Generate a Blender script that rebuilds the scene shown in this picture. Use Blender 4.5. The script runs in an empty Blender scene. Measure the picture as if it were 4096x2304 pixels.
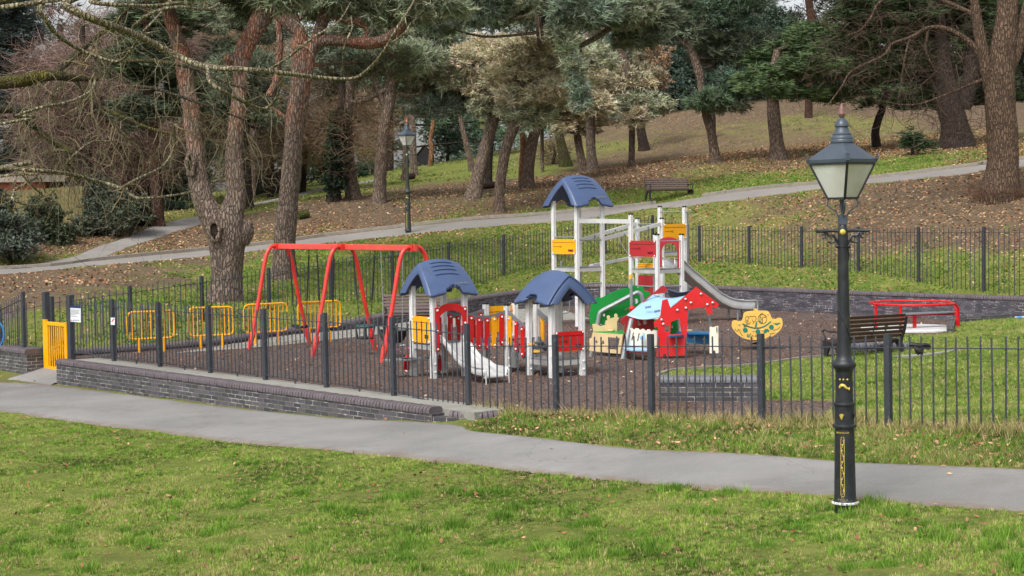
import bpy, math, random
import numpy as np
from mathutils import Vector, Matrix, geometry
R = math.radians
random.seed(11)
rng = np.random.default_rng(11)
scene = bpy.context.scene
COL = scene.collection

# ------------------------------------------------------------------ camera, sky, sun, exposure
F, CX, CY, ROLL = 6400.0, 2048.0, 1152.0, 0.0122      # focal length and centre in photograph pixels (4096 wide)
PITCH = math.atan(292.0 / F)
CAM = Vector((0, 0, 3.0))
_r = Vector((1, 0, 0)); _f = Vector((0, math.cos(PITCH), -math.sin(PITCH))); _u = Vector((0, math.sin(PITCH), math.cos(PITCH)))
cam_data = bpy.data.cameras.new("camera")
cam_data.sensor_width = 36.0
cam_data.lens = 36.0 * F / 4096.0
cam_data.clip_start = 0.1
cam_data.clip_end = 1500
cam = bpy.data.objects.new("camera", cam_data)
COL.objects.link(cam)
cx_ = (_r - _u * ROLL).normalized(); cy_ = (_u + _r * ROLL).normalized(); cz_ = -_f
cam.matrix_world = Matrix(((cx_.x, cy_.x, cz_.x, CAM.x), (cx_.y, cy_.y, cz_.y, CAM.y), (cx_.z, cy_.z, cz_.z, CAM.z), (0, 0, 0, 1)))
scene.camera = cam

SUN_EL, SUN_AZ = R(52), R(-150)          # high soft light from behind and above the camera
world = bpy.data.worlds.new("World"); scene.world = world; world.use_nodes = True
wn = world.node_tree.nodes; wl = world.node_tree.links; wn.clear()
sky = wn.new("ShaderNodeTexSky"); sky.sky_type = 'NISHITA'; sky.sun_disc = False
sky.sun_elevation = SUN_EL; sky.sun_rotation = SUN_AZ; sky.air_density = 1.0; sky.dust_density = 4.0; sky.ozone_density = 1.0
hs = wn.new("ShaderNodeHueSaturation"); hs.inputs['Saturation'].default_value = 0.22; hs.inputs['Value'].default_value = 1.12
bg = wn.new("ShaderNodeBackground"); bg.inputs['Strength'].default_value = 0.15
wo = wn.new("ShaderNodeOutputWorld")
wl.new(sky.outputs[0], hs.inputs['Color']); wl.new(hs.outputs[0], bg.inputs['Color']); wl.new(bg.outputs[0], wo.inputs['Surface'])
sun_d = bpy.data.lights.new("sun", 'SUN'); sun_d.energy = 1.5; sun_d.angle = R(18); sun_d.color = (1.0, 0.97, 0.93)
sun = bpy.data.objects.new("sun", sun_d); COL.objects.link(sun)
sd = Vector((math.sin(SUN_AZ) * math.cos(SUN_EL), math.cos(SUN_AZ) * math.cos(SUN_EL), math.sin(SUN_EL)))
sun.rotation_euler = sd.to_track_quat('Z', 'Y').to_euler()
scene.view_settings.view_transform = 'Standard'
scene.view_settings.look = 'None'
scene.view_settings.exposure = 0.40
scene.view_settings.gamma = 1.0
scene.render.engine = 'CYCLES'
scene.cycles.max_bounces = 5
scene.cycles.diffuse_bounces = 3
scene.cycles.glossy_bounces = 3
scene.cycles.transmission_bounces = 4
scene.cycles.transparent_max_bounces = 4
scene.cycles.caustics_reflective = False; scene.cycles.caustics_refractive = False

# ------------------------------------------------------------------ pixel <-> place
def ray(sx, sy):
    u, v = sx - CX, sy - CY
    return _f * F + _r * (u - ROLL * v) - _u * (v + ROLL * u)
def W(sx, sy, D):
    d = ray(sx, sy)
    return CAM + d * (D / d.y)
def G(sx, sy, z=0.0):
    d = ray(sx, sy)
    return CAM + d * ((z - CAM.z) / d.z)
def proj(P):
    p = Vector(P) - CAM
    k = F / p.dot(_f)
    ul, vl = p.dot(_r) * k, -p.dot(_u) * k
    return (CX + ul + ROLL * vl, CY + vl - ROLL * ul)
def zat(x, y, sy):
    a = proj((x, y, 0))[1]; b = proj((x, y, 1))[1]
    z = (sy - a) / (b - a)
    b2 = proj((x, y, z + .1))[1]; a2 = proj((x, y, z))[1]
    return z + (sy - a2) / (b2 - a2) * .1
def on_plane(sx, sy, P0, n):
    d = ray(sx, sy)
    return CAM + d * ((Vector(P0) - CAM).dot(n) / d.dot(n))

# ------------------------------------------------------------------ materials
def lin(c):
    return tuple(((v / 255) / 12.92 if v / 255 <= .04045 else ((v / 255 + .055) / 1.055) ** 2.4) for v in c)
class NT:
    def __init__(s, name):
        s.m = bpy.data.materials.new(name); s.m.use_nodes = True
        s.n = s.m.node_tree.nodes; s.l = s.m.node_tree.links
        s.b = s.n['Principled BSDF']
        s.tc = s.n.new('ShaderNodeTexCoord')
    def new(s, t, **k):
        x = s.n.new(t)
        for a, v in k.items():
            if isinstance(v, (int, float, str, bool)) and hasattr(x, a): setattr(x, a, v)
        return x
    def noise(s, scale, detail=4, rough=.6, vec=None, dist=0):
        x = s.n.new('ShaderNodeTexNoise'); x.inputs['Scale'].default_value = scale; x.inputs['Detail'].default_value = detail
        x.inputs['Roughness'].default_value = rough; x.inputs['Distortion'].default_value = dist
        s.l.new(vec or s.tc.outputs['Object'], x.inputs['Vector'])
        return x.outputs['Fac']
    def map(s, scale, vec=None, rot=(0, 0, 0)):
        x = s.n.new('ShaderNodeMapping'); x.inputs['Scale'].default_value = scale; x.inputs['Rotation'].default_value = rot
        s.l.new(vec or s.tc.outputs['Object'], x.inputs['Vector']); return x.outputs[0]
    def ramp(s, fac, stops, interp='LINEAR'):
        x = s.n.new('ShaderNodeValToRGB'); x.color_ramp.interpolation = interp
        e = x.color_ramp.elements
        while len(e) > 1: e.remove(e[0])
        for i, (p, c) in enumerate(stops):
            c = c if hasattr(c, '__len__') else (c, c, c)
            if i == 0: e[0].position = p; e[0].color = (*c, 1)
            else:
                q = e.new(p); q.color = (*c, 1)
        s.l.new(fac, x.inputs[0]); return x.outputs[0]
    def mix(s, fac, a, b, mode='MIX'):
        x = s.n.new('ShaderNodeMix'); x.data_type = 'RGBA'; x.blend_type = mode
        for sock, v in ((x.inputs[0], fac), (x.inputs[6], a), (x.inputs[7], b)):
            if isinstance(v, (int, float)): sock.default_value = v
            elif isinstance(v, tuple): sock.default_value = (*v, 1)
            else: s.l.new(v, sock)
        return x.outputs[2]
    def math(s, op, a, b=0.0, clamp=False):
        x = s.n.new('ShaderNodeMath'); x.operation = op; x.use_clamp = clamp
        for sock, v in ((x.inputs[0], a), (x.inputs[1], b)):
            if isinstance(v, (int, float)): sock.default_value = v
            else: s.l.new(v, sock)
        return x.outputs[0]
    def attr(s, name):
        x = s.n.new('ShaderNodeAttribute'); x.attribute_name = name; return x
    def bump(s, h, strength=.4, dist=.02):
        x = s.n.new('ShaderNodeBump'); x.inputs['Strength'].default_value = strength; x.inputs['Distance'].default_value = dist
        s.l.new(h, x.inputs['Height']); s.l.new(x.outputs[0], s.b.inputs['Normal'])
    def col(s, c):
        if isinstance(c, tuple): s.b.inputs['Base Color'].default_value = (*c, 1)
        else: s.l.new(c, s.b.inputs['Base Color'])
    def set(s, rough=.5, metal=0.0, spec=.5):
        if isinstance(rough, (int, float)): s.b.inputs['Roughness'].default_value = rough
        else: s.l.new(rough, s.b.inputs['Roughness'])
        s.b.inputs['Metallic'].default_value = metal; s.b.inputs['Specular IOR Level'].default_value = spec

def paint(name, rgb, rough=.4, metal=0.0, wear=None, amt=.12, scale=6, bump=0.0, spec=.5, wthr=.68):
    """painted or plain material: slow colour drift, fine grain, optional worn flecks of another colour"""
    t = NT(name); c = lin(rgb)
    n1 = t.noise(scale, 5, .65); n2 = t.noise(scale * 9, 3, .6)
    f = t.math('ADD', t.math('MULTIPLY', n1, .7), t.math('MULTIPLY', n2, .3))
    dk = tuple(v * (1 - amt * 1.6) for v in c); lt = tuple(min(1, v * (1 + amt)) for v in c)
    o = t.ramp(f, [(.3, dk), (.5, c), (.7, lt)])
    if wear:
        w = t.ramp(t.noise(scale * 3.1, 8, .75), [(wthr, 0.0), (wthr + .05, 1.0)])
        o = t.mix(w, o, lin(wear))
    gr = t.ramp(t.noise(scale * .45 + .6, 7, .8), [(.5, 0.0), (.8, .30)]); o = t.mix(gr, o, lin((92, 92, 78)))
    t.col(o); t.set(t.ramp(n1, [(.3, max(0, rough - .1)), (.7, min(1, rough + .12))]), metal, spec)
    if bump: t.bump(n2, bump, .01)
    return t.m

MT = {}
MT['white_metal'] = paint('brushed_aluminium', (224, 225, 224), .42, .12, wear=(172, 174, 170), amt=.08, scale=4, wthr=.7)
MT['steel'] = paint('stainless_steel', (214, 214, 212), .45, .6, amt=.08, scale=5)
MT['galv'] = paint('galvanised_steel', (150, 156, 158), .5, .5, wear=(190, 195, 196), amt=.15, scale=12)
MT['red'] = paint('red_board', (205, 22, 26), .45, amt=.06, scale=3)
MT['dullred'] = paint('weathered_red_board', (176, 40, 46), .55, amt=.08, scale=3)
MT['yellow'] = paint('yellow_board', (250, 172, 8), .45, amt=.05, scale=3)
MT['green'] = paint('green_board', (0, 140, 52), .45, amt=.07, scale=3)
MT['cream'] = paint('cream_board', (225, 200, 150), .5, amt=.05, scale=3)
MT['ivory'] = paint('ivory_board', (232, 228, 210), .5, amt=.05, scale=3)
MT['lblue'] = paint('pale_blue_board', (150, 190, 220), .35, amt=.05, scale=3)
MT['mblue'] = paint('blue_board', (20, 100, 150), .45, amt=.06, scale=3)
MT['navy'] = paint('navy_plastic', (70, 88, 124), .42, amt=.10, scale=5, wear=(104, 118, 146), wthr=.66, bump=.08)
MT['greyboard'] = paint('grey_board', (118, 122, 128), .5, amt=.07, scale=4)
MT['black'] = paint('black_plastic', (22, 23, 26), .5, amt=.1)
MT['fence'] = paint('weathered_charcoal_paint', (54, 58, 66), .5, amt=.18, scale=7, wear=(106, 114, 124), wthr=.6, bump=.2)
MT['fence_far'] = paint('charcoal_paint', (50, 54, 60), .55, amt=.15, scale=5, wear=(90, 96, 104), wthr=.65)
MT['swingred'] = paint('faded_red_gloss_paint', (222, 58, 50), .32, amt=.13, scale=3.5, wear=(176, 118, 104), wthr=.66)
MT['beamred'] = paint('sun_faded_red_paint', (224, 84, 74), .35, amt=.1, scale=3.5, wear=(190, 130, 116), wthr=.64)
MT['railred'] = paint('red_gloss_paint', (200, 14, 28), .3, amt=.06)
MT['gateyellow'] = paint('yellow_gloss_paint', (245, 172, 0), .35, amt=.06, scale=5)
MT['railyellow'] = paint('yellow_powder_coat', (246, 170, 14), .4, amt=.08, scale=6)
MT['lamp'] = paint('grey_blue_lantern_paint', (66, 76, 88), .4, amt=.1, scale=9, bump=.05)
MT['lampblack'] = paint('black_cast_iron_paint', (34, 37, 42), .38, amt=.25, scale=14, wear=(72, 78, 84), wthr=.64, bump=.25)
MT['farlamp'] = paint('mossy_black_paint', (44, 50, 46), .5, amt=.3, scale=5, wear=(92, 98, 74), wthr=.58)
MT['gold'] = paint('gold_leaf_paint', (214, 190, 92), .4, .2, amt=.25, scale=30)
MT['copper'] = paint('dull_copper', (128, 94, 90), .55, .1, amt=.2, scale=20)
MT['orangecopper'] = paint('polished_copper', (205, 110, 60), .35, .4, amt=.2, scale=20)  # orange copper colour of the far lamp's finial
MT['chip'] = paint('chipped_white_paint', (215, 215, 210), .7, wear=(40, 42, 46), amt=.1, scale=16, wthr=.52)
MT['stone'] = paint('kerb_stone', (140, 132, 122), .9, amt=.2, scale=5, bump=.4)
MT['concrete'] = paint('concrete', (142, 140, 132), .92, amt=.16, scale=2.5, wear=(112, 116, 92), wthr=.62, bump=.3)
MT['chalk'] = paint('pale_rubber_tile', (196, 196, 194), .85, amt=.1, scale=3)
MT['iron'] = paint('cast_iron_bench_end', (40, 40, 44), .45, amt=.2, scale=10)
MT['slat'] = paint('stained_bench_timber', (96, 78, 76), .55, amt=.2, scale=9, wear=(138, 122, 120), wthr=.62, bump=.2)
MT['slatdk'] = paint('dark_brown_bench_timber', (70, 50, 44), .45, amt=.25, scale=9, wear=(130, 116, 110), wthr=.63, bump=.2)
MT['paper'] = paint('white_notice', (232, 234, 238), .4, amt=.03)
MT['signblue'] = paint('notice_blue', (28, 52, 96), .4, amt=.05)
MT['ink'] = paint('grey_print', (120, 124, 130), .6, amt=.05)
MT['teal'] = paint('teal_print', (0, 122, 104), .5, amt=.05)
MT['arkyellow'] = paint('pale_yellow_board', (236, 190, 92), .5, amt=.07, scale=4)
MT['rubber'] = paint('black_rubber', (28, 29, 32), .65, amt=.15)
MT['tealrub'] = paint('teal_rubber', (32, 84, 84), .6, amt=.15)
MT['pinkbit'] = paint('pink_plastic', (220, 90, 150), .5)
MT['whitebit'] = paint('white_litter', (225, 225, 225), .6)
MT['bluebit'] = paint('blue_label', (50, 130, 200), .4)
MT['skin'] = paint('skin', (196, 150, 128), .6); MT['denim'] = paint('navy_cloth', (36, 40, 66), .8)
MT['plank'] = paint('stained_board_fence', (120, 108, 70), .85, amt=.3, scale=2.5, wear=(84, 92, 50), wthr=.52)
MT['plankdk'] = paint('dark_board_fence', (32, 32, 34), .8, amt=.3, scale=2.5)
MT['birdbox'] = paint('moss_green_box', (104, 106, 66), .8, amt=.2)
MT['roofgrey'] = paint('weathered_shed_roof', (150, 140, 128), .9, amt=.2)
MT['brickred'] = paint('red_brick_house', (150, 84, 66), .9, amt=.2)
g = NT('milky_glass'); g.col(g.ramp(g.noise(2.5, 3, .5), [(.35, lin((214, 212, 200))), (.65, lin((246, 248, 244)))])); g.set(.12, 0, .8)
g.b.inputs['Transmission Weight'].default_value = .0; g.b.inputs['Alpha'].default_value = .58
MT['glass'] = g.m
g = NT('clear_plastic'); g.col((.8, .88, .92)); g.set(.1); g.b.inputs['Transmission Weight'].default_value = .6; MT['clear'] = g.m

def bark(name, low, high, zlo, zhi, dark=(48, 40, 36), moss=None, mossthr=.6, scale=1.0, patch=0.25):
    """plated bark: vertical voronoi furrows; colour goes from `low` (old bark) to `high` (young bark) with height in metres"""
    t = NT(name)
    vec = t.map((15 * scale, 15 * scale, 3.6 * scale))
    wv = t.noise(1.6, 3, .6)
    mx = t.new('ShaderNodeMix'); mx.data_type = 'VECTOR'
    v = t.new('ShaderNodeTexVoronoi'); v.feature = 'DISTANCE_TO_EDGE'; v.inputs['Scale'].default_value = 1.0
    add = t.new('ShaderNodeVectorMath'); add.operation = 'ADD'
    nn = t.new('ShaderNodeTexNoise'); nn.inputs['Scale'].default_value = 6.0; nn.inputs['Detail'].default_value = 6
    t.l.new(t.tc.outputs['Object'], nn.inputs['Vector']); t.l.new(vec, add.inputs[0]); t.l.new(nn.outputs['Color'], add.inputs[1])
    t.l.new(add.outputs[0], v.inputs['Vector'])
    crack = t.ramp(v.outputs['Distance'], [(.0, 0.25), (.22, 1.0)])
    sep = t.new('ShaderNodeSeparateXYZ'); t.l.new(t.tc.outputs['Object'], sep.inputs[0])
    h = t.math('DIVIDE', t.math('SUBTRACT', sep.outputs['Z'], zlo), max(.1, zhi - zlo), True)
    pn = t.noise(1.3, 4, .6)
    hh = t.math('ADD', h, t.math('MULTIPLY', t.math('SUBTRACT', pn, .5), patch * 6), True)
    lo = lin(low); hi = lin(high)
    pm = t.ramp(t.noise(1.7, 5, .65), [(.44, .12), (.56, 1.0)])
    base = t.mix(t.math('MULTIPLY', t.math('MULTIPLY', hh, h), pm), lo, hi)
    n2 = t.noise(9, 6, .7)
    base = t.mix(t.ramp(n2, [(.3, 0.0), (.75, .6)]), base, tuple(min(1, x * 1.6) for x in lo))
    if moss:
        base = t.mix(t.ramp(t.noise(.9, 6, .7), [(mossthr, 0.0), (mossthr + .12, .85)]), base, lin(moss))
    out = t.mix(t.math('MULTIPLY', crack, t.ramp(t.noise(3.5, 6, .75), [(.25, .55), (.55, 1.0)])), lin(dark), base)
    t.col(out); t.set(.9, 0, .2)
    t.bump(t.math('ADD', crack, t.math('MULTIPLY', n2, .6)), .9, .05)
    return t.m

# ------------------------------------------------------------------ mesh builder
class M:
    def __init__(s): s.v = []; s.f = []; s.uv = None
    def add(s, vs, fs):
        o = len(s.v); s.v += [tuple(v) for v in vs]; s.f += [tuple(i + o for i in f) for f in fs]; return s
    def box(s, c, d, ax=None, bev=0.0):
        c = Vector(c); ax = ax or (Vector((1, 0, 0)), Vector((0, 1, 0)), Vector((0, 0, 1)))
        h = [x / 2 for x in d]
        if bev <= 0:
            vs = [c + ax[0] * (h[0] * i) + ax[1] * (h[1] * j) + ax[2] * (h[2] * k) for i in (-1, 1) for j in (-1, 1) for k in (-1, 1)]
            s.add(vs, [(0, 1, 3, 2), (4, 6, 7, 5), (0, 4, 5, 1), (2, 3, 7, 6), (0, 2, 6, 4), (1, 5, 7, 3)]); return s
        b = bev; pr = [(-h[0] + b, -h[1]), (h[0] - b, -h[1]), (h[0], -h[1] + b), (h[0], h[1] - b), (h[0] - b, h[1]), (-h[0] + b, h[1]), (-h[0], h[1] - b), (-h[0], -h[1] + b)]
        vs = [c + ax[0] * p[0] + ax[1] * p[1] + ax[2] * (h[2] * k) for k in (-1, 1) for p in pr]
        s.add(vs, [tuple(range(7, -1, -1)), tuple(range(8, 16))] + [(i, (i + 1) % 8, 8 + (i + 1) % 8, 8 + i) for i in range(8)]); return s
    def beam(s, p, q, w, h, side=None, bev=0.0):
        """box from p to q; w across (horizontal), h the other way"""
        p = Vector(p); q = Vector(q); z = q - p; L = z.length; z.normalize()
        if side is None: side = z.cross(Vector((0, 0, 1)))
        side = Vector(side)
        if side.length < 1e-4: side = Vector((1, 0, 0))
        x = (side - z * side.dot(z)).normalized(); y = z.cross(x)
        return s.box((p + q) / 2, (w, h, L), (x, y, z), bev)
    def tube(s, pts, r, n=8, cap=True):
        pts = [Vector(p) for p in pts]; m = len(pts)
        rs = list(r) if hasattr(r, '__len__') else [r] * m
        vs = []; x = None
        for i, p in enumerate(pts):
            t = (pts[min(i + 1, m - 1)] - pts[max(i - 1, 0)])
            t = t.normalized() if t.length > 1e-9 else Vector((0, 0, 1))
            if x is None:
                x = t.cross(Vector((0, 0, 1)));
                if x.length < .05: x = t.cross(Vector((0, 1, 0)))
            x = (x - t * x.dot(t)).normalized(); y = t.cross(x)
            for k in range(n):
                a = 2 * math.pi * k / n
                vs.append(p + (x * math.cos(a) + y * math.sin(a)) * rs[i])
        fs = [(i * n + k, i * n + (k + 1) % n, (i + 1) * n + (k + 1) % n, (i + 1) * n + k) for i in range(m - 1) for k in range(n)]
        if cap: fs += [tuple(range(n - 1, -1, -1)), tuple((m - 1) * n + k for k in range(n))]
        return s.add(vs, fs)
    def lathe(s, prof, c, n=24, rot=0.0, sq=False):
        c = Vector(c); vs = []
        for r_, z in prof:
            for k in range(n):
                a = 2 * math.pi * k / n + rot
                vs.append(c + Vector((math.cos(a) * r_, math.sin(a) * r_, z)))
        m = len(prof)
        fs = [(i * n + k, i * n + (k + 1) % n, (i + 1) * n + (k + 1) % n, (i + 1) * n + k) for i in range(m - 1) for k in range(n)]
        fs += [tuple(range(n - 1, -1, -1)), tuple((m - 1) * n + k for k in range(n))]
        return s.add(vs, fs)
    def ball(s, c, r, n=10, sc=(1, 1, 1)):
        c = Vector(c); pr = [(math.sin(math.pi * i / n), -math.cos(math.pi * i / n)) for i in range(n + 1)]
        vs = [c + Vector((math.cos(2 * math.pi * k / n) * a * r * sc[0], math.sin(2 * math.pi * k / n) * a * r * sc[1], b * r * sc[2])) for a, b in pr for k in range(n)]
        fs = [(i * n + k, i * n + (k + 1) % n, (i + 1) * n + (k + 1) % n, (i + 1) * n + k) for i in range(n) for k in range(n)]
        return s.add(vs, fs)
    def slab(s, outer, holes, th):
        """flat board: 3D outline with holes, extruded by the vector th"""
        th = Vector(th); loops = [[Vector(p) for p in outer]] + [[Vector(p) for p in h] for h in holes]
        o = loops[0][0]; n = th.normalized()
        a = n.cross(Vector((0, 0, 1)));
        if a.length < .01: a = Vector((1, 0, 0))
        a.normalize(); b = n.cross(a)
        flat = [[Vector(((p - o).dot(a), (p - o).dot(b), 0)) for p in lp] for lp in loops]
        tris = geometry.tessellate_polygon(flat)
        allp = [p for lp in loops for p in lp]; N = len(allp)
        fs = [tuple(t) for t in tris] + [tuple(i + N for i in reversed(t)) for t in tris]
        k = 0
        for lp in loops:
            m = len(lp); fs += [(k + i, k + (i + 1) % m, N + k + (i + 1) % m, N + k + i) for i in range(m)]; k += m
        return s.add(allp + [p + th for p in allp], fs)

ORG = {}
def thing(name, label, cat, loc, group=None):
    o = bpy.data.objects.new(name, None); COL.objects.link(o); o.empty_display_size = .2
    o.location = Vector(loc); o['label'] = label; o['category'] = cat
    if group: o['group'] = group
    ORG[o] = Vector(loc); return o
def link_mesh(name, me, mat, parent, org):
    o = bpy.data.objects.new(name, me); COL.objects.link(o)
    if mat is not None: me.materials.append(mat)
    if parent is not None: o.parent = parent; ORG[o] = org
    else: o.location = org; ORG[o] = org
    return o
def obj(name, m, mat, parent=None, org=None, smooth=35, label=None):
    org = ORG[parent] if parent is not None else Vector(org if org is not None else (0, 0, 0))
    me = bpy.data.meshes.new(name)
    me.from_pydata([(v[0] - org.x, v[1] - org.y, v[2] - org.z) for v in m.v], [], m.f)
    if m.uv:
        ul = me.uv_layers.new(name='UVMap'); flat = [c for uv in m.uv for c in uv]; ul.data.foreach_set('uv', flat)
    me.update()
    if smooth:
        me.shade_smooth(); me.set_sharp_from_angle(angle=R(smooth))
    o = link_mesh(name, me, MT[mat] if isinstance(mat, str) else mat, parent, org)
    if label: o['label'] = label
    return o
def recalc(o):
    import bmesh
    b = bmesh.new(); b.from_mesh(o.data); bmesh.ops.recalc_face_normals(b, faces=b.faces); b.to_mesh(o.data); b.free(); return o
def tag(o, label, cat, group=None):
    o['label'] = label; o['category'] = cat
    if group: o['group'] = group
    return o
def copy_tree(o, parent=None):
    c = o.copy(); COL.objects.link(c); c.parent = parent
    for ch in [x for x in KIDS.get(o, [])]: copy_tree(ch, c)
    return c
KIDS = {}
def fast(name, V, Fc, mat, parent=None, org=(0, 0, 0), col=None, k=3, smooth=False):
    """numpy arrays -> mesh; col = per-vertex rgb"""
    org = ORG[parent] if parent is not None else Vector(org)
    V = np.asarray(V, np.float32) - np.array(org, np.float32)
    Fc = np.asarray(Fc, np.int32)
    me = bpy.data.meshes.new(name)
    me.vertices.add(len(V)); me.vertices.foreach_set('co', V.ravel())
    me.loops.add(Fc.size); me.loops.foreach_set('vertex_index', Fc.ravel())
    me.polygons.add(len(Fc)); me.polygons.foreach_set('loop_start', np.arange(0, Fc.size, k, dtype=np.int32))
    me.polygons.foreach_set('loop_total', np.full(len(Fc), k, np.int32))
    if smooth: me.polygons.foreach_set('use_smooth', np.ones(len(Fc), bool))
    if col is not None:
        a = me.color_attributes.new('Col', 'FLOAT_COLOR', 'POINT')
        c4 = np.ones((len(V), 4), np.float32); c4[:, :3] = col; a.data.foreach_set('color', c4.ravel())
    me.update(calc_edges=True)
    return link_mesh(name, me, MT[mat] if isinstance(mat, str) else mat, parent, org)
def smoothline(pts, per=6):
    """Catmull-Rom through the points (any dimension)"""
    P = [np.array(p, float) for p in pts]; P = [2 * P[0] - P[1]] + P + [2 * P[-1] - P[-2]]
    out = []
    for i in range(1, len(P) - 2):
        for k in range(per):
            t = k / per
            out.append(.5 * ((2 * P[i]) + (-P[i - 1] + P[i + 1]) * t + (2 * P[i - 1] - 5 * P[i] + 4 * P[i + 1] - P[i + 2]) * t * t + (-P[i - 1] + 3 * P[i] - 3 * P[i + 1] + P[i + 2]) * t ** 3))
    out.append(P[-2]); return out
def text_on(m, txt, size, origin, ax, up, depth=.004):
    cu = bpy.data.curves.new('t', 'FONT'); cu.body = txt; cu.size = size; cu.align_x = 'CENTER'; cu.align_y = 'CENTER'; cu.extrude = depth
    o = bpy.data.objects.new('t', cu); me = bpy.data.meshes.new_from_object(o)
    ax = Vector(ax); up = Vector(up); n = ax.cross(up)
    m.add([Vector(origin) + ax * v.co.x + up * v.co.y + n * v.co.z for v in me.vertices], [tuple(p.vertices) for p in me.polygons])
    bpy.data.objects.remove(o); bpy.data.curves.remove(cu); bpy.data.meshes.remove(me); return m
# ------------------------------------------------------------------ the land
def tps(pts):
    P = np.array([(p[0], p[1]) for p in pts]) / 30.0; z = np.array([p[2] for p in pts]); n = len(P)
    def k(r2): return np.where(r2 > 1e-12, .5 * r2 * np.log(np.maximum(r2, 1e-12)), 0)
    d = ((P[:, None] - P[None]) ** 2).sum(-1)
    A = np.zeros((n + 3, n + 3)); A[:n, :n] = k(d) + np.eye(n) * 2e-4; A[:n, n] = 1; A[:n, n + 1:] = P; A[n, :n] = 1; A[n + 1:, :n] = P.T
    w = np.linalg.solve(A, np.concatenate([z, np.zeros(3)]))
    def f(x, y):
        x = np.asarray(x, float) / 30; y = np.asarray(y, float) / 30
        sh = x.shape; X = np.stack([x.ravel(), y.ravel()], 1); out = np.empty(len(X))
        for i in range(0, len(X), 20000):
            c = X[i:i + 20000]; d2 = ((c[:, None] - P[None]) ** 2).sum(-1)
            out[i:i + 20000] = k(d2) @ w[:n] + w[n] + c @ w[n + 1:]
        return out.reshape(sh)
    return f
def cz(sx, sy, z): p = G(sx, sy, z); return (p.x, p.y, z)
def cd(sx, sy, D): p = W(sx, sy, D); return (p.x, p.y, p.z)
WALLPTS = [(-9.75, 35.35, .13), (-8.5, 36.4, .14), (-6.9, 38.0, .15), (-6.0, 40.6, .16), (-4.6, 42.3, .2), (-3.6, 44.2, .3), (-1.5, 48.9, .46), (.5, 51.4, .6), (2.4, 52.5, .7),
           (4.3, 52.0, .7), (6.1, 50.5, .7), (9.2, 46.9, .69), (13.4, 41.9, .7), (17.5, 37.0, .72)]
FENCE0 = np.array((-8.2, 32.8)); FD = np.array((.667, -.745)); FD = FD / np.linalg.norm(FD); FN = np.array((-FD[1] * -1, FD[0])) * -1
FN = np.array((-.745, -.667)); FN = FN / np.linalg.norm(FN)
def FL(t, off=0.0): q = FENCE0 + FD * t + FN * off; return (q[0], q[1])
fencefoot = [(-.69, 24.4, -.02), (.62, 22.9, .12), (1.9, 21.6, .24), (3.17, 20.2, .33), (4.45, 18.8, .46), (5.6, 17.4, .56)]
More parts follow.
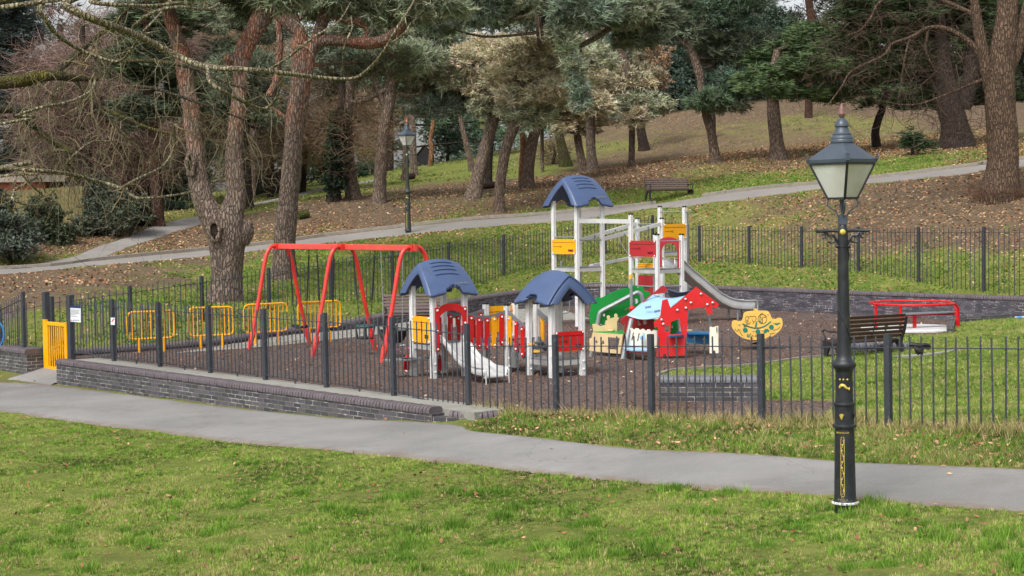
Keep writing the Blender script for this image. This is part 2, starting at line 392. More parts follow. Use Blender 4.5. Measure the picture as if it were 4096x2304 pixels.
outside = [cz(0, 1654, -.4), cz(636, 1738, -.27), cz(1535, 1837, -.1), cz(2226, 1909, 0), cz(3325, 2007, .2), cz(4096, 2075, .35),
           cz(0, 1503, -.42), cz(218, 1534, -.38), cz(954, 1638, -.3), cz(1400, 1688, -.2), cz(1798, 1712, -.06), cz(2480, 1794, .1), cz(3404, 1850, .28), cz(4096, 1887, .42),
           cz(0, 2304, -.3), cz(2048, 2304, 0), cz(4096, 2304, .35), (0, 8, .1), (-8, 10, -.2), (6, 8, .5), (-14, 20, -.5), (-20, 30, -.6), (12, 6, .8),
           (-14.5, 35, -.45), (-12, 37.5, -.1)] + fencefoot + [(8, 14.5, .8), (14, 9, 1.3), (20, 14, 1.5),
           (-9.9, 36.2, .05), (-8.6, 37.2, .12), (-7.2, 38.8, .16), (-6.5, 41.0, .2), (-5.1, 43.0, .25), (-4.2, 45, .34), (-2.2, 49.3, .42), (0, 52, .55), (2.4, 53.3, .64),
           (4.6, 52.8, .64), (6.6, 51.2, .64), (9.8, 47.6, .64), (14.1, 42.5, .64), (18, 38, .7),
           # back fence feet
           (-10.5, 37.6, .12), (-8.9, 39.2, .25), (-7.6, 40.6, .38), (-6.4, 43, .5), (-5.2, 45.2, .62), (-2.6, 49.9, .82), (-.3, 53.2, 1.02), (2.4, 56.3, 1.3), (5.0, 58.6, 1.6),
           (6.9, 56.6, 1.3), (9.2, 52.8, 1.26), (13.3, 46.6, 1.24), (17, 42, 1.3),
           (4.9, 54.6, .95), (6.4, 53.4, .9), (8.2, 51.0, .92), (11.4, 47.2, .92), (3.4, 54.6, .95), (6.0, 55.2, 1.12), (5, 60.6, 2.5),
           cd(900, 1212, 45.5), cd(1137, 1115, 50.5),
           # upper path
           cd(4096, 672, 56), cd(3421, 745, 60), cd(2776, 833, 61), cd(2100, 898, 61.5), cd(1400, 965, 61), cd(960, 1012, 59), cd(386, 1062, 56.5), cd(0, 1098, 55),
           cd(4096, 640, 58.5), cd(3275, 736, 62.5), cd(2100, 864, 64.5), cd(1400, 935, 64), cd(817, 1004, 61.5), cd(386, 1045, 58.5), (-32, 52, .6), (30, 48, 4.6),
           cd(3700, 800, 54.2), cd(4000, 780, 52.5), cd(3000, 860, 59), cd(2300, 960, 58), cd(400, 1150, 45), (-20, 44, .3), (26, 40, 2.4),
           # branch path
           cd(700, 905, 67), cd(607, 858, 73), cd(938, 819, 78), cd(1303, 755, 86), cd(1500, 722, 92), cd(100, 960, 62), cd(-400, 980, 60), cd(633, 905, 66),
           # hill
           cd(1336, 805, 72), cd(1518, 812, 71), cd(1895, 795, 71), cd(2000, 847, 66), cd(2112, 748, 76), cd(2260, 665, 86), cd(2370, 680, 84), cd(2525, 662, 80), cd(2577, 592, 90),
           cd(2860, 652, 74), cd(3112, 640, 72), cd(3505, 590, 76), cd(3815, 590, 70), cd(4300, 560, 68), cd(3200, 404, 104), cd(3700, 404, 102), cd(4300, 400, 98), cd(2700, 432, 104),
           cd(2400, 510, 103), cd(2150, 620, 98), cd(1910, 645, 98), cd(1722, 664, 97), cd(1600, 700, 94), (20, 130, 13), (50, 120, 14), (40, 70, 8.5), (45, 40, 6.5),
           (4, 130, 7.2), (-4, 125, 5.0), (-16, 120, 4.4), (-40, 90, 3.2), (-60, 60, 1.5), (-40, 140, 4.0), (-30, 70, 2.4), (60, 170, 15), (0, 180, 6), (-60, 180, 4)]
inside = [(p[0], p[1], 0.0) for p in [(-9.5, 34.6), (-8, 35), (-7, 32.3), (-5, 30), (-3, 28), (-6, 36), (-3, 36), (-2, 42), (2, 45), (5, 44), (2, 36), (5, 36), (8, 40), (9, 43), (-1, 32), (2, 31), (4, 32), (.5, 28), (3, 27), (5.2, 25.6), (-1.2, 25.9), (4.8, 33), (7.0, 33.5)]]
inside += [(x, y, z) for x, y, z in fencefoot] + [(8, 14.5, .8), (12, 12, 1.1), (.9, 24, .03), (2.4, 23.0, .08), (4.0, 22.0, .2), (6.5, 20, .46), (9, 24, .36), (8, 28, .2), (11, 32, .3), (9.5, 35.5, .1), (12.3, 37.5, .34), (14.5, 38, .5), (16, 30, .7), (14, 20, .9),
           (10.5, 38.2, .03), (0, 47, 0), (12, 42.3, .04)]
H_out = tps(outside); H_in = tps(inside)
def pip(x, y, poly):
    x = np.asarray(x, float); y = np.asarray(y, float); r = np.zeros(x.shape, bool); n = len(poly)
    for i in range(n):
        x1, y1 = poly[i][0], poly[i][1]; x2, y2 = poly[(i + 1) % n][0], poly[(i + 1) % n][1]
        c = ((y1 > y) != (y2 > y)); xx = (x2 - x1) * (y - y1) / ((y2 - y1) if abs(y2 - y1) > 1e-9 else 1e-9) + x1
        r ^= c & (x < xx)
    return r
wall_line = smoothline(WALLPTS, 6)
WALLBACK = []
for i_, p in enumerate(wall_line):
    a_, b_ = wall_line[max(0, i_ - 1)], wall_line[min(len(wall_line) - 1, i_ + 1)]; l_ = math.hypot(b_[0] - a_[0], b_[1] - a_[1]); WALLBACK.append((p[0] - (b_[1] - a_[1]) / l_ * .27, p[1] + (b_[0] - a_[0]) / l_ * .27))
INNER = [FL(-3.3, -.3), FL(-1.1, -.3), FL(-.95, .45), FL(12.0, .45), FL(12.2, 0.02)] + [FL(t, 0.02) for t in (15, 18, 21, 24)] + [(22, 14), (22, 33)] + [(p[0], p[1]) for p in WALLBACK[::-1]]
def zmulch(sx, sy): p = G(sx, sy, 0); return (p.x, p.y)
mulch_px = [(3300, 1668), (3348, 1635), (3325, 1602), (3050, 1601), (3042, 1560), (3042, 1512), (2632, 1504), (2700, 1484), (2860, 1472), (3020, 1463), (3200, 1437), (3333, 1425), (3450, 1402), (3540, 1375), (3602, 1343), (3700, 1345), (3784, 1337), (3800, 1299), (3900, 1292), (4090, 1280)]
MULCH = [FL(-3.2, -.35), FL(-1.2, -.35), FL(-.95, -.16), FL(11.9, -.16), FL(12.3, .0), FL(13.4, -.02), FL(14.6, -.1), FL(16.2, -.12), FL(17.7, -.3)] + smoothline([zmulch(*p) for p in mulch_px], 2)[1:]
MULCH = [tuple(p) for p in MULCH] + [(14.5, 40.6)] + [(p[0], p[1]) for p in WALLBACK[::-1] if p[0] < 14.0]
def H(x, y):
    x = np.asarray(x, float); y = np.asarray(y, float)
    i = pip(x, y, INNER); h = np.where(i, H_in(x, y), H_out(x, y))
    m = pip(x, y, MULCH)
    return np.where(m & i, np.minimum(h, 0) * 0 - .05, np.where(i, np.maximum(h, .012), h))
def h1(x, y): return float(H(np.array([x]), np.array([y]))[0])
def A(sx, sy, near=9.0, far=150.0):
    """where the line of sight through a pixel meets the land"""
    D = np.arange(near, far, .25); d = ray(sx, sy); k = D / d.y
    X = CAM.x + d.x * k; Z = CAM.z + d.z * k
    g = H(X, D); i = np.argmax(Z < g)
    if not (Z < g).any(): i = len(D) - 1
    return Vector((X[i], D[i], g[i]))

XS = np.concatenate([np.arange(-160, -44, 7), np.arange(-44, -22, 1.1), np.arange(-22, 22, .22), np.arange(22, 44, 1.1), np.arange(44, 170, 7)])
YS = np.concatenate([np.arange(-30, 9, 3), np.arange(9, 62, .22), np.arange(62, 112, .7), np.arange(112, 330, 6)])
gx, gy = np.meshgrid(XS, YS)
gz = H(gx, gy)
gz += np.where(pip(gx, gy, MULCH), 0, .014 * np.sin(gx * 2.3 + np.sin(gy * 1.7) * 1.5) * np.cos(gy * 2.9 + gx))
far_ = np.clip((gy - 150) / 80, 0, 1); gz = gz * (1 - far_) + np.clip(gz, 3, 16) * far_

# what grows or lies where: (sx, sy, litter, mud)
cover = [(500, 2000, .04, 0), (2000, 2150, .06, 0), (3500, 2200, .12, .05), (1200, 1900, .03, 0), (2400, 1760, .3, .1), (3600, 1800, .3, .12), (3600, 1450, .03, 0), (3300, 1520, .03, 0), (3900, 1350, .06, .1),
         (2000, 1120, .10, 0), (1600, 1120, .05, 0), (2900, 1090, .16, 0), (3700, 1130, .10, 0), (1500, 1020, .06, 0), (2300, 990, .3, .05), (2500, 940, .45, .15), (3000, 950, .6, .15), (3300, 880, .65, .3), (3700, 800, .6, .85), (3950, 880, .6, .6), (3450, 820, .5, .6), (3100, 840, .6, .35), (2800, 880, .45, .1),
         (1000, 1100, .08, .2), (700, 1200, .1, .1), (500, 1120, .2, .6), (200, 1140, .2, .95), (50, 1120, .3, 1), (400, 1250, .1, .25), (300, 1180, .2, .6), (700, 1060, .2, .55),
         (3000, 750, .10, 0), (3600, 670, .15, .05), (2700, 790, .2, 0), (2450, 800, .12, 0), (2400, 860, .15, 0), (2800, 690, .5, .2), (3200, 650, .6, .45), (3400, 600, .95, .2), (3000, 600, .95, .3), (2700, 620, .7, .45), (3600, 590, .95, .3), (2500, 650, .6, .5), (2800, 560, .6, .4), (3950, 630, .6, .3), (3700, 560, .7, .3), (3000, 520, .5, .35), (3500, 500, .5, .25), (3200, 480, .4, .3), (2650, 540, .5, .45),
         (2700, 480, .55, .6), (3000, 440, .3, 1), (3600, 430, .4, 1), (3900, 480, .5, .9), (2450, 590, .3, .3), (2200, 730, .4, .8), (2450, 740, .7, .6), (1900, 880, .4, .5), (1500, 870, .4, .8), (2200, 800, .4, .65), (2200, 860, .3, .2), (1300, 920, .75, .4), (1200, 860, .3, .8), (1400, 820, .3, .7), (1700, 800, .3, .5), (2000, 780, .25, .5), (1750, 900, .6, .2), (1150, 950, .7, .3),
         (1500, 730, .05, 0), (1800, 690, .05, .05), (2050, 690, .1, .15), (2200, 640, .2, .4), (2000, 740, .3, .65), (1750, 760, .2, .6), (2350, 700, .4, .7), (2600, 700, .5, .6), (1000, 830, .1, 0), (1250, 790, .05, 0), (1000, 900, .4, .8), (750, 960, .6, .6), (500, 1000, .85, .3), (250, 990, .95, .4), (600, 940, .9, .5), (80, 1040, .4, .3), (300, 1040, .4, .2), (700, 870, .2, .2)]
cpos = [A(c[0], c[1]) for c in cover]; cpos = np.array([(p.x, p.y) for p in cpos]); cval = np.array([(c[2], c[3]) for c in cover])
def covermap(x, y):
    x = np.ravel(x); y = np.ravel(y); out = np.empty((len(x), 2))
    for i in range(0, len(x), 20000):
        X = np.stack([x[i:i + 20000], y[i:i + 20000]], 1); sc = np.array([1.0, .75])
        d2 = (((X[:, None] - cpos[None]) * sc) ** 2).sum(-1) + .6; w = 1 / d2 ** 2
        out[i:i + 20000] = (w @ cval) / w.sum(1, keepdims=True)
    return out
cm = covermap(gx, gy)
nx, ny = len(XS), len(YS)
idx = np.arange(nx * ny).reshape(ny, nx)
quads = np.stack([idx[:-1, :-1], idx[:-1, 1:], idx[1:, 1:], idx[1:, :-1]], -1).reshape(-1, 4)
t = NT('parkland_ground')
at = t.attr('Col'); sp = t.new('ShaderNodeSeparateColor'); t.l.new(at.outputs['Color'], sp.inputs[0]); lit, mud = sp.outputs[0], sp.outputs[1]
n_big = t.noise(.35, 5, .6); n_mid = t.noise(2.2, 6, .7); n_fine = t.noise(34, 6, .8)
grass = t.ramp(t.math('ADD', t.math('MULTIPLY', n_mid, .6), t.math('MULTIPLY', n_fine, .4)), [(.3, lin((58, 66, 30))), (.46, lin((88, 102, 42))), (.6, lin((120, 130, 60))), (.75, lin((150, 144, 86)))])
grass = t.mix(t.ramp(n_big, [(.35, 0.0), (.7, .5)]), grass, lin((124, 122, 66)))
soil = t.ramp(t.math('ADD', t.math('MULTIPLY', n_mid, .5), t.math('MULTIPLY', n_fine, .5)), [(.3, lin((64, 54, 44))), (.5, lin((98, 84, 68))), (.7, lin((126, 108, 88)))])
mm = t.math('ADD', mud, t.math('MULTIPLY', t.math('SUBTRACT', t.noise(1.1, 7, .75), .5), 1.7))
mm = t.math('ADD', mm, t.math('MULTIPLY', lit, .30))
grass = t.mix(t.math('MULTIPLY', lit, .85, True), grass, t.ramp(n_mid, [(.3, lin((92, 88, 52))), (.7, lin((140, 130, 88)))]))
base = t.mix(t.ramp(mm, [(.34, 0.0), (.62, 1.0)]), grass, soil)
v = t.new('ShaderNodeTexVoronoi'); v.inputs['Scale'].default_value = 10.0; t.l.new(t.tc.outputs['Object'], v.inputs['Vector'])
vs_ = t.new('ShaderNodeSeparateColor'); t.l.new(v.outputs['Color'], vs_.inputs[0])
ln = t.math('ADD', lit, t.math('MULTIPLY', t.math('SUBTRACT', t.noise(.8, 6, .7), .5), .9))
isleaf = t.math('GREATER_THAN', t.math('MULTIPLY', ln, .62), vs_.outputs[0])
leafshape = t.math('LESS_THAN', v.outputs['Distance'], .42)
leafc = t.ramp(vs_.outputs[1], [(.0, lin((100, 80, 64))), (.4, lin((140, 106, 76))), (.75, lin((168, 132, 96))), (1, lin((192, 164, 124)))])
base = t.mix(t.math('MULTIPLY', isleaf, leafshape), base, leafc)
t.col(base); t.set(.95, 0, .15); t.bump(t.math('ADD', n_fine, t.math('MULTIPLY', isleaf, .5)), .55, .04)
MT['ground'] = t.m
colr = np.zeros((nx * ny, 3)); colr[:, :2] = cm
ground = fast('ground', np.stack([gx.ravel(), gy.ravel(), gz.ravel()], 1), quads, 'ground', col=colr, k=4, smooth=True)
ground['kind'] = 'structure'

def asphalt(name, a, b, sc=1.0, dirt=(112, 104, 94)):
    t = NT(name); nb = t.noise(.5, 5, .65); nf = t.noise(90 * sc, 2, .7); nm = t.noise(5, 5, .7)
    o = t.ramp(t.math('ADD', t.math('MULTIPLY', nb, .6), t.math('MULTIPLY', nf, .4)), [(.3, lin(a)), (.7, lin(b))])
    o = t.mix(t.ramp(t.noise(.9, 7, .75), [(.56, 0.0), (.72, .55)]), o, lin(dirt))
    st = t.math('GREATER_THAN', t.noise(150 * sc, 1, .5), .69); o = t.mix(t.math('MULTIPLY', st, .5), o, lin((196, 192, 184)))
    cr = t.new('ShaderNodeTexVoronoi'); cr.feature = 'DISTANCE_TO_EDGE'; cr.inputs['Scale'].default_value = .32; wv = t.new('ShaderNodeVectorMath'); wv.operation = 'ADD'; nz = t.new('ShaderNodeTexNoise'); nz.inputs['Scale'].default_value = 1.6; nz.inputs['Detail'].default_value = 6; t.l.new(t.tc.outputs['Object'], nz.inputs['Vector']); t.l.new(t.tc.outputs['Object'], wv.inputs[0]); t.l.new(nz.outputs['Color'], wv.inputs[1]); t.l.new(wv.outputs[0], cr.inputs['Vector'])
    o = t.mix(t.math('MULTIPLY', t.math('LESS_THAN', cr.outputs['Distance'], .003), .28), o, lin((84, 82, 78)))
    o = t.mix(t.ramp(t.noise(.28, 3, .5), [(.48, 0.0), (.56, .22)]), o, lin((110, 108, 104)))
    e = t.attr('edge').outputs['Fac']
    em = t.ramp(t.math('ADD', e, t.math('MULTIPLY', t.math('SUBTRACT', nm, .5), .5)), [(.78, 0.0), (.98, .8)])
    o = t.mix(em, o, lin((116, 98, 80)))
    t.col(o); t.set(.92, 0, .25); t.bump(nf, .35, .006); return t.m
MT['path'] = asphalt('asphalt_path', (108, 107, 105), (152, 150, 147))
MT['upath'] = asphalt('pale_asphalt_path', (124, 119, 115), (146, 141, 136), .6)
def band(name, lo, hi, mat, lift=.022, nu=90, nv=10, wig=.05, z=None):
    """a path between two edge lines, laid over the land"""
    lo = np.array(smoothline(lo, 8)); hi = np.array(smoothline(hi, 8))
    def rs(P):
        s = np.concatenate([[0], np.cumsum(np.linalg.norm(np.diff(P, axis=0), axis=1))]); q = np.linspace(0, s[-1], nu)
        return np.stack([np.interp(q, s, P[:, 0]), np.interp(q, s, P[:, 1])], 1)
    a, b = rs(lo), rs(hi); tt = np.linspace(0, 1, nv)[None, :, None]
    P = a[:, None] * (1 - tt) + b[:, None] * tt
    q = np.arange(nu); wv = np.stack([np.sin(q * .9) + np.sin(q * 2.3 + 1), np.cos(q * 1.1) + np.sin(q * 1.9)], 1) * wig * .5
    P[:, 0] += wv; P[:, -1] += wv[::-1]
    X, Y = P[..., 0], P[..., 1]; Z = (H(X, Y) if z is None else np.full(X.shape, z)) + lift
    if z is None: Z[:, 0] -= lift + .02; Z[:, -1] -= lift + .02
    I = np.arange(nu * nv).reshape(nu, nv); q = np.stack([I[:-1, :-1], I[1:, :-1], I[1:, 1:], I[:-1, 1:]], -1).reshape(-1, 4)
    o = fast(name, np.stack([X.ravel(), Y.ravel(), Z.ravel()], 1), q, mat, k=4, smooth=True)
    e = np.abs(np.linspace(-1, 1, nv))[None].repeat(nu, 0).ravel().astype(np.float32)
    at = o.data.attributes.new('edge', 'FLOAT', 'POINT'); at.data.foreach_set('value', e)
    o['kind'] = 'structure'
    return o, [tuple(p) for p in a] + [tuple(p) for p in b[::-1]]
def a2(*p): return [tuple(A(x, y)[:2]) for x, y in p]
PLO = a2((-900, 1560), (-300, 1618), (0, 1654), (636, 1738), (1100, 1790), (1535, 1837), (2226, 1909), (2760, 1958), (3325, 2007), (4096, 2078), (4500, 2115))
PHI = [(-20, 42)] + a2((-300, 1478)) + [FL(-3.5, 1.05), FL(-1.0, .84), FL(3, .8), FL(7, .8), FL(11.6, .8)] + a2((1900, 1728), (2480, 1796), (2950, 1828), (3404, 1852), (4096, 1890), (4500, 1912))
path_o, PATH_POLY = band('path', PLO, PHI, 'path', nu=160, nv=16, wig=.04)
ga, _ = band('gate_apron', [FL(-3.1, 1.0), FL(-2.0, 1.0), FL(-.98, 1.0)], [FL(-3.1, -.1), FL(-2.0, -.1), FL(-.98, -.1)], 'path', lift=.03, nu=12, nv=8, wig=0)
ULO = [(-34, 50.5)] + a2((0, 1100), (386, 1063), (817, 1027), (1049, 1004), (1400, 965), (2100, 898), (2535, 846), (2776, 831), (3069, 792), (3421, 745), (3890, 698), (4096, 670)) + [(32, 45)]
UHI = [(-34, 53.5)] + a2((0, 1078), (386, 1044), (817, 1003), (960, 988), (1187, 960), (1400, 934), (2100, 864), (2782, 792), (3275, 736), (3920, 660), (4096, 640)) + [(33, 48)]
up_o, UP_POLY = band('upper_path', ULO, UHI, 'upath', nu=120, nv=8, wig=.06)
BLO = a2((150, 1072), (397, 1037), (540, 985), (662, 948), (800, 904), (830, 880), (760, 862), (607, 866))
BHI = a2((30, 1080), (243, 1037), (400, 985), (552, 932), (690, 882), (720, 868), (690, 862), (607, 860))
br_o, BR_POLY = band('side_path', BLO[:5] + a2((900, 868), (1104, 806), (1303, 762), (1500, 726)), BHI[:5] + a2((860, 850), (1104, 795), (1303, 751), (1500, 716)), 'upath', lift=.035, nu=80, nv=6, wig=.08)

t = NT('bark_chip_surface'); nb = t.noise(.5, 4, .6)
v = t.new('ShaderNodeTexVoronoi'); v.inputs['Scale'].default_value = 1.0; t.l.new(t.map((26, 46, 30), rot=(0, 0, .5)), v.inputs['Vector'])
sc = t.new('ShaderNodeSeparateColor'); t.l.new(v.outputs['Color'], sc.inputs[0])
o = t.ramp(sc.outputs[0], [(0, lin((66, 50, 44))), (.5, lin((94, 76, 68))), (.85, lin((116, 96, 86))), (1, lin((150, 130, 120)))])
o = t.mix(t.ramp(nb, [(.42, 0.0), (.68, .8)]), o, t.ramp(sc.outputs[1], [(0, lin((66, 60, 60))), (1, lin((118, 108, 106)))]))
o = t.mix(t.ramp(t.noise(.8, 6, .7), [(.62, 0.0), (.75, .35)]), o, lin((88, 62, 50)))
t.col(o); t.set(.95, 0, .15); t.bump(v.outputs['Distance'], .7, .03)
MT['mulch'] = t.m
m = M(); m.slab([(p[0], p[1], 0.0) for p in MULCH], [], (0, 0, -.04))
recalc(obj('play_surface', m, 'mulch', smooth=0))['kind'] = 'structure'
# concrete strip along the back wall
wl2 = [p for p in wall_line if -6.6 < p[0] < 2.6]
lo = [(-7.6, 35.7), (-5.6, 37.4), (-3.3, 40.8), (-1.0, 43.6), (1.0, 44.8), (2.3, 45.6)]
cs, _ = band('paving_strip', lo, [(p[0] + .12, p[1] - .12) for p in wl2[::5]], 'concrete', lift=.006, nu=40, nv=6, wig=.0, z=0.0)

# ------------------------------------------------------------------ brick walls
def brickmat(name, a, b, mortar, red=(104, 74, 68), pale=(196, 192, 182)):
    t = NT(name); uv = t.tc.outputs['UV']
    br = t.new('ShaderNodeTexBrick'); br.offset = .5; t.l.new(uv, br.inputs['Vector'])
    br.inputs['Color1'].default_value = (0, 0, 0, 1); br.inputs['Color2'].default_value = (1, 1, 1, 1); br.inputs['Mortar'].default_value = (.5, .5, .5, 1)
    br.inputs['Scale'].default_value = 1; br.inputs['Mortar Size'].default_value = .006; br.inputs['Brick Width'].default_value = .225; br.inputs['Row Height'].default_value = .075; br.inputs['Bias'].default_value = -.2
    cell = t.new('ShaderNodeSeparateColor'); t.l.new(br.outputs['Color'], cell.inputs[0])
    bc = t.ramp(cell.outputs[0], [(0, lin(a)), (.7, lin(b)), (.92, lin(b)), (1, lin(red))])
    bc = t.mix(t.ramp(t.noise(14, 5, .7, vec=uv), [(.35, 0.0), (.8, .5)]), bc, tuple(x * 1.8 for x in lin(a)))
    mo = t.mix(t.ramp(t.noise(3.0, 5, .8, vec=uv), [(.50, 0.0), (.62, 1.0)]), lin(mortar), lin(pale))
    o = t.mix(br.outputs['Fac'], bc, mo)
    o = t.mix(t.ramp(t.noise(7.0, 7, .8, vec=uv), [(.68, 0.0), (.72, .85)]), o, lin(pale))
    t.col(o); t.set(.55, 0, .4); t.bump(t.math('SUBTRACT', 1.0, br.outputs['Fac']), .5, .01); return t.m
MT['brick'] = brickmat('blue_grey_engineering_brick', (64, 62, 70), (98, 94, 102), (52, 50, 52))
MT['brick2'] = brickmat('weathered_blue_grey_brick', (60, 60, 66), (90, 88, 94), (112, 106, 92))
MT['coping'] = paint('purple_brown_coping_brick', (98, 89, 93), .5, amt=.25, scale=6, wear=(150, 144, 146), wthr=.68, bump=.2)
MT['copinggrey'] = paint('grey_coping_brick', (100, 102, 108), .5, amt=.22, scale=6, wear=(150, 150, 150), wthr=.68, bump=.2)
def wall_body(line, zb, zt, th, side=1, uvs=1.0):
    """line: [(x, y)], zb/zt: per point; th: thickness toward `side` of the line; UV in metres"""
    m = M(); uv = []; m.uv = uv; P = [Vector((p[0], p[1])) for p in line]; n = len(P); s = 0
    off = []
    for i in range(n):
        d = (P[min(i + 1, n - 1)] - P[max(i - 1, 0)]).normalized(); off.append(Vector((-d.y, d.x)) * th * side)
    for i in range(n - 1):
        a, b = P[i], P[i + 1]; L = (b - a).length; a2_, b2_ = a + off[i], b + off[i + 1]
        for (p, q, fl) in ((a, b, 0), (b2_, a2_, 1)):
            zz = (zb[i], zb[i + 1], zt[i + 1], zt[i]) if not fl else (zb[i + 1], zb[i], zt[i], zt[i + 1])
            m.add([(p.x, p.y, zz[0]), (q.x, q.y, zz[1]), (q.x, q.y, zz[2]), (p.x, p.y, zz[3])], [(0, 1, 2, 3)])
            u0, u1 = (s, s + L) if not fl else (s + L, s); uv += [(u0, zz[0]), (u1, zz[1]), (u1, zz[2]), (u0, zz[3])]
        m.add([(a.x, a.y, zt[i]), (b.x, b.y, zt[i + 1]), (b2_.x, b2_.y, zt[i + 1]), (a2_.x, a2_.y, zt[i])], [(0, 1, 2, 3)]); uv += [(s, 0), (s + L, 0), (s + L, th), (s, th)]
        s += L
    for i, fl in ((0, 0), (n - 1, 1)):
        a, c = P[i], P[i] + off[i]
        q = [(a.x, a.y, zb[i]), (c.x, c.y, zb[i]), (c.x, c.y, zt[i]), (a.x, a.y, zt[i])]
        m.add(q, [(0, 1, 2, 3)]); uv += [(0, zb[i]), (th, zb[i]), (th, zt[i]), (0, zt[i])]
    return m
def coping(line, zt, th, over=.03, hh=.11, bw=.066, gap=.016, side=1):
    """bullnosed bricks on edge along the wall top"""
    m = M(); P = np.array([(p[0], p[1]) for p in line], float); s = np.concatenate([[0], np.cumsum(np.linalg.norm(np.diff(P, axis=0), axis=1))])
    q = 0.0
    while q + bw < s[-1]:
        x = np.interp([q, q + bw], s, P[:, 0]); y = np.interp([q, q + bw], s, P[:, 1]); z = np.interp([q, q + bw], s, zt)
        d = Vector((x[1] - x[0], y[1] - y[0])).normalized(); nn = Vector((-d.y, d.x)) * side
        j = random.uniform(-.004, .004)
        prof = [(-over, 0), (-over, hh * .55), (-over + .02, hh * .85), (-over + .06, hh), (th + over - .06, hh), (th + over - .02, hh * .85), (th + over, hh * .55), (th + over, 0)]
        vs = [(x[e] + nn.x * (o_ + j), y[e] + nn.y * (o_ + j), z[e] + h_ + j * .6) for e in (0, 1) for o_, h_ in prof]
        k = len(prof); m.add(vs, [tuple(range(k)), tuple(range(2 * k - 1, k - 1, -1))] + [(i, i + k, (i + 1) % k + k, (i + 1) % k) for i in range(k)])
        q += bw + gap
    return m
wp = [(p[0], p[1]) for p in wall_line]; wz = [p[2] for p in wall_line]
t_ = thing('brick_wall', 'long curving dark brick retaining wall below the grass bank behind the play area', 'wall', (2.4, 52.5, 0))
recalc(obj('wall_face', wall_body(wp, [-.2] * len(wp), [z - .1 for z in wz], .3, 1), 'brick', t_, smooth=0))
recalc(obj('coping', coping(wp, [z - .1 for z in wz], .3, hh=.1), 'coping', t_, smooth=40))
# front retaining wall with slab
t_ = thing('brick_wall', 'low dark brick retaining wall with bullnose coping beside the front path', 'wall', (*FL(5, .8), -.2))
fl_ = [FL(q, .8) for q in np.linspace(-.97, 11.35, 20)]
zt_ = [.04] * 20
recalc(obj('wall_face', wall_body(fl_, [-.7] * 20, zt_, .36, 1), 'brick2', t_, smooth=0))
recalc(obj('coping', coping(fl_, zt_, .22, over=.025, hh=.1), 'coping', t_, smooth=40))
m = M(); sl = [FL(-.97, .555), FL(12.05, .555), FL(12.05, -.155), FL(-.97, -.155)]
m.slab([(p[0], p[1], .1) for p in sl], [], (0, 0, -.28)); recalc(obj('slab', m, 'concrete', t_, smooth=0))
m = M(); e0 = [FL(11.72, .62), FL(12.35, .62), FL(12.35, .1), FL(11.72, .1)]
m2 = wall_body([FL(11.36, .78), FL(12.0, .5), FL(12.2, .2)], [-.4] * 3, [.0] * 3, .3, 1); recalc(obj('end_course', m2, 'brick2', t_, smooth=0))
recalc(obj('coping', coping([FL(11.55, .62), FL(12.05, .45), FL(12.2, .18)], [.0] * 3, .2, over=.02, hh=.09), 'coping', t_, smooth=40))
# pier left of the gate
t_ = thing('brick_pier', 'short dark brick pier with rounded coping left of the yellow gate', 'pier', (*FL(-3.6, .3), -.3))
pl = [FL(-4.6, .45), FL(-3.12, .45)]
recalc(obj('pier_face', wall_body(pl, [-.8, -.8], [.1, .1], .5, 1), 'brick2', t_, smooth=0))
recalc(obj('coping', coping(pl, [.1, .1], .5, hh=.1), 'coping', t_, smooth=40))
# low planter wall in the play area
a_ = G(2636, 1606); b_ = G(3034, 1606); t_ = thing('low_brick_wall', 'short free-standing grey brick wall on the bark behind the front railings', 'wall', (a_ + b_) / 2)
l_ = [(a_.x, a_.y), (b_.x, b_.y)]
recalc(obj('wall_face', wall_body(l_, [-.1, -.1], [.3, .3], .34, 1), 'brick2', t_, smooth=0))
recalc(obj('coping', coping(l_, [.3, .3], .34, hh=.1, over=.015), 'copinggrey', t_, smooth=40))
# low brick edging by the right bench
a_ = A(3395, 1416); b_ = A(3655, 1396); t_ = thing('brick_edging', 'low grey brick edging sunk in the lawn behind the dark bench', 'edging', (a_ + b_) / 2)
l_ = [(a_.x, a_.y), (b_.x, b_.y)]
recalc(obj('wall_face', wall_body(l_, [a_.z - .1, b_.z - .1], [a_.z + .1, b_.z + .02], .3, 1), 'brick2', t_, smooth=0))
recalc(obj('coping', coping(l_, [a_.z + .1, b_.z + .02], .3, hh=.1, over=.01), 'copinggrey', t_, smooth=40))
a_ = Vector((11.4, 40.8, 0)); t_ = thing('brick_edging', 'dark brick kerb step beside the red roundabout at the lawn edge', 'edging', a_)
l_ = [tuple(G(3786, 1338)[:2]), tuple(G(3798, 1300)[:2]), tuple(G(3950, 1292)[:2]), tuple(G(4200, 1276)[:2])]
l_ = l_[:]
recalc(obj('kerb_course', wall_body(l_, [-.1] * 4, [.2, .2, .2, .2], .16, -1), 'brick2', t_, smooth=0))
# small concrete patch in the lawn
p = [A(3575, 1432), A(3700, 1424), A(3820, 1408), A(3790, 1418), A(3650, 1436)]
m = M(); m.slab([(q.x, q.y, h1(q.x, q.y) + .04) for q in p], [], (0, 0, -.12)); recalc(obj('lawn_slab', m, 'concrete', smooth=0))['kind'] = 'structure'
p = [zmulch(*q) for q in mulch_px[6:15]]; pl = smoothline(p, 5); m = M()
for i in range(len(pl) - 1):
    a, b = Vector((*pl[i], .0)), Vector((*pl[i + 1], .0)); m.beam(a, b, .07, .1)
obj('lawn_kerb', m, 'stone', smooth=0)['kind'] = 'structure'
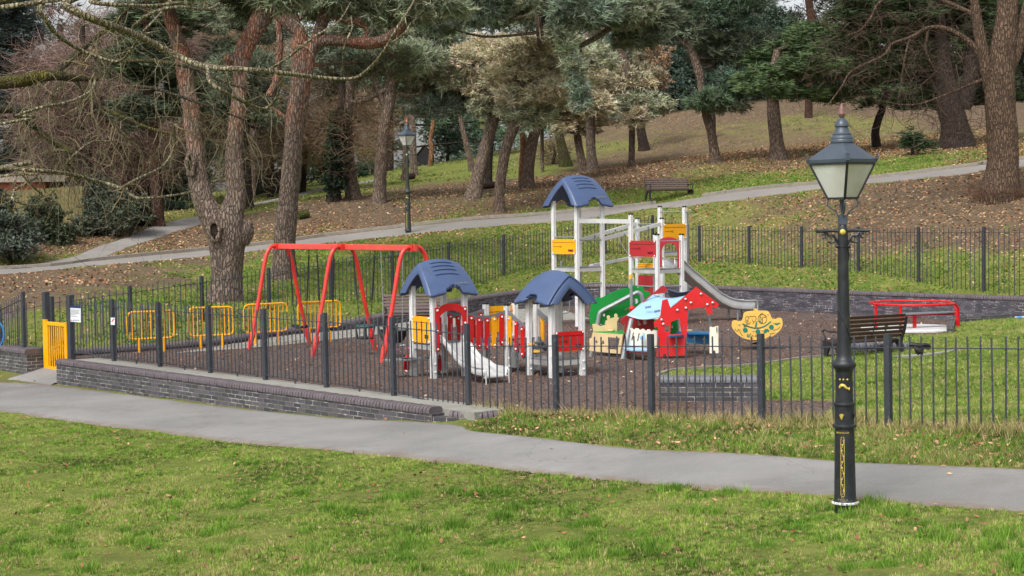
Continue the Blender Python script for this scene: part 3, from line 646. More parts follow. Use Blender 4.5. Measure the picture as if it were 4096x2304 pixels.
# kerb stones on the uphill side of the upper path
pl = smoothline([(p[0], p[1]) for p in UHI], 5); P = np.array(pl); s = np.concatenate([[0], np.cumsum(np.linalg.norm(np.diff(P, axis=0), axis=1))])
m = M(); q = 0
while q + .9 < s[-1]:
    e = [Vector((np.interp(a, s, P[:, 0]), np.interp(a, s, P[:, 1]), 0)) for a in (q, q + .89)]
    for v_ in e: v_.z = h1(v_.x, v_.y) + .045
    if not (5.3 < (e[0].x) < 7.2): m.beam(e[0], e[1], .12, .14, bev=.012)
    q += .9
obj('kerb', m, 'stone', smooth=0)['kind'] = 'structure'
# ------------------------------------------------------------------ railings
def railing(name, label, posts, mat, loc, gap=.128, bot=True, skip=(), lean=0.0, pw=.078, bury=None, group=None, bar=.011):
    """posts: (x, y, z foot, z top). One child per post and per panel of pickets"""
    T = thing(name, label, 'railings', loc, group)
    for i, (x, y, zb, zt) in enumerate(posts):
        if i == len(posts) - 1: d = Vector((x - posts[i - 1][0], y - posts[i - 1][1], 0)).normalized()
        else: d = Vector((posts[i + 1][0] - x, posts[i + 1][1] - y, 0)).normalized()
        nn = Vector((-d.y, d.x, 0))
        if i not in skip:
            m = M(); m.beam((x, y, zb), (x - lean * (zt - zb), y, zt), pw, pw, side=d, bev=.008)
            m.box((x - lean * (zt - zb), y, zt + .004), (pw * .86, pw * .86, .01), (d, nn, Vector((0, 0, 1))))
            obj('fence_post', m, mat, T, smooth=30)
    for i in range(len(posts) - 1):
        a, b = posts[i], posts[i + 1]; L = math.hypot(b[0] - a[0], b[1] - a[1]); n = max(2, round(L / gap))
        d = Vector((b[0] - a[0], b[1] - a[1], 0)).normalized(); m = M()
        for k in range(1, n):
            q = k / n; x = a[0] + (b[0] - a[0]) * q; y = a[1] + (b[1] - a[1]) * q
            zt = a[3] + (b[3] - a[3]) * q - .02; zb = a[2] + (b[2] - a[2]) * q + (.06 if bot else -.02)
            if not bot: zb = min(zb, h1(x, y) - .02)
            j = random.gauss(0, .007); tx = x - lean * (zt - zb) + j; zt += random.gauss(0, .004)
            m.tube([(x, y, zb), (tx, y, zt - .015), (tx, y, zt)], [bar, bar, bar * .45], 6)
        for zo, sel in ((.155, True), (.0, bot)):
            if sel:
                e = []
                for c_ in (a, b):
                    z = c_[3] - zo if zo else c_[2] + .085
                    e.append(Vector((c_[0] - lean * (z - c_[2]), c_[1], z)))
                m.beam(e[0], e[1], .034, .012)
        if bot:
            x, y = (a[0] + b[0]) / 2, (a[1] + b[1]) / 2; z = (a[2] + b[2]) / 2
            m.beam((x, y, z), (x, y, z + .085), .03, .03)
        obj('picket_panel', m, mat, T, smooth=40)
    return T
zs = .1
lp = [(*FL(t_), zs, zs + 1.27) for t_ in (-1.85, 0, 1.88, 3.76, 5.64, 7.52, 9.4)] + [(*FL(11.27), -.1, 1.34)]
railing('railings', 'dark grey railings standing on the brick retaining wall along the front of the play area', lp, 'fence', lp[3][:3], lean=.010)
rp = []
for sx, tf, sy in ((1882, 11.29, None), (2226, 13.2, 1341), (2608, 15.06, 1339), (3048, 16.95, 1337), (3555, 18.85, 1338), (4125, 20.75, 1339), (4700, 22.6, 1342)):
    if sx != 1882:
        # slide along the fence line until the foot projects to sx
        lo_, hi_ = tf - 1.5, tf + 1.5
        for _ in range(40):
            mid = (lo_ + hi_) / 2
            if proj((*FL(mid), .3))[0] < sx: lo_ = mid
            else: hi_ = mid
        tf = mid
    x, y = FL(tf); zt = 1.34 if sy is None else zat(x, y, sy); rp.append((x, y, h1(x, y - .15) - .05, zt if sy else zat(x, y, 1345)))
railing('railings', 'taller dark grey railings rising from the grass verge right of the brick wall', [(*rp[0][:2], rp[0][2], rp[0][3])] + rp[1:], 'fence', rp[2][:3], bot=False, skip=(0,), lean=.010, gap=.155)
# gate posts
for sx, tq, lab, top in ((265, -1.88, 'thick charcoal gate post with the notice beside it, right of the yellow gate', 1168 + 12), (134, -3.05, 'thick scuffed charcoal gate post the yellow gate hangs on', 1168)):
    x, y = FL(tq); m = M(); zt = zat(x, y, top); m.beam((x, y, -.35), (x, y, zt), .13, .13, side=(FD[0], FD[1], 0), bev=.012)
    tag(obj('gate_post', m, 'fence', org=(x, y, 0), smooth=30), lab, 'gate post', 'gate posts')
# yellow gate
a_ = Vector((*FL(-2.98, .06), 0)); b_ = Vector((*FL(-1.98, .06), 0)); d_ = (b_ - a_).normalized()
T = thing('metal_gate', 'small bright yellow self-closing gate of upright bars at the left of the railings', 'gate', (*a_.xy, -.3))
zb_, zt_ = -.27, .80
m = M(); m.beam(a_ + Vector((0, 0, zb_ - .05)), a_ + Vector((0, 0, zt_ + .04)), .07, .13, side=(FN[0], FN[1], 0), bev=.008)
m.beam(a_ + d_ * .09 + Vector((0, 0, zb_)), a_ + d_ * .09 + Vector((0, 0, zt_)), .05, .09, side=(FN[0], FN[1], 0), bev=.008); obj('hinge_post', m, 'gateyellow', T, smooth=30)
m = M(); m.beam(b_ + Vector((0, 0, zb_)), b_ + Vector((0, 0, zt_ + .02)), .06, .08, side=(FN[0], FN[1], 0), bev=.008)
for z in (zb_ + .05, zt_ - .04): m.beam(a_ + d_ * .1 + Vector((0, 0, z)), b_ + Vector((0, 0, z)), .05, .08, bev=.006)
obj('gate_frame', m, 'gateyellow', T, smooth=30)
m = M()
for k in range(1, 9): q = a_ + d_ * (.1 + .9 * k / 9); m.tube([q + Vector((0, 0, zb_ + .05)), q + Vector((0, 0, zt_ - .05))], .014, 8)
obj('bars', m, 'gateyellow', T)
# railings left of the pier, with the extra post on the pier
x0, y0 = FL(-3.75, .2); zz = h1(x0 - .6, y0)
lp = [(x0, y0, .1, zat(x0, y0, 1168))] ; q = W(-40, 1300, 37.0); lp.append((q.x, q.y, -.25, 1.0)); q = W(-330, 1300, 38.6); lp.append((q.x, q.y, -.35, .9))
lp[0] = (x0, y0, -.05, zat(x0, y0, 1168))
T = railing('railings', 'dark railings running off to the left of the brick pier', [(x0, y0, .1, zat(x0, y0, 1168)), (lp[1][0], lp[1][1], -.28, zat(lp[1][0], lp[1][1], 1232)), lp[2]], 'fence', (x0, y0, 0), bot=True)
# back railings
bk = [((-330, 1262), 38.5), ((0, 1230), 37.2), ((207, 1187), 37.6), ((519, 1146), 39.0), ((806, 1106), 40.8), ((1074, 1072), 43.2), ((1322, 1034), 45.2), ((1568, 1005), 47.6), ((1794, 970), 50.4), ((2014, 941), 53.2), ((2215, 912), 55.8), ((2420, 884), 57.4), ((2610, 861), 58.6), ((2797, 903), 56.6),
      ((2996, 905), 54.2), ((3206, 906), 51.6), ((3433, 908), 49.2), ((3674, 909), 46.6), ((3935, 908), 44.2), ((4230, 908), 42.0)]
bp = []
for (sx, sy), D in bk:
    p = W(sx, sy, D); zf = h1(p.x, p.y); bp.append((p.x, p.y, zf - .05, p.z))
railing('railings', 'long far run of dark railings on the grass bank behind the play area', bp, 'fence_far', bp[8][:3], bot=False, gap=.18, bar=.012, pw=.085)
# notice and sticker
def cardpx(px, P0, n, th): return [on_plane(x, y, P0, n) for x, y in px]
nF = Vector((FN[0], FN[1], 0))
P0 = Vector((*FL(-1.2, .04), 0))
T = thing('notice_board', 'white notice with a blue heading tied to the railings beside the gate', 'sign', on_plane(300, 1256, P0, nF))
m = M(); m.slab(cardpx([(278, 1222), (322, 1224), (323, 1290), (278, 1286)], P0, nF, .01), [], nF * -.008); recalc(obj('board', m, 'paper', T, smooth=0))
P1 = P0 + nF * .004
m = M(); m.slab(cardpx([(278, 1221), (322, 1223), (322, 1233), (278, 1231)], P1, nF, .01), [], nF * -.004); recalc(obj('heading', m, 'signblue', T, smooth=0))
m = M()
for k, (y, w_) in enumerate(((1238, 34), (1242, 36), (1246, 30), (1250, 35), (1254, 36), (1258, 20), (1264, 30))):
    m.slab(cardpx([(282, y), (282 + w_, y + 1), (282 + w_, y + 2.2), (282, y + 1.2)], P1, nF, .01), [], nF * -.002)
for k in range(5): m.slab(cardpx([(284 + k * 7, 1279), (288 + k * 7, 1279.3), (288 + k * 7, 1283.5), (284 + k * 7, 1283)], P1, nF, .01), [], nF * -.002)
obj('print', m, 'ink', T, smooth=0)
P0 = Vector((*FL(0, .052), 0)); m = M()
T = thing('post_sticker', 'small white prohibition sticker on the first railing post right of the notice', 'sticker', on_plane(451, 1285, P0, nF))
m.slab(cardpx([(443, 1270), (459, 1271), (459, 1300), (443, 1299)], P0, nF, .01), [], nF * -.006); recalc(obj('card', m, 'paper', T, smooth=0))
m = M(); P1 = P0 + nF * .003; m.slab(cardpx([(445, 1286), (455, 1274), (457.5, 1276), (449, 1287)], P1, nF, .01), [], nF * -.002); obj('red_mark', m, 'railred', T, smooth=0)

# ------------------------------------------------------------------ lamps
def make_lamp(base, k, dark, label, capmat, tilt=0.0, text=True):
    """k = size factor against the near lamp (metres); cast iron post with square lantern"""
    T = thing('lamp_post', label, 'street lamp', base); B = Vector(base); V3 = lambda x, y, z: B + Vector((x, y, z)) * k
    m = M()
    m.lathe([(a * k * 1.2, z * k) for a, z in ((.088, -.15), (.092, .06), (.098, .085), (.112, .1), (.112, .12), (.100, .14), (.098, .15), (.093, .45), (.088, .86), (.086, .92), (.104, .925), (.108, .94), (.104, .958), (.088, .965), (.085, 1.02), (.088, 1.16), (.096, 1.165), (.099, 1.18), (.095, 1.195), (.082, 1.2), (.078, 1.26), (.077, 1.52), (.082, 1.55), (.1, 1.57), (.108, 1.6), (.104, 1.63), (.085, 1.65), (.072, 1.67), (.066, 1.71), (.062, 1.76), (.058, 1.9), (.053, 2.3), (.045, 2.95), (.046, 3.0))], B, 28)
    obj('post', m, dark, T, smooth=45)
    m = M()                                                          # twisted rib up the shaft
    pts = []
    for i in range(90):
        z = 1.75 + i / 89 * 1.15; r_ = (.0605 - (z - 1.75) / 1.25 * .013) * 1.2; a = z * 6.6 + .6
        pts.append(V3(math.cos(a) * r_, -math.sin(a) * r_, z))
    m.tube(pts, .008 * k, 6); obj('twisted_rib', m, dark, T)
    m = M(); m.lathe([(.135 * k, .09 * k), (.147 * k, .1 * k), (.145 * k, .115 * k), (.122 * k, .128 * k)], B, 28); obj('foot_ring', m, 'chip' if text else dark, T)
    # ladder arms with scrolls
    m = M(); m.lathe([(.05 * k, 2.97 * k), (.055 * k, 3.0 * k), (.048 * k, 3.1 * k), (.03 * k, 3.13 * k)], B, 16)
    m.lathe([(.05 * k, 2.86 * k), (.062 * k, 2.87 * k), (.062 * k, 2.89 * k), (.05 * k, 2.9 * k)], B, 16)
    for s in (-1, 1):
        m.tube([V3(s * .04, 0, 3.045), V3(s * .1, 0, 3.05), V3(s * .26, 0, 3.045), V3(s * .285, 0, 3.05)], [.022 * k, .017 * k, .018 * k, .024 * k], 8)
        pts = []
        for i in range(40):
            a = i / 39 * 5.6; rr = .014 + .016 * a / 5.6 * 2.2; pts.append(V3(s * (.118 + rr * math.cos(a)), 0, 2.965 + rr * math.sin(a)))
        m.tube(pts, .012 * k, 6)
        pts = []
        for i in range(30):
            a = i / 29 * 5.0; rr = .008 + .026 * a / 5; pts.append(V3(s * (.212 + rr * math.cos(a)), 0, 3.005 + rr * math.sin(a)))
        m.tube(pts, .011 * k, 6)
        m.tube([V3(s * .05, 0, 2.9), V3(s * .07, 0, 2.95), V3(s * .1, 0, 3.0), V3(s * .15, 0, 2.995), V3(s * .18, 0, 3.035)], .014 * k, 6)
        m.ball(V3(s * .062, -.02, 2.88), .022 * k, 8)
    obj('ladder_arm', m, dark, T)
    m = M(); m.ball(V3(-.012, -.055, 3.035), .032 * k, 10, (1, .6, 1)); obj('boss', m, 'gold', T)
    # lantern cradle
    m = M(); m.box(V3(0, 0, 3.165), (.086 * k, .086 * k, .1 * k), bev=.008 * k); m.beam(V3(0, 0, 3.2), V3(0, 0, 3.4), .028 * k, .028 * k); m.tube([V3(0, -.02, 3.2), V3(.012, -.05, 3.3), V3(.0, -.03, 3.4)], .012 * k, 6)
    rot = R(267)
    for q in range(4):
        a = rot + q * math.pi / 2; e = Vector((math.cos(a), math.sin(a), 0)) * k; Z = Vector((0, 0, k))
        pts = smoothline([B + e * .045 + Z * 3.19, B + e * .07 + Z * 3.25, B + e * .15 + Z * 3.31, B + e * .163 + Z * 3.35, B + e * .145 + Z * 3.385, B + e * .115 + Z * 3.392], 4)
        m.tube(pts, .007 * k, 6)
    obj('cradle', m, 'lamp' if text else dark, T)
    zb, zt = 3.395, 3.77
    def sqr(hd, z): return [B + Vector((math.cos(rot + math.pi / 4 * 2 * q), math.sin(rot + math.pi / 2 * q), 0)) * hd * k + Vector((0, 0, z * k)) for q in range(4)]
    lo, hi = sqr(.155, zb), sqr(.345, zt)
    m = M()
    for q in range(4):
        m.beam(lo[q], hi[q], .026 * k, .026 * k); m.beam(lo[q], lo[(q + 1) % 4], .024 * k, .024 * k); m.beam(hi[q], hi[(q + 1) % 4], .026 * k, .034 * k)
    obj('lantern_frame', m, 'lampblack' if text else 'lamp', T, smooth=0)
    m = M(); c1 = sum(lo, Vector()) / 4
    for q in range(4):
        a_, b_, c_, d_ = lo[q], lo[(q + 1) % 4], hi[(q + 1) % 4], hi[q]; n_ = (b_ - a_).cross(d_ - a_).normalized() * (.004 * k)
        m.add([v.lerp((a_ + b_ + c_ + d_) / 4, .04) + o for o in (-n_, n_) for v in (a_, b_, c_, d_)], [(0, 1, 2, 3), (7, 6, 5, 4), (0, 4, 5, 1), (1, 5, 6, 2), (2, 6, 7, 3), (3, 7, 4, 0)])
    recalc(obj('glass_pane', m, 'glass', T, smooth=0))
    m = M(); m.tube([V3(0, 0, 3.4), V3(0, 0, 3.55)], .022 * k, 8); m.lathe([(.05 * k, 3.55 * k), (.055 * k, 3.6 * k), (.04 * k, 3.7 * k), (.01 * k, 3.74 * k)], B, 12); obj('burner', m, 'paper', T)
    m = M(); e = sqr(.37, zt + .005); e2 = sqr(.375, zt + .04); r8 = [B + Vector((math.cos(rot + math.pi / 8 * q), math.sin(rot + math.pi / 8 * q), 0)) * .118 * k + Vector((0, 0, 3.985 * k)) for q in range(16)]
    # square eaves blending to a round neck
    ring = []
    for q in range(4):
        for s in range(4): ring.append(e2[q].lerp(e2[(q + 1) % 4], s / 4))
    ring0 = []
    for q in range(4):
        for s in range(4): ring0.append(e[q].lerp(e[(q + 1) % 4], s / 4))
    m.add(ring0 + ring + r8, [(i, (i + 1) % 16, 16 + (i + 1) % 16, 16 + i) for i in range(16)] + [(16 + i, 16 + (i + 1) % 16, 32 + (i + 1) % 16, 32 + i) for i in range(16)] + [tuple(range(15, -1, -1)), tuple(range(32, 48))])
    for q in range(4):
        o_ = (e[q] - B); o_.z = 0; o_.normalize(); sd_ = o_.cross(Vector((0, 0, 1)))
        m.box(e2[q] + Vector((0, 0, .02 * k)), (.012 * k, .05 * k, .07 * k), (o_, sd_, Vector((0, 0, 1))))
        m.ball(e2[q] + Vector((0, 0, .055 * k)), .013 * k, 6)
    obj('roof', m, 'lamp', T, smooth=30)
    m = M(); m.lathe([(a * k, z * k) for a, z in ((.11, 3.98), (.124, 3.99), (.126, 4.01), (.118, 4.025), (.12, 4.04), (.112, 4.06), (.098, 4.07), (.1, 4.085), (.086, 4.1), (.07, 4.14), (.066, 4.16), (.08, 4.165), (.08, 4.175), (.072, 4.2), (.052, 4.235), (.025, 4.255), (.016, 4.262))], B, 28); obj('vent_cap', m, 'lamp', T)
    m = M(); m.lathe([(a * k, z * k) for a, z in ((.014, 4.255), (.03, 4.27), (.037, 4.295), (.039, 4.3), (.036, 4.305), (.034, 4.33), (.02, 4.37), (.01, 4.4), (.006, 4.415))], B, 16); obj('finial', m, capmat, T)
    # gold reliefs low on the post, on the side toward the camera
    m = M(); ang0 = R(-98)
    def on(a, z, r_): return B + Vector((math.cos(ang0 + a) * r_ * 1.2, math.sin(ang0 + a) * r_ * 1.2, z)) * k
    for a in (-.55, -.15, .32): m.ball(on(a, 1.45, .078), .011 * k, 8)
    fs = smoothline([on(a, z, .08) for a, z in ((-.6, 1.36), (-.4, 1.385), (-.1, 1.385), (.25, 1.355), (.5, 1.35))], 5)
    m.tube(fs, list(np.interp(np.linspace(0, 1, len(fs)), [0, .3, .7, .9, 1], [.012 * k, .019 * k, .013 * k, .008 * k, .02 * k])), 8)
    obj('fish_relief', m, 'gold', T)
    for a in (-.35, 1.15):
        m = M()
        for q in range(5):
            aa = (q - 2) * .32; m.tube([on(a, 1.02, .088), on(a + math.sin(aa) * .25, 1.05 + math.cos(aa) * .03, .094)], [.006 * k, .011 * k], 6)
        obj('shell_relief', m, 'gold' if a < 0 else dark, T)
    m = M()
    lo_, hi_ = .19, .83; w0 = .17
    fr = [on(-.28 + w0 * math.cos(u) * (1), z, .0985 - (z - .15) * .015) for u, z in ((math.pi, lo_ + .02), (math.pi, hi_ - .03), (2.4, hi_), (.8, hi_), (0, hi_ - .03), (0, lo_ + .02), (-.8, lo_), (-2.4, lo_), (math.pi, lo_ + .02))]
    m.tube(fr, .0032 * k, 5, cap=False)
    m.tube([on(-.28 + .11 * math.sin(q * .55), lo_ + .02 + (hi_ - lo_ - .05) * q / 39, .099 - (hi_ - lo_) * q / 39 * .014) for q in range(40)], .0035 * k, 5)
    for q in range(9): m.ball(on(-.28 + .09 * math.sin(q * 2.2 + 1), lo_ + .06 + q * .062, .098 - q * .0009), .0095 * k, 6)
    obj('scroll_relief', m, 'gold', T)
    if text:
        for txt, z, mt_ in (('BOROUGH', .875, 'gold'), ('OF', .172, 'gold'), ('POOLE', .152, 'gold')):
            m = M(); n = len(txt)
            for i_, ch in enumerate(txt):
                a = -.28 + (i_ - (n - 1) / 2) * .19 * (1 if n > 2 else .8); p = on(a, z, .0925 if z > .5 else .099); ax = Vector((-math.sin(ang0 + a), math.cos(ang0 + a), 0))
                text_on(m, ch, .026 * k if z > .5 else .019 * k, p, ax, (0, 0, 1), .002)
            obj('lettering', m, mt_, T, smooth=0)
    T.rotation_euler = (0, -tilt, 0)
    return T
pb = A(3381, 2052); kk = (zat(pb.x, pb.y, 412) - pb.z) / 4.415
make_lamp(pb, kk, 'lampblack', 'black cast iron lamp post with gold reliefs and grey lantern standing by the front path', 'copper', tilt=R(.35))
pb2 = A(1633, 933); k2 = (zat(pb2.x, pb2.y, 476) - pb2.z) / 4.415
make_lamp(pb2, k2, 'farlamp', 'distant mossy green lamp post with shiny copper finial beside the upper path', 'orangecopper', text=False)

# ------------------------------------------------------------------ benches
def bench(label, base, yaw, L, slat, seatmat=None, nb=5, curve=True):
    """local: x along, -y is the front; yaw turns it"""
    T = thing('park_bench', label, 'bench', base); c, s = math.cos(yaw), math.sin(yaw)
    def P(x, y, z): return Vector(base) + Vector((x * c - y * s, x * s + y * c, z))
    ax = Vector((c, s, 0))
    m = M()
    for i in range(4): m.beam(P(-L / 2, -.25 + i * .115, .44 - .012 * i), P(L / 2, -.25 + i * .115, .44 - .012 * i), .098, .032, side=(-s, c, 0), bev=.006)
    obj('seat', m, seatmat or slat, T, smooth=30)
    m = M()
    for i in range(nb):
        z = .50 + i * .084; y = .2 + i * .036 - (.004 * i * i if curve else 0)
        up = P(0, .034, .084) - P(0, 0, 0)
        m.beam(P(-L / 2, y, z), P(L / 2, y, z), .026, .068, side=up.cross(ax), bev=.006)
    obj('backrest', m, slat, T, smooth=30)
    for x in (-L / 2 + .03, L / 2 - .03):
        m = M()
        out = [(-.30, 0), (-.20, 0), (-.17, .1), (-.10, .28), (.0, .36), (.1, .28), (.2, .1), (.24, 0), (.34, 0), (.28, .18), (.22, .34), (.24, .44), (.32, .62), (.375, .89), (.34, .9), (.29, .7), (.22, .5), (.17, .42), (-.25, .425), (-.29, .40), (-.24, .22)]
        m.slab([P(x - .022, y, z) for y, z in out], [], ax * .044)
        if nb: m.tube(smoothline([P(x, .25, .60), P(x, .1, .64), P(x, -.1, .63), P(x, -.24, .66), P(x, -.29, .62), P(x, -.26, .57), P(x, -.22, .5), P(x, -.22, .42)], 4), .019, 8)
        obj('end_frame', recalc_m(m), 'iron', T, smooth=40)
    m = M(); m.tube([P(0, .23, .5), P(0, .375, .88)], .012, 6); obj('back_strap', m, 'iron', T)
    return T
def recalc_m(m): return m
b1 = A(2594, 812); b2 = A(2757, 799)
bench('timber park bench with iron ends beside the upper path on the hillside', (b1 + b2) / 2 + Vector((.05, .25, 0)), R(17), (b2 - b1).length * 1.02, 'slat')
b1 = G(1548, 1330); b2 = G(1770, 1322)
bench('timber bench with curved back standing inside the play area behind the swings', (b1 + b2) / 2 + Vector((0, .25, 0)), R(8), 1.62, 'slat', nb=6)
b1 = G(3300, 1432); 
bench('dark brown bench seen from behind beside the right hand lawn', Vector((b1.x + .86, b1.y + .3, -.09)), R(180 + 30), 1.75, 'slatdk', nb=6)
# ------------------------------------------------------------------ play equipment helpers
Z3 = Vector((0, 0, 1))
def post(m, p, z0, z1, w, u):
    """aluminium post with corner grooves"""
    u = Vector((*u, 0)).normalized() if len(u) == 2 else u; v = Vector((-u.y, u.x, 0)); h = w / 2; g_ = w * .12; d = w * .09
    pr = [(-h + d, -h), (-g_, -h), (-g_ * .6, -h + d), (g_ * .6, -h + d), (g_, -h), (h - d, -h), (h, -h + d), (h, -g_), (h - d, -g_ * .6), (h - d, g_ * .6), (h, g_), (h, h - d), (h - d, h), (g_, h), (g_ * .6, h - d), (-g_ * .6, h - d), (-g_, h), (-h + d, h), (-h, h - d), (-h, g_), (-h + d, g_ * .6), (-h + d, -g_ * .6), (-h, -g_), (-h, -h + d)]
    n = len(pr); P = Vector((p[0], p[1], 0))
    m.add([P + u * a + v * b + Z3 * z for z in (z0, z1) for a, b in pr], [(i, (i + 1) % n, n + (i + 1) % n, n + i) for i in range(n)] + [tuple(range(n - 1, -1, -1)), tuple(range(n, 2 * n))])
def bolts(m, pts, r, n_):
    for p in pts: m.ball(Vector(p) + Vector(n_) * r * .3, r, 8, (1, 1, 1))
def roof(T, c, u, v, z0, H_, wid, Lb, Lt, arch=.08):
    """plastic saddle roof: ridge along u (half lengths Lt ridge / Lb eaves), slopes fall along +-v (half width wid)"""
    c = Vector((c[0], c[1], 0)); m = M(); NA, NB = 44, 40
    def S(a, b, off=0.0):
        # a,b in -1..1
        ab = abs(b); prof = (1 - (1 - ab) ** 1) ; drop = 0
        La = Lt + (Lb - Lt) * ab ** .9
        nt = 0.0
        if ab > .72:
            q = abs(a) / .36
            if q < 1: nt = math.sqrt(1 - q * q) * .15
            e = max(0, abs(a) - .8) / .2; nt = max(nt, e * .03)
        b2 = math.copysign(min(ab, 1 - nt), b) if ab > 1 - nt else b
        d2 = H_ * (.62 * abs(b2) + .38 * abs(b2) ** 2.2)
        return c + u * (a * La) + v * (b2 * wid) + Z3 * (z0 + H_ - d2 - arch * a * a + off)
    vs = [S(-1 + 2 * i / NA, -1 + 2 * j / NB) for i in range(NA + 1) for j in range(NB + 1)]
    k = NB + 1; fs = [(i * k + j, (i + 1) * k + j, (i + 1) * k + j + 1, i * k + j + 1) for i in range(NA) for j in range(NB)]
    m.add(vs, fs)
    o = obj('roof_shell', m, 'navy', T, smooth=28)
    md = o.modifiers.new('thick', 'SOLIDIFY'); md.thickness = .045; md.offset = -1
    # gable rims
    m = M()
    for s in (-1, 1):
        top = [S(s, -1 + 2 * j / NB) for j in range(NB + 1)]
        inn = []
        for j, p in enumerate(top):
            b = -1 + 2 * j / NB; ap = c + v * (b * wid * .80) + u * (p - c).dot(u)
            zz = p.z - .13 - .05 * (1 - abs(b)); inn.append(Vector((ap.x, ap.y, max(zz, z0 + .005 * 0 - .02))))
        for sh in (0, ):
            n0 = len(m.v); o_ = u * (-.05 * s)
            vs = top + inn + [p + o_ for p in inn]; q = NB + 1
            m.add(vs, [(j, j + 1, q + j + 1, q + j) for j in range(NB)] + [(q + j, q + j + 1, 2 * q + j + 1, 2 * q + j) for j in range(NB)])
    o = obj('gable_rim', m, 'navy', T, smooth=35)
    md = o.modifiers.new('thick', 'SOLIDIFY'); md.thickness = .02
    m = M()
    for b in (.16, .29, .42, .55):
        for s in (-1, 1):
            pts = [S(a, s * b, .008) for a in np.linspace(-.55, .55, 12)]
            m.tube(pts, [.006] + [.016] * 10 + [.006], 6)
    obj('roof_rib', m, 'navy', T)
    return S
def board(T, name, px, P0, n, mat, th=.02, holes=(), sc=1, off=(0, 0)):
    n = Vector(n).normalized(); cv = lambda p: on_plane(off[0] + p[0] / sc, off[1] + p[1] / sc, P0, n)
    m = M(); m.slab([cv(p) for p in px], [[cv(p) for p in h] for h in holes], -n * th if n.y > 0 else n * -th)
    return recalc(obj(name, m, mat, T, smooth=0))
def emblem_panel(T, p, q, z0, z1, mat, lines=True, brand=True, nrm=None):
    """rectangular board between two posts with engraved lines, ring, maker's pill and corner bolts"""
    p = Vector((p[0], p[1], 0)); q = Vector((q[0], q[1], 0)); ax = (q - p).normalized(); n = nrm or Vector((ax.y, -ax.x, 0)); L = (q - p).length; hgt = z1 - z0
    m = M(); m.box((p + q) / 2 + Z3 * (z0 + z1) / 2, (L, .018, hgt), (ax, -n, Z3), bev=0); o = obj('panel', m, mat, T, smooth=0)
    f = n * .0125
    m = M(); at = lambda a, b: p + ax * (a * L) + Z3 * (z0 + b * hgt) + f
    m.beam(at(.05, .78), at(.95, .78), .003, .008, side=n); m.beam(at(.05, .5), at(.36, .5), .003, .008, side=n)
    m.tube([at(.385 + .028 * math.cos(t_), .5 + .028 * math.sin(t_) * L / hgt) for t_ in np.linspace(0, 6.283, 13)], .004, 5, cap=False)
    if brand: m.box(at(.8, .25), (.2 * L, .006, .13 * hgt), (ax, n, Z3))
    mk = obj('engraving', m, 'black', o, smooth=0)
    if brand:
        m = M(); text_on(m, 'KOMPAN', .07 * L * .6, at(.8, .25) + n * .005, ax, Z3, .002); obj('lettering', m, 'railred', o, smooth=0)
    m = M(); bolts(m, [at(a, b) for a in (.035, .965) for b in (.06, .94)], .02, n); obj('bolt', m, 'paper', T)
    return o
# ------------------------------------------------------------------ toddler play unit (two roofed towers, bridge, steps, slide)
th_ = R(36); u2 = Vector((math.cos(th_), math.sin(th_), 0)); v2 = Vector((-math.sin(th_), math.cos(th_), 0)); Lm = .70
A2 = G(1736, 1514); A4 = A2 + u2 * Lm; A1 = A2 + v2 * Lm; A3 = A4 + v2 * Lm
M1 = A4 + u2 * .98; M2 = M1 + v2 * Lm; M4 = M1 + u2 * Lm; M3 = M4 + v2 * Lm
B1 = M1 - v2 * Lm; B4 = M4 - v2 * Lm; B2 = B1 - v2 * Lm; B3 = B4 - v2 * Lm
T = thing('play_tower', 'low toddler play unit with two blue roofed towers, wavy bridge, steps and short slide', 'play unit', A4)
zA = zat(A2.x, A2.y, 1167) + .03; zB = zat(B2.x, B2.y, 1050 + 455 / 2.84) + .05; zM = zat(M1.x, M1.y, 1222)
for P_, z1 in ((A1, zA), (A2, zA), (A3, zA), (A4, zA), (B1, zB), (B2, zB), (B3, zB), (B4, zB), (M1, zM), (M2, zM), (M3, zM), (M4, zM)):
    m = M(); post(m, P_, -.1, z1 + (.06 if z1 != zM else 0), .1, u2); po = obj('tower_post', m, 'white_metal', T, smooth=25)
    m = M()
    nv = (-v2 - u2 * 0)
    for q in (.12, .27): bolts(m, [P_ - v2 * .052 + Z3 * q + u2 * .0, P_ + u2 * .052 + Z3 * (q + .03) * 1], .022, -v2)
    m.box(P_ + Z3 * .19, (.104, .104, .42), (u2, v2, Z3)) ; obj('post_foot', m, 'white_metal', po, smooth=0)
    if z1 == zM: m = M(); m.box(P_ + Z3 * (zM + .012), (.106, .106, .03), (u2, v2, Z3), bev=.02); obj('post_cap', m, 'black', po, smooth=0)
cA = (A1 + A4) / 2; cB = (B1 + B3) / 2
hA = zat(cA.x, cA.y, 1044) - zA + .04; hB = zat(cB.x, cB.y, 1103) - zB + .06
m = M()
SA = roof(T, cA, u2, v2, zA - .05, hA + .05, .56, .53, .44)
SB = roof(T, cB, v2, u2, zB - .05, hB + .05, .56, .53, .44)
m = M()
p_ = SA(.45, -.8, .012); q_ = (SA(.45, -.72) - SA(.45, -.85)).normalized(); text_on(m, 'KOMPAN', .07, p_, u2, q_, .003)
p_ = SB(.0, -.78, .012); q_ = (SB(0, -.7) - SB(0, -.82)).normalized(); text_on(m, 'KOMPAN', .07, SB(-.1, -.8, .012), -v2, q_, .003)
obj('lettering', m, 'greyboard', T, smooth=0)
zp = zat(A2.x, A2.y, 950 + 830 / 1.932) ; zpB = zat(B2.x, B2.y, 1050 + 1115 / 2.84)
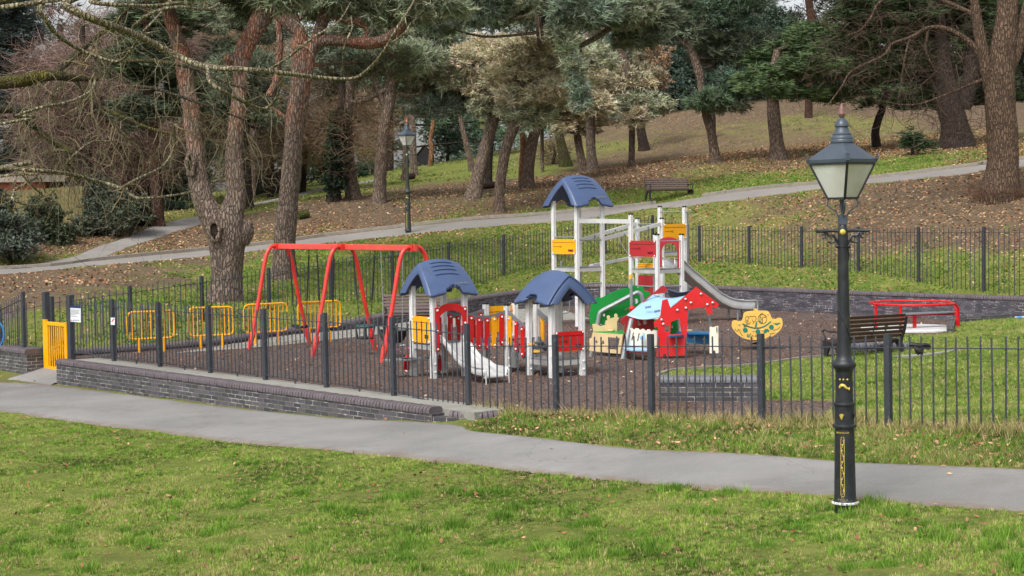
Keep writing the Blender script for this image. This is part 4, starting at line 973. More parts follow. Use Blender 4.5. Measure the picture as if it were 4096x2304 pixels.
def deck(T, a, u, v, L1, L2, z, mat='greyboard'):
    m = M(); c_ = Vector((a.x, a.y, 0)) + u * L1 / 2 + v * L2 / 2
    m.box(c_ + Z3 * z, (L1, L2, .025), (u, v, Z3)); obj('deck', m, mat, T, smooth=0)
    m = M()
    for p_, q_ in ((a, a + u * L1), (a + v * L2, a + u * L1 + v * L2), (a, a + v * L2), (a + u * L1, a + u * L1 + v * L2)):
        p_ = Vector((p_.x, p_.y, z - .06)); q_ = Vector((q_.x, q_.y, z - .06)); m.beam(p_, q_, .03, .09)
    obj('deck_frame', m, 'steel', T, smooth=0)
deck(T, A2, u2, v2, Lm, Lm, zp); deck(T, B2, u2, v2, Lm, Lm, zpB); deck(T, A4, u2, v2, .98, Lm, zp - .01); deck(T, M1, u2, v2, Lm, Lm, zp)
# steps from the middle deck down to the second tower
m = M()
for i in range(1, 4):
    z = zp + (zpB - zp) * i / 4; c_ = M1 + u2 * Lm / 2 - v2 * (Lm * i / 4); m.box((c_.x, c_.y, z), (Lm * .9, Lm / 4, .03), (u2, v2, Z3))
obj('step', m, 'greyboard', T, smooth=0)
def strip(T, pts, hh, mat, th=.02, name='side_board'):
    """board standing on edge along pts (3D centre line), height hh"""
    m = M(); d = (Vector(pts[-1]) - Vector(pts[0])); d.z = 0; d.normalize(); n = Vector((d.y, -d.x, 0))
    out = [Vector(p) + Z3 * hh / 2 for p in pts] + [Vector(p) - Z3 * hh / 2 for p in pts[::-1]]
    m.slab([p + n * th / 2 for p in out], [], n * -th); return recalc(obj(name, m, mat, T, smooth=0))
for a, b in ((M1, B1), (M4, B4)):
    strip(T, [a + Z3 * (zM - .14) - v2 * .05, b + Z3 * (zM - .14 - (zp - zpB)) + v2 * .05], .11, 'greyboard')
    strip(T, [a + Z3 * (zp - .05) - v2 * .05, b + Z3 * (zpB - .05) + v2 * .05], .16, 'greyboard')
    for q, cc in ((.2, 'yellow'), (.5, 'red'), (.78, 'red')):
        p_ = a.lerp(b, q); hgt = .235; zc = zM - .14 - (zp - zpB) * q - .02 - hgt - .055 + .03
        m = M(); n_ = -u2 if a is M1 else u2; side = -v2
        pp = [p_ + n_ * .03 * (1) + side * (.055 * math.sin(t_)) + Z3 * (zc + (hgt if math.cos(t_) > 0 else -hgt) + .055 * math.cos(t_)) for t_ in np.linspace(0, 2 * math.pi, 17)[:-1]]
        m.slab(pp, [], n_ * .018); s_ = recalc(obj('slat', m, cc, T, smooth=0)); m = M(); bolts(m, [p_ + n_ * .052 + Z3 * (zc + hgt * s2) for s2 in (-1, 1)], .02, n_); obj('bolt', m, 'paper', s_)
# bridge rails and slats
for a, b, cols in ((A4, M1, ('red', 'red', 'red', 'yellow', 'red')), (A3, M2, ('red', 'red', 'red', 'red', 'red'))):
    zt0 = zM - .13
    pts = []
    for q in np.linspace(.05, .95, 13):
        p_ = a.lerp(b, q); pts.append(Vector((p_.x, p_.y, zt0 - .09 * math.sin(q * math.pi) ** 1.3)))
    strip(T, pts, .1, 'greyboard', name='hand_rail')
    for q, cc in zip((.13, .31, .5, .67, .85), cols):
        p_ = a.lerp(b, q); zt_ = zt0 - .09 * math.sin(q * math.pi) ** 1.3 - .045; zb_ = zt_ - .49; side = u2; n_ = -v2; zc = (zt_ + zb_) / 2; hgt = (zt_ - zb_) / 2
        pp = [p_ + n_ * .02 + side * (.055 * math.sin(t_)) + Z3 * (zc + (hgt if math.cos(t_) > 0 else -hgt) + .055 * math.cos(t_)) for t_ in np.linspace(0, 2 * math.pi, 17)[:-1]]
        m = M(); m.slab(pp, [], n_ * .02); s_ = recalc(obj('slat', m, cc, T, smooth=0)); m = M(); bolts(m, [p_ + n_ * .042 + Z3 * (zc + hgt * s2) for s2 in (-1, 1)], .02, n_); obj('bolt', m, 'paper', s_)
# panels
f_ = -u2 * .055
emblem_panel(T, A1 + f_ * 0 - v2 * .05 - u2 * .03, A2 + v2 * .05 - u2 * .03, zp + .02, zat(A1.x, A1.y, 950 + 603 / 1.932), 'yellow')
emblem_panel(T, B2 + u2 * .0 - v2 * .055 + u2 * .03, B3 - v2 * .055 - u2 * .0, zpB + .16, zat(B3.x, B3.y, 1050 + 770 / 2.84), 'red')
emblem_panel(T, M2 + v2 * .02, M3 + v2 * .02, zp + .1, zM - .05, 'yellow')
emblem_panel(T, B4 - u2 * .0, B4 - v2 * Lm, zpB + .12, zat(B3.x, B3.y, 1050 + 762 / 2.84) - .1, 'yellow', lines=False, brand=False)
emblem_panel(T, A3 + v2 * .02, A1 + v2 * .02, zp + .1, zp + .45, 'dullred', brand=False)
# arch panel over the slide
ax_ = u2; o_ = A2 - v2 * .058; w_ = Lm; z0_, z1_ = zat(A2.x, A2.y, 950 + 885 / 1.932), zat(A4.x, A4.y, 950 + 530 / 1.932); zc_ = zat(A2.x, A2.y, 950 + 505 / 1.932)
q_ = lambda a, z: Vector((o_.x, o_.y, 0)) + ax_ * a * w_ + Z3 * z
arch = [q_(.5 + .36 * math.cos(t_), z1_ - .02 + (zc_ - z1_) * math.sin(t_)) for t_ in np.linspace(.1, math.pi - .1, 9)]
inner = [q_(.13, zp), q_(.13, z1_ - .22)] + [q_(.5 - .37 * math.cos(t_), z1_ - .22 + .16 * math.sin(t_)) for t_ in np.linspace(.15, math.pi - .15, 9)] + [q_(.87, z1_ - .22), q_(.87, zp)]
m = M(); m.slab([q_(0, z0_), q_(.13, z0_)] + inner + [q_(.87, z0_), q_(1, z0_), q_(1, z1_)] + arch + [q_(0, z1_)], [], v2 * -.02); recalc(obj('arch_panel', m, 'red', T, smooth=0))
m = M(); bolts(m, [q_(a, z) - v2 * .022 for a, z in ((.06, z1_ - .05), (.94, z1_ - .05), (.06, z0_ + .05), (.94, zp + .15), (.06, zp + .25), (.94, zp + .38))], .022, -v2); obj('bolt', m, 'paper', T)
def slide(T, start, d, prof, wid, wall, mat='steel', rim=.018):
    """chute: prof = [(distance, height)]"""
    d = Vector(d).normalized(); s = Vector((-d.y, d.x, 0)); P = smoothline(prof, 5); m = M(); vs = []
    for a, z in P:
        c_ = Vector((start.x, start.y, 0)) + d * a; h = wid / 2
        for b, zz in ((-h, wall), (-h + .01, .03), (-h + .05, 0), (h - .05, 0), (h - .01, .03), (h, wall)): vs.append(c_ + s * b + Z3 * (z + zz))
    n = len(P); m.add(vs, [(i * 6 + j, i * 6 + j + 1, (i + 1) * 6 + j + 1, (i + 1) * 6 + j) for i in range(n - 1) for j in range(5)])
    o = obj('slide_chute', m, mat, T, smooth=40); md = o.modifiers.new('t', 'SOLIDIFY'); md.thickness = .012
    m = M()
    for b in (-wid / 2, wid / 2): m.tube([Vector((start.x, start.y, 0)) + d * a + s * b + Z3 * (z + wall) for a, z in P], rim, 8)
    e = Vector((start.x, start.y, 0)) + d * P[-1][0]
    m.tube([e - s * wid / 2 + Z3 * P[-1][1], e + s * wid / 2 + Z3 * P[-1][1]], rim * 1.6, 8)
    for b in (-wid / 2, wid / 2): m.tube([e + s * b + Z3 * (P[-1][1] + wall), e + d * .05 + s * b + Z3 * (P[-1][1] + wall * .7), e + d * .06 + s * b + Z3 * -.05], rim, 8)
    obj('slide_rim', m, mat, o)
    return P
slide(T, (A2 + A4) / 2 - v2 * .03, -v2, [(0, zp), (.12, zp - .01), (.35, zp - .17), (.65, zp - .36), (.9, .2), (1.1, .13), (1.45, .12)], .5, .16, 'steel', .014)
# counter and stools under the first tower
m = M(); c_ = A1.lerp(A3, .4) - u2 * .35 - v2 * .1; m.box((c_.x, c_.y, .33), (1.15, .3, .03), (u2, v2, Z3)); m.box((c_.x - .1, c_.y, .33), (.3, .3, .03), (u2, v2, Z3)); obj('counter', m, 'galv', T, smooth=0)
m = M()
for a in (-.45, .2): q = c_ + u2 * a; m.tube([(q.x, q.y, -.05), (q.x, q.y, .32)], .03, 8)
obj('counter_leg', m, 'galv', T)
for cx0, cy0 in ((1629, 1450), (1757, 1452)):
    c0 = W(cx0, cy0, 30.1); m = M(); m.slab([c0 + u2 * a + Z3 * z for a, z in ((-.07, -.14), (.05, -.15), (.06, .1), (.02, .17), (-.06, .04))], [], v2 * .03); recalc(obj('side_guard', m, 'red', T, smooth=0))
c0 = W(2132, 1385, 29.5); m = M()
for cx0, cy0, r_ in ((2126, 1378, .06), (2147, 1408, .09)):
    c0 = W(cx0, cy0, 29.3); m.lathe([(r_, 0), (r_, .025)], c0, 16)
obj('play_disc', m, 'yellow', T)

# ------------------------------------------------------------------ tall climbing tower with slide
th_ = R(40); u = Vector((math.cos(th_), math.sin(th_), 0)); v = Vector((-math.sin(th_), math.cos(th_), 0)); Lt_ = .93
T2 = W(2308, 1000, 42.7); T2.z = 0; T4 = T2 + u * Lt_; T1 = T2 + v * Lt_; T3 = T4 + v * Lt_
T = thing('climbing_tower', 'tall climbing frame with one blue roofed tower, sloping bridge and long steel slide', 'play unit', T4)
zR = zat(T2.x, T2.y, 809)
thp = R(42); pu = Vector((math.cos(thp), math.sin(thp), 0)); pv = Vector((-math.sin(thp), math.cos(thp), 0)); Lp = .96
Q6 = W(2629, 1000, 42.4); Q6.z = 0; Q8 = Q6 + pu * Lp; Q1 = Q6 + pv * Lp; Q7 = Q8 + pv * Lp
Q3 = W(2648, 1000, 45.4); Q3.z = 0; Q5 = Q3 + pu * Lp; Q2 = Q3 + pv * Lp; Q4 = Q5 + pv * Lp
tops = {}
for P_, sy, uu in ((T1, 0, u), (T2, 0, u), (T3, 0, u), (T4, 0, u), (Q1, 858, pu), (Q6, 940, pu), (Q8, 939, pu), (Q7, 938, pu), (Q2, 875, pu), (Q3, 875, pu), (Q4, 828, pu), (Q5, 828, pu)):
    z1 = zR + .05 if sy == 0 else zat(P_.x, P_.y, sy)
    m = M(); post(m, P_, -.1, z1, .105, uu); po = obj('tower_post', m, 'white_metal', T, smooth=25)
    if sy: m = M(); m.box(P_ + Z3 * (z1 + .012), (.112, .112, .04), (uu, pv, Z3), bev=.02); obj('post_cap', m, 'black', po, smooth=0)
cT = (T1 + T4) / 2; hT = zat(cT.x, cT.y, 704) - zR + .03
ST = roof(T, cT, u, v, zR - .06, hT + .06, .72, .67, .55, .09)
m = M(); q_ = (ST(.4, -.72) - ST(.4, -.85)).normalized(); text_on(m, 'KOMPAN', .09, ST(.45, -.82, .012), u, q_, .003); obj('lettering', m, 'greyboard', T, smooth=0)
zt2 = zat(T2.x, T2.y, 1072); deck(T, T2, u, v, Lt_, Lt_, zt2)
emblem_panel(T, T1 - u * .055, T2 - u * .055, zat(T2.x, T2.y, 1017), zat(T2.x, T2.y, 957), 'yellow')
def rung(m, a, b, z, r_=.018): m.tube([(a.x, a.y, z), (b.x, b.y, z)], r_, 8)
m = M()
rung(m, T1, T2, zat(T1.x, T1.y, 949)); rung(m, T2, T4, zat(T4.x, T4.y, 958)); rung(m, T2, T4, zat(T4.x, T4.y, 1131)); rung(m, T2, T4, zat(T4.x, T4.y, 1200)); rung(m, T3, T1, zat(T1.x, T1.y, 949))
rung(m, Q6, Q8, zat(Q8.x, Q8.y, 963)); rung(m, Q6, Q8, zat(Q8.x, Q8.y, 1143)); rung(m, Q1, Q6, zat(Q1.x, Q1.y, 1143)); rung(m, Q2, Q3, zat(Q3.x, Q3.y, 896)); rung(m, Q4, Q5 + (Q5 - Q4) * .3, zat(Q5.x, Q5.y, 846))
obj('rung', m, 'galv', T)
# beams linking the towers
m = M(); zt_ = zat(T2.x, T2.y, 883)
a_, b_ = T2 + Z3 * zt_, Q1 + Z3 * zat(Q1.x, Q1.y, 886); m.beam(a_, b_, .05, .12)
for P_, Q_, s1, s2 in ((T3, Q2, 962, 893), (T4, Q3, 957, 895)): m.beam(P_ + Z3 * zat(P_.x, P_.y, s1), Q_ + Z3 * zat(Q_.x, Q_.y, s2), .05, .10)
a_ = (T3 + T4) / 2; b_ = (Q2 + Q3) / 2; za, zb2 = zat(a_.x, a_.y, 1063), zat(b_.x, b_.y, 1016); m.beam(a_ + Z3 * za, b_ + Z3 * zb2, .12, .07)
obj('link_beam', m, 'white_metal', T, smooth=0)
m = M()
for q, Pa, Pb in ((.25, T3, Q2), (.6, T3, Q2), (.35, T4, Q3), (.75, T4, Q3), (.9, T3, Q2)):
    t_ = Pa.lerp(Pb, q); s1 = 962 + (893 - 962) * q; zt_ = zat(t_.x, t_.y, s1); bb = a_.lerp(b_, q + .06); zz = za + (zb2 - za) * (q + .06)
    m.tube([(t_.x, t_.y, zt_), ((t_.x + bb.x) / 2, (t_.y + bb.y) / 2, (zt_ + zz) / 2 - .04), (bb.x, bb.y, zz)], .010, 5); m.ball((t_.x, t_.y, zt_), .05, 8)
obj('chain', m, 'galv', T)
zq = zat(Q6.x, Q6.y, 1079); deck(T, Q6, pu, pv, Lp, Lp, zq); zq2 = zat(Q3.x, Q3.y, 1010); deck(T, Q3, pu, pv, Lp, Lp, zq2)
emblem_panel(T, Q1 - pu * .055, Q6 - pu * .055, zat(Q6.x, Q6.y, 1027), zat(Q6.x, Q6.y, 963), 'dullred')
emblem_panel(T, Q3 - pv * .055, Q5 - pv * .055, zat(Q5.x, Q5.y, 953), zat(Q5.x, Q5.y, 895), 'yellow')
emblem_panel(T, Q2 - pu * .02, Q3 - pu * .02, zat(Q2.x, Q2.y, 1080), zat(Q2.x, Q2.y, 1052), 'yellow', brand=False)
m = M(); n_ = -pu
for z0_, z1_, nm in ((.25, zat(Q2.x, Q2.y, 1100), 'climbing_panel'),):
    P_ = Q2 - pu * .03; Q_ = Q3 - pu * .03; hz = z1_ - .35; f = lambda a, z: Vector((P_.x, P_.y, 0)).lerp(Vector((Q_.x, Q_.y, 0)), a) + Z3 * z
    hl = [f(.3 + .2 * math.cos(t_), hz + .05 * math.sin(t_)) for t_ in np.linspace(0, 6.28, 11)[:-1]]; hl2 = [f(.6 + .2 * math.cos(t_), hz - .55 + .05 * math.sin(t_)) for t_ in np.linspace(0, 6.28, 11)[:-1]]
    m.slab([f(0, z0_), f(1, z0_), f(1, z1_), f(0, z1_)], [hl, hl2], pu * .02); recalc(obj(nm, m, 'dullred', T, smooth=0))
# arch panel on the far side of the near deck
P_ = Q7 - pu * .05; Q_ = Q8 - pu * .05; f = lambda a, z: Vector((P_.x, P_.y, 0)).lerp(Vector((Q_.x, Q_.y, 0)), a) + Z3 * z
za_, zb_, zc_ = zq + .02, zat(Q8.x, Q8.y, 965), zat(Q8.x, Q8.y, 948)
inn = [f(.28, za_), f(.28, zb_ - .28)] + [f(.58 - .3 * math.cos(t_), zb_ - .28 + .24 * math.sin(t_)) for t_ in np.linspace(.2, 2.94, 9)] + [f(.88, zb_ - .28), f(.88, za_)]
m = M(); m.slab([f(0, za_)] + inn + [f(1, za_), f(1, zb_ - .05)] + [f(.55 + .35 * math.cos(t_), zb_ + (zc_ - zb_) * math.sin(t_)) for t_ in np.linspace(.1, 3.04, 7)] + [f(0, zb_)], [], pu * .02); recalc(obj('arch_panel', m, 'dullred', T, smooth=0))
d_ = pu.copy(); st = (Q7 + Q8) / 2
slide(T, st, (math.cos(R(36)), math.sin(R(36)), 0), [(0, zq), (.3, zq - .05), (.65, zq - .30), (1.0, zq - .30 - (zq - .85) * .35), (1.35, zq - .30 - (zq - .85) * .70), (1.7, .52), (2.05, .36), (2.4, .28), (2.75, .25), (3.05, .245)], .5, .27, 'steel', .02)
dd = Vector((math.cos(R(36)), math.sin(R(36)), 0))
for q in (2.4, 2.9):
    for s_ in (-.18, .18): m = M(); p_ = st + dd * q + Vector((-dd.y, dd.x, 0)) * s_; m.tube([(p_.x, p_.y, -.05), (p_.x, p_.y, .27)], .03, 8); obj('slide_leg', m, 'galv', T)
p_ = Q5 + pu * .12; m = M(); m.tube([(p_.x, p_.y, 0), (p_.x, p_.y, zat(p_.x, p_.y, 846))], .035, 10)
p_ = W(2246, 1100, 45.0); m.tube([(p_.x, p_.y, -.05), (p_.x, p_.y, 1.0), (p_.x + .0, p_.y, 1.7)], .03, 8); pq = G(2246, 1293); m.tube(smoothline([(pq.x, pq.y, .0), (pq.x, pq.y, .52), (pq.x, pq.y, 1.15)], 3), .022, 8); m.tube(smoothline([(pq.x, pq.y, .28), (pq.x + .12, pq.y, .28), (pq.x + .22, pq.y, .36), (pq.x + .23, pq.y, .62)], 4), .022, 8)
obj('pole', m, 'galv', T)

# ------------------------------------------------------------------ playhouse
hb = G(2640, 1432)
T = thing('playhouse', 'colourful playhouse with green tree panel, pale blue roof, red gables and cream counter', 'playhouse', hb)
S4, O4 = 3.623, (2300, 1100)
def PB(name, px, D, mat, n=(0, 1, 0), th=.022, holes=()):
    P0 = W(2640, 1300, D); return board(T, name, px, P0, n, mat, th, holes, S4, O4)
def circ(x, y, r_, n=12, ry=None): return [(x + r_ * math.cos(t_), y + (ry or r_) * math.sin(t_)) for t_ in np.linspace(0, 2 * math.pi, n + 1)[:-1]]
def moon(x, y, r_, a0=2.4, a1=4.6, w_=.35): return [(x + r_ * math.cos(a), y + r_ * math.sin(a)) for a in np.linspace(a0, a1, 8)] + [(x + r_ * (1 - w_) * math.cos(a), y + r_ * (1 - w_) * math.sin(a)) for a in np.linspace(a1, a0, 8)]
top = [(375, 335)]
for i in range(1, 24):
    q = i / 24; x = 375 + (820 - 375) * q; y = 335 - 150 * math.sin(q * math.pi / 2); top.append((x, y - (6 if i % 2 else -2)))
PB('tree_panel', [(250, 710), (240, 735), (218, 725), (205, 640), (210, 540), (232, 470), (225, 440), (240, 412), (280, 405), (300, 372), (298, 340), (318, 318), (350, 318)] + top + [(822, 170), (840, 150), (868, 148), (890, 165), (900, 180), (918, 182), (930, 165), (955, 158), (985, 180), (1000, 235), (1050, 232), (1080, 250), (1090, 275), (1085, 305), (980, 420), (850, 560), (800, 575), (720, 588), (640, 610), (560, 640), (470, 650), (440, 655), (425, 710), (395, 727), (350, 690), (340, 690)], 34.6, 'green', (-.25, 1, 0),
   holes=[circ(880, 378, 34, 8, 40), circ(418, 580, 18, 8, 24), moon(620, 365, 36, 3.3, 5.9), moon(265, 640, 40, 2.2, 4.2), moon(765, 525, 52, 3.4, 5.0, .3)])
PB('bear_panel', [(248, 712), (305, 705), (370, 742), (440, 722), (446, 660), (470, 650), (460, 625), (458, 602), (468, 588), (484, 583), (500, 592), (506, 612), (500, 634), (572, 612), (566, 590), (572, 566), (590, 557), (607, 566), (613, 590), (610, 612), (635, 616), (606, 682), (606, 830), (268, 850)], 34.45, 'cream', (-.25, 1, 0))
# counter: horizontal top and front
tt_ = [W(2300 + x / S4, 1100 + y / S4, D) for x, y, D in ((270, 822, 33.6), (560, 798, 34.4), (720, 806, 34.4), (720, 858, 33.4))]
zc0 = sum(p.z for p in tt_) / 4; tp = []
for x, y in ((268, 820), (550, 797), (760, 806), (705, 860)): tp.append(G(2300 + x / S4, 1100 + y / S4, zc0))
m = M(); m.slab(tp, [], (0, 0, -.02)); recalc(obj('counter_top', m, 'green', T, smooth=0))
m = M(); c_ = G(2300 + 517 / S4, 1100 + 810 / S4, zc0 + .01); m.lathe([(.09, 0), (.09, .03), (.02, .035)], c_, 14); obj('dial', m, 'cream', T)
Df = (tp[0].y + tp[3].y) / 2; nf = Vector((tp[3].y - tp[0].y, -(tp[3].x - tp[0].x), 0)).normalized(); nf = -nf if nf.y < 0 else nf
board(T, 'counter_front', [(268, 830), (702, 862), (665, 1142), (215, 1098)], tp[0], nf, 'cream', .022, [circ(322, 970, 17, 10, 24), [(395, 1000), (412, 945), (425, 945), (438, 985), (432, 1003)], [(512, 902), (662, 910), (632, 1082), (482, 1074)]], S4, O4)
board(T, 'counter_side', [(215, 925), (240, 908), (262, 925), (250, 1080), (222, 1090)], tp[0] + Vector((-.02, .1, 0)), (.6, 1, 0), 'cream', .02, (), S4, O4)
# red gables (boards seen at an angle), roof slopes between them
PB('gable_board', [(655, 652), (1268, 150), (1345, 208), (1290, 262), (1120, 282), (985, 400), (830, 520), (765, 590), (830, 625), (1140, 640), (1140, 830), (800, 770), (720, 1000), (785, 1090), (780, 1137), (665, 1140), (690, 1000), (722, 705), (680, 715)], 33.9, 'dullred', (-.35, 1, 0), holes=[[(905, 636), (958, 722), (900, 735)], [(985, 636), (1030, 640), (1042, 708), (985, 722)]])
red = [(1752, 168), (2085, 418), (2060, 478), (1985, 463), (1998, 560), (1915, 576), (1885, 460), (1640, 495), (1625, 760), (1597, 1163), (1410, 1170), (1330, 1180), (1305, 1135), (1275, 1150), (1270, 1185), (1178, 1180), (1205, 748), (1155, 757), (1138, 686), (1232, 612), (1262, 366), (1340, 345), (1385, 480)]
PB('gable_board', red, 33.0, 'red', (.12, 1, 0), .025, holes=[[(1300, 732), (1362, 728), (1369, 822), (1297, 825)], [(1392, 676), (1516, 630), (1540, 850), (1378, 858)], [(1572, 728), (1586, 728), (1582, 792), (1570, 794)]])
m = M(); bolts(m, [on_plane(2300 + x / S4, 1100 + y / S4, W(2640, 1300, 32.97), Vector((.12, 1, 0)).normalized()) for x, y in ((1826, 275), (1602, 350), (1680, 402), (1995, 402), (1918, 428), (1484, 508), (1607, 478), (1255, 647), (1280, 710), (1457, 1028))], .028, (0, -1, 0)); obj('bolt', m, 'steel', T)
def quadsheet(name, c4, mat, sag=.1, n=10, th=.015):
    a, b, c, d = c4; m = M(); vs = []
    for i in range(n + 1):
        for j in range(n + 1):
            s_, t_ = i / n, j / n; p = (a * (1 - s_) + b * s_) * (1 - t_) + (d * (1 - s_) + c * s_) * t_; vs.append(p - Z3 * sag * math.sin(math.pi * t_))
    k = n + 1; m.add(vs, [(i * k + j, (i + 1) * k + j, (i + 1) * k + j + 1, i * k + j + 1) for i in range(n) for j in range(n)])
    o = obj(name, m, mat, T, smooth=60); md = o.modifiers.new('t', 'SOLIDIFY'); md.thickness = th; return o
w4 = lambda x, y, D: W(2300 + x / S4, 1100 + y / S4, D)
quadsheet('roof_sheet', (w4(748, 590, 33.4), w4(1120, 280, 34.0), w4(1600, 305, 33.7), w4(1218, 612, 33.1)), 'lblue', .07)
quadsheet('roof_sheet', (w4(1340, 206, 34.2), w4(1360, 300, 34.7), w4(1570, 340, 34.3), w4(1680, 226, 33.8)), 'navy', .06)
m = M()
for x, y in ((1060, 465), (1190, 520)):
    c_ = w4(x, y, 33.38); d1 = Vector((.1, -.02, .02)); m.box(c_ , (.13, .012, .045), (d1.normalized(), Vector((0, -.75, .6)), Vector((0, .6, .75))))
obj('roof_slot', m, 'navy', T, smooth=0)
fence_px = [(790, 765), (835, 768), (838, 784), (872, 786), (876, 770), (925, 774), (930, 792), (960, 794), (965, 778), (1005, 782), (1010, 802), (1040, 804), (1046, 786), (1090, 790), (1095, 812), (1120, 814), (1126, 796), (1190, 800), (1182, 1055), (745, 1028)]
PB('picket_board', fence_px, 33.15, 'ivory', (-.05, 1, 0), .02, holes=[[(838, 832), (855, 832), (835, 945), (812, 945)], [(920, 840), (938, 840), (914, 958), (896, 956)]])
PB('door_handle', [(992, 838), (1008, 850), (1014, 900), (1000, 940), (965, 952), (945, 930), (938, 905), (962, 880), (980, 868)], 33.05, 'lblue', (-.05, 1, 0), .03)
a_ = w4(680, 1045, 33.2).z
m = M(); m.slab([G(2300 + x / S4, 1100 + y / S4, a_) for x, y in ((682, 1038), (760, 1030), (1075, 1060), (1072, 1086), (800, 1080), (712, 1064))], [], (0, 0, -.03)); recalc(obj('bench_board', m, 'lblue', T, smooth=0))
PB('kick_board', [(780, 1088), (1075, 1095), (1070, 1118), (850, 1130), (820, 1095), (795, 1100), (780, 1137)], 33.7, 'dullred', (-.1, 1, 0))
PB('inner_panel', [(1385, 600), (1520, 600), (1560, 880), (1380, 880)], 34.2, 'green', (.1, 1, 0), holes=[circ(1408, 748, 12, 8, 22)])
PB('inner_panel', [(1140, 640), (1240, 640), (1240, 830), (1140, 820)], 34.3, 'green', (.1, 1, 0))
a_ = w4(1470, 868, 32.9).z
for px in ([(1352, 874), (1380, 860), (1585, 853), (1580, 866), (1372, 886)], [(1465, 815), (1520, 810), (1540, 822), (1530, 832)]):
    m = M(); m.slab([G(2300 + x / S4, 1100 + y / S4, a_ if px[0][0] < 1400 else a_ + .05) for x, y in px], [], (0, 0, -.03)); recalc(obj('shelf', m, 'mblue', T, smooth=0))
zt_ = w4(1780, 830, 34.0).z; m = M(); m.slab([G(2300 + x / S4, 1100 + y / S4, zt_) for x, y in ((1615, 812), (1720, 808), (1946, 820), (1946, 852), (1620, 842))], [], (0, 0, -.03)); recalc(obj('table_top', m, 'mblue', T, smooth=0))
PB('table_side', [(1622, 846), (1946, 852), (1946, 1000), (1800, 1000), (1690, 985), (1622, 975)], 33.9, 'mblue', (.05, 1, 0), holes=[moon(1700, 912, 22, .3, 2.6, .4), moon(1850, 905, 32, .2, 1.7, .35)])
m = M(); m.lathe([(.08, 0), (.08, .03)], G(2300 + 1650 / S4, 1100 + 812 / S4, zt_), 14); obj('dial', m, 'cream', T)
PB('number_board', [(1950, 752), (1975, 746), (1985, 756), (2030, 752), (2040, 742), (2076, 740), (2079, 1130), (2040, 1132), (2028, 1092), (2006, 1092), (1999, 1134), (1950, 1133)], 33.0, 'ivory', (.1, 1, 0), .02)
m = M(); text_on(m, '1', .16, on_plane(2300 + 2052 / S4, 1100 + 792 / S4, W(2640, 1300, 32.97), Vector((.1, 1, 0)).normalized()) + Vector((0, -.02, 0)), (1, -.1, 0), Z3, .004); obj('numeral', m, 'black', T, smooth=0)
# tubes
def pt(px, Ds, r_, name='frame_tube', mat='galv'):
    m = M(); pts = [w4(x, y, D) for (x, y), D in zip(px, Ds)]; m.tube(smoothline(pts, 4), r_, 8); return obj(name, m, mat, T)
pt([(300, 812), (335, 660), (350, 590), (385, 525), (600, 410), (870, 268), (920, 262), (955, 290), (985, 390)], [34.2] * 9, .05)
pt([(818, 640), (760, 900), (690, 1232)], [33.2, 33.1, 33.0], .05, 'leg'); pt([(243, 1100), (225, 1205)], [33.6, 33.6], .04, 'leg')
pt([(1505, 640), (1528, 840)], [33.9, 33.8], .045); pt([(1925, 575), (1970, 748)], [33.2, 33.2], .035); pt([(2068, 1125), (2066, 1222)], [33.1, 33.1], .04, 'leg'); pt([(1195, 1105), (1190, 1205)], [33.4, 33.4], .05, 'leg')
m = M(); p0 = w4(822, 480, 33.9); p1 = w4(808, 60, 33.9); m.tube([p0, p1], .035, 8); obj('sign_pole', m, 'galv', T)
PB('sign', [(792, 20), (800, 0), (833, -18), (835, 0), (828, 60), (815, 115), (795, 130), (790, 90), (800, 60)], 33.8, 'yellow', (.8, 1, 0), .03)
m = M(); m.ball(w4(828, 490, 33.7), .07, 10); obj('pole_cap', m, 'red', T)

# ------------------------------------------------------------------ ark springer
P0 = G(3028, 1397); SA_, OA = 5.797, (2900, 1200)
T = thing('spring_rocker', 'pale yellow boat shaped spring rocker printed with green animals', 'rocker', P0)
outl = [(155, 585), (165, 545), (195, 518), (240, 510), (325, 528), (385, 522), (405, 480), (425, 390), (440, 345), (480, 315), (600, 292), (760, 284), (900, 286), (985, 292), (1025, 318), (1050, 370), (1075, 430), (1110, 475), (1160, 488), (1215, 462), (1270, 450), (1320, 470), (1338, 520), (1325, 610), (1270, 705), (1180, 795), (1050, 862), (920, 902), (760, 930), (600, 926), (480, 902), (380, 862), (290, 800), (205, 700), (168, 645)]
outl = [(float(a), float(b)) for a, b in smoothline(outl + [outl[0]], 3)[:-1]]
nk = Vector((0, 1, 0)); bb = P0 + Vector((0, -.16, 0))
for k_, (dy, dx, dz) in enumerate(((0, 0, 0), (.34, 25, -28))):
    cv = [(x, y) for x, y in outl]; m = M(); bp_ = P0 + Vector((0, -.17, 0)); pts = [on_plane(OA[0] + x / SA_, OA[1] + y / SA_, bp_, nk) for x, y in cv]
    m.slab([p + Vector((.05 * k_, .34 * k_, .015 * k_)) for p in pts], [], (0, .02, 0)); recalc(obj('side_board', m, 'arkyellow', T, smooth=0))
bp_ = P0 + Vector((0, -.174, 0)); ak = lambda x, y: on_plane(OA[0] + x / SA_, OA[1] + y / SA_, bp_, nk)
m = M()
for x, y in ((470, 697), (762, 735), (1076, 630)):
    m.slab([ak(x + 57 * math.cos(t_), y + 58 * math.sin(t_)) for t_ in np.linspace(0, 6.28, 19)[:-1]], [], (0, -.003, 0))
def strk(m, pts, r_): m.tube([ak(x, y) for x, y in (smoothline(pts, 5) if len(pts) > 2 else pts)], r_, 5)
strk(m, [(405, 548), (520, 605), (640, 640), (760, 648), (870, 620), (960, 575), (1060, 492)], .014)
m.slab([ak(*p) for p in ((1105, 528), (1150, 545), (1180, 528), (1195, 545), (1240, 522), (1295, 535), (1255, 548), (1235, 572), (1200, 585), (1170, 568), (1140, 560))], [], (0, -.003, 0))
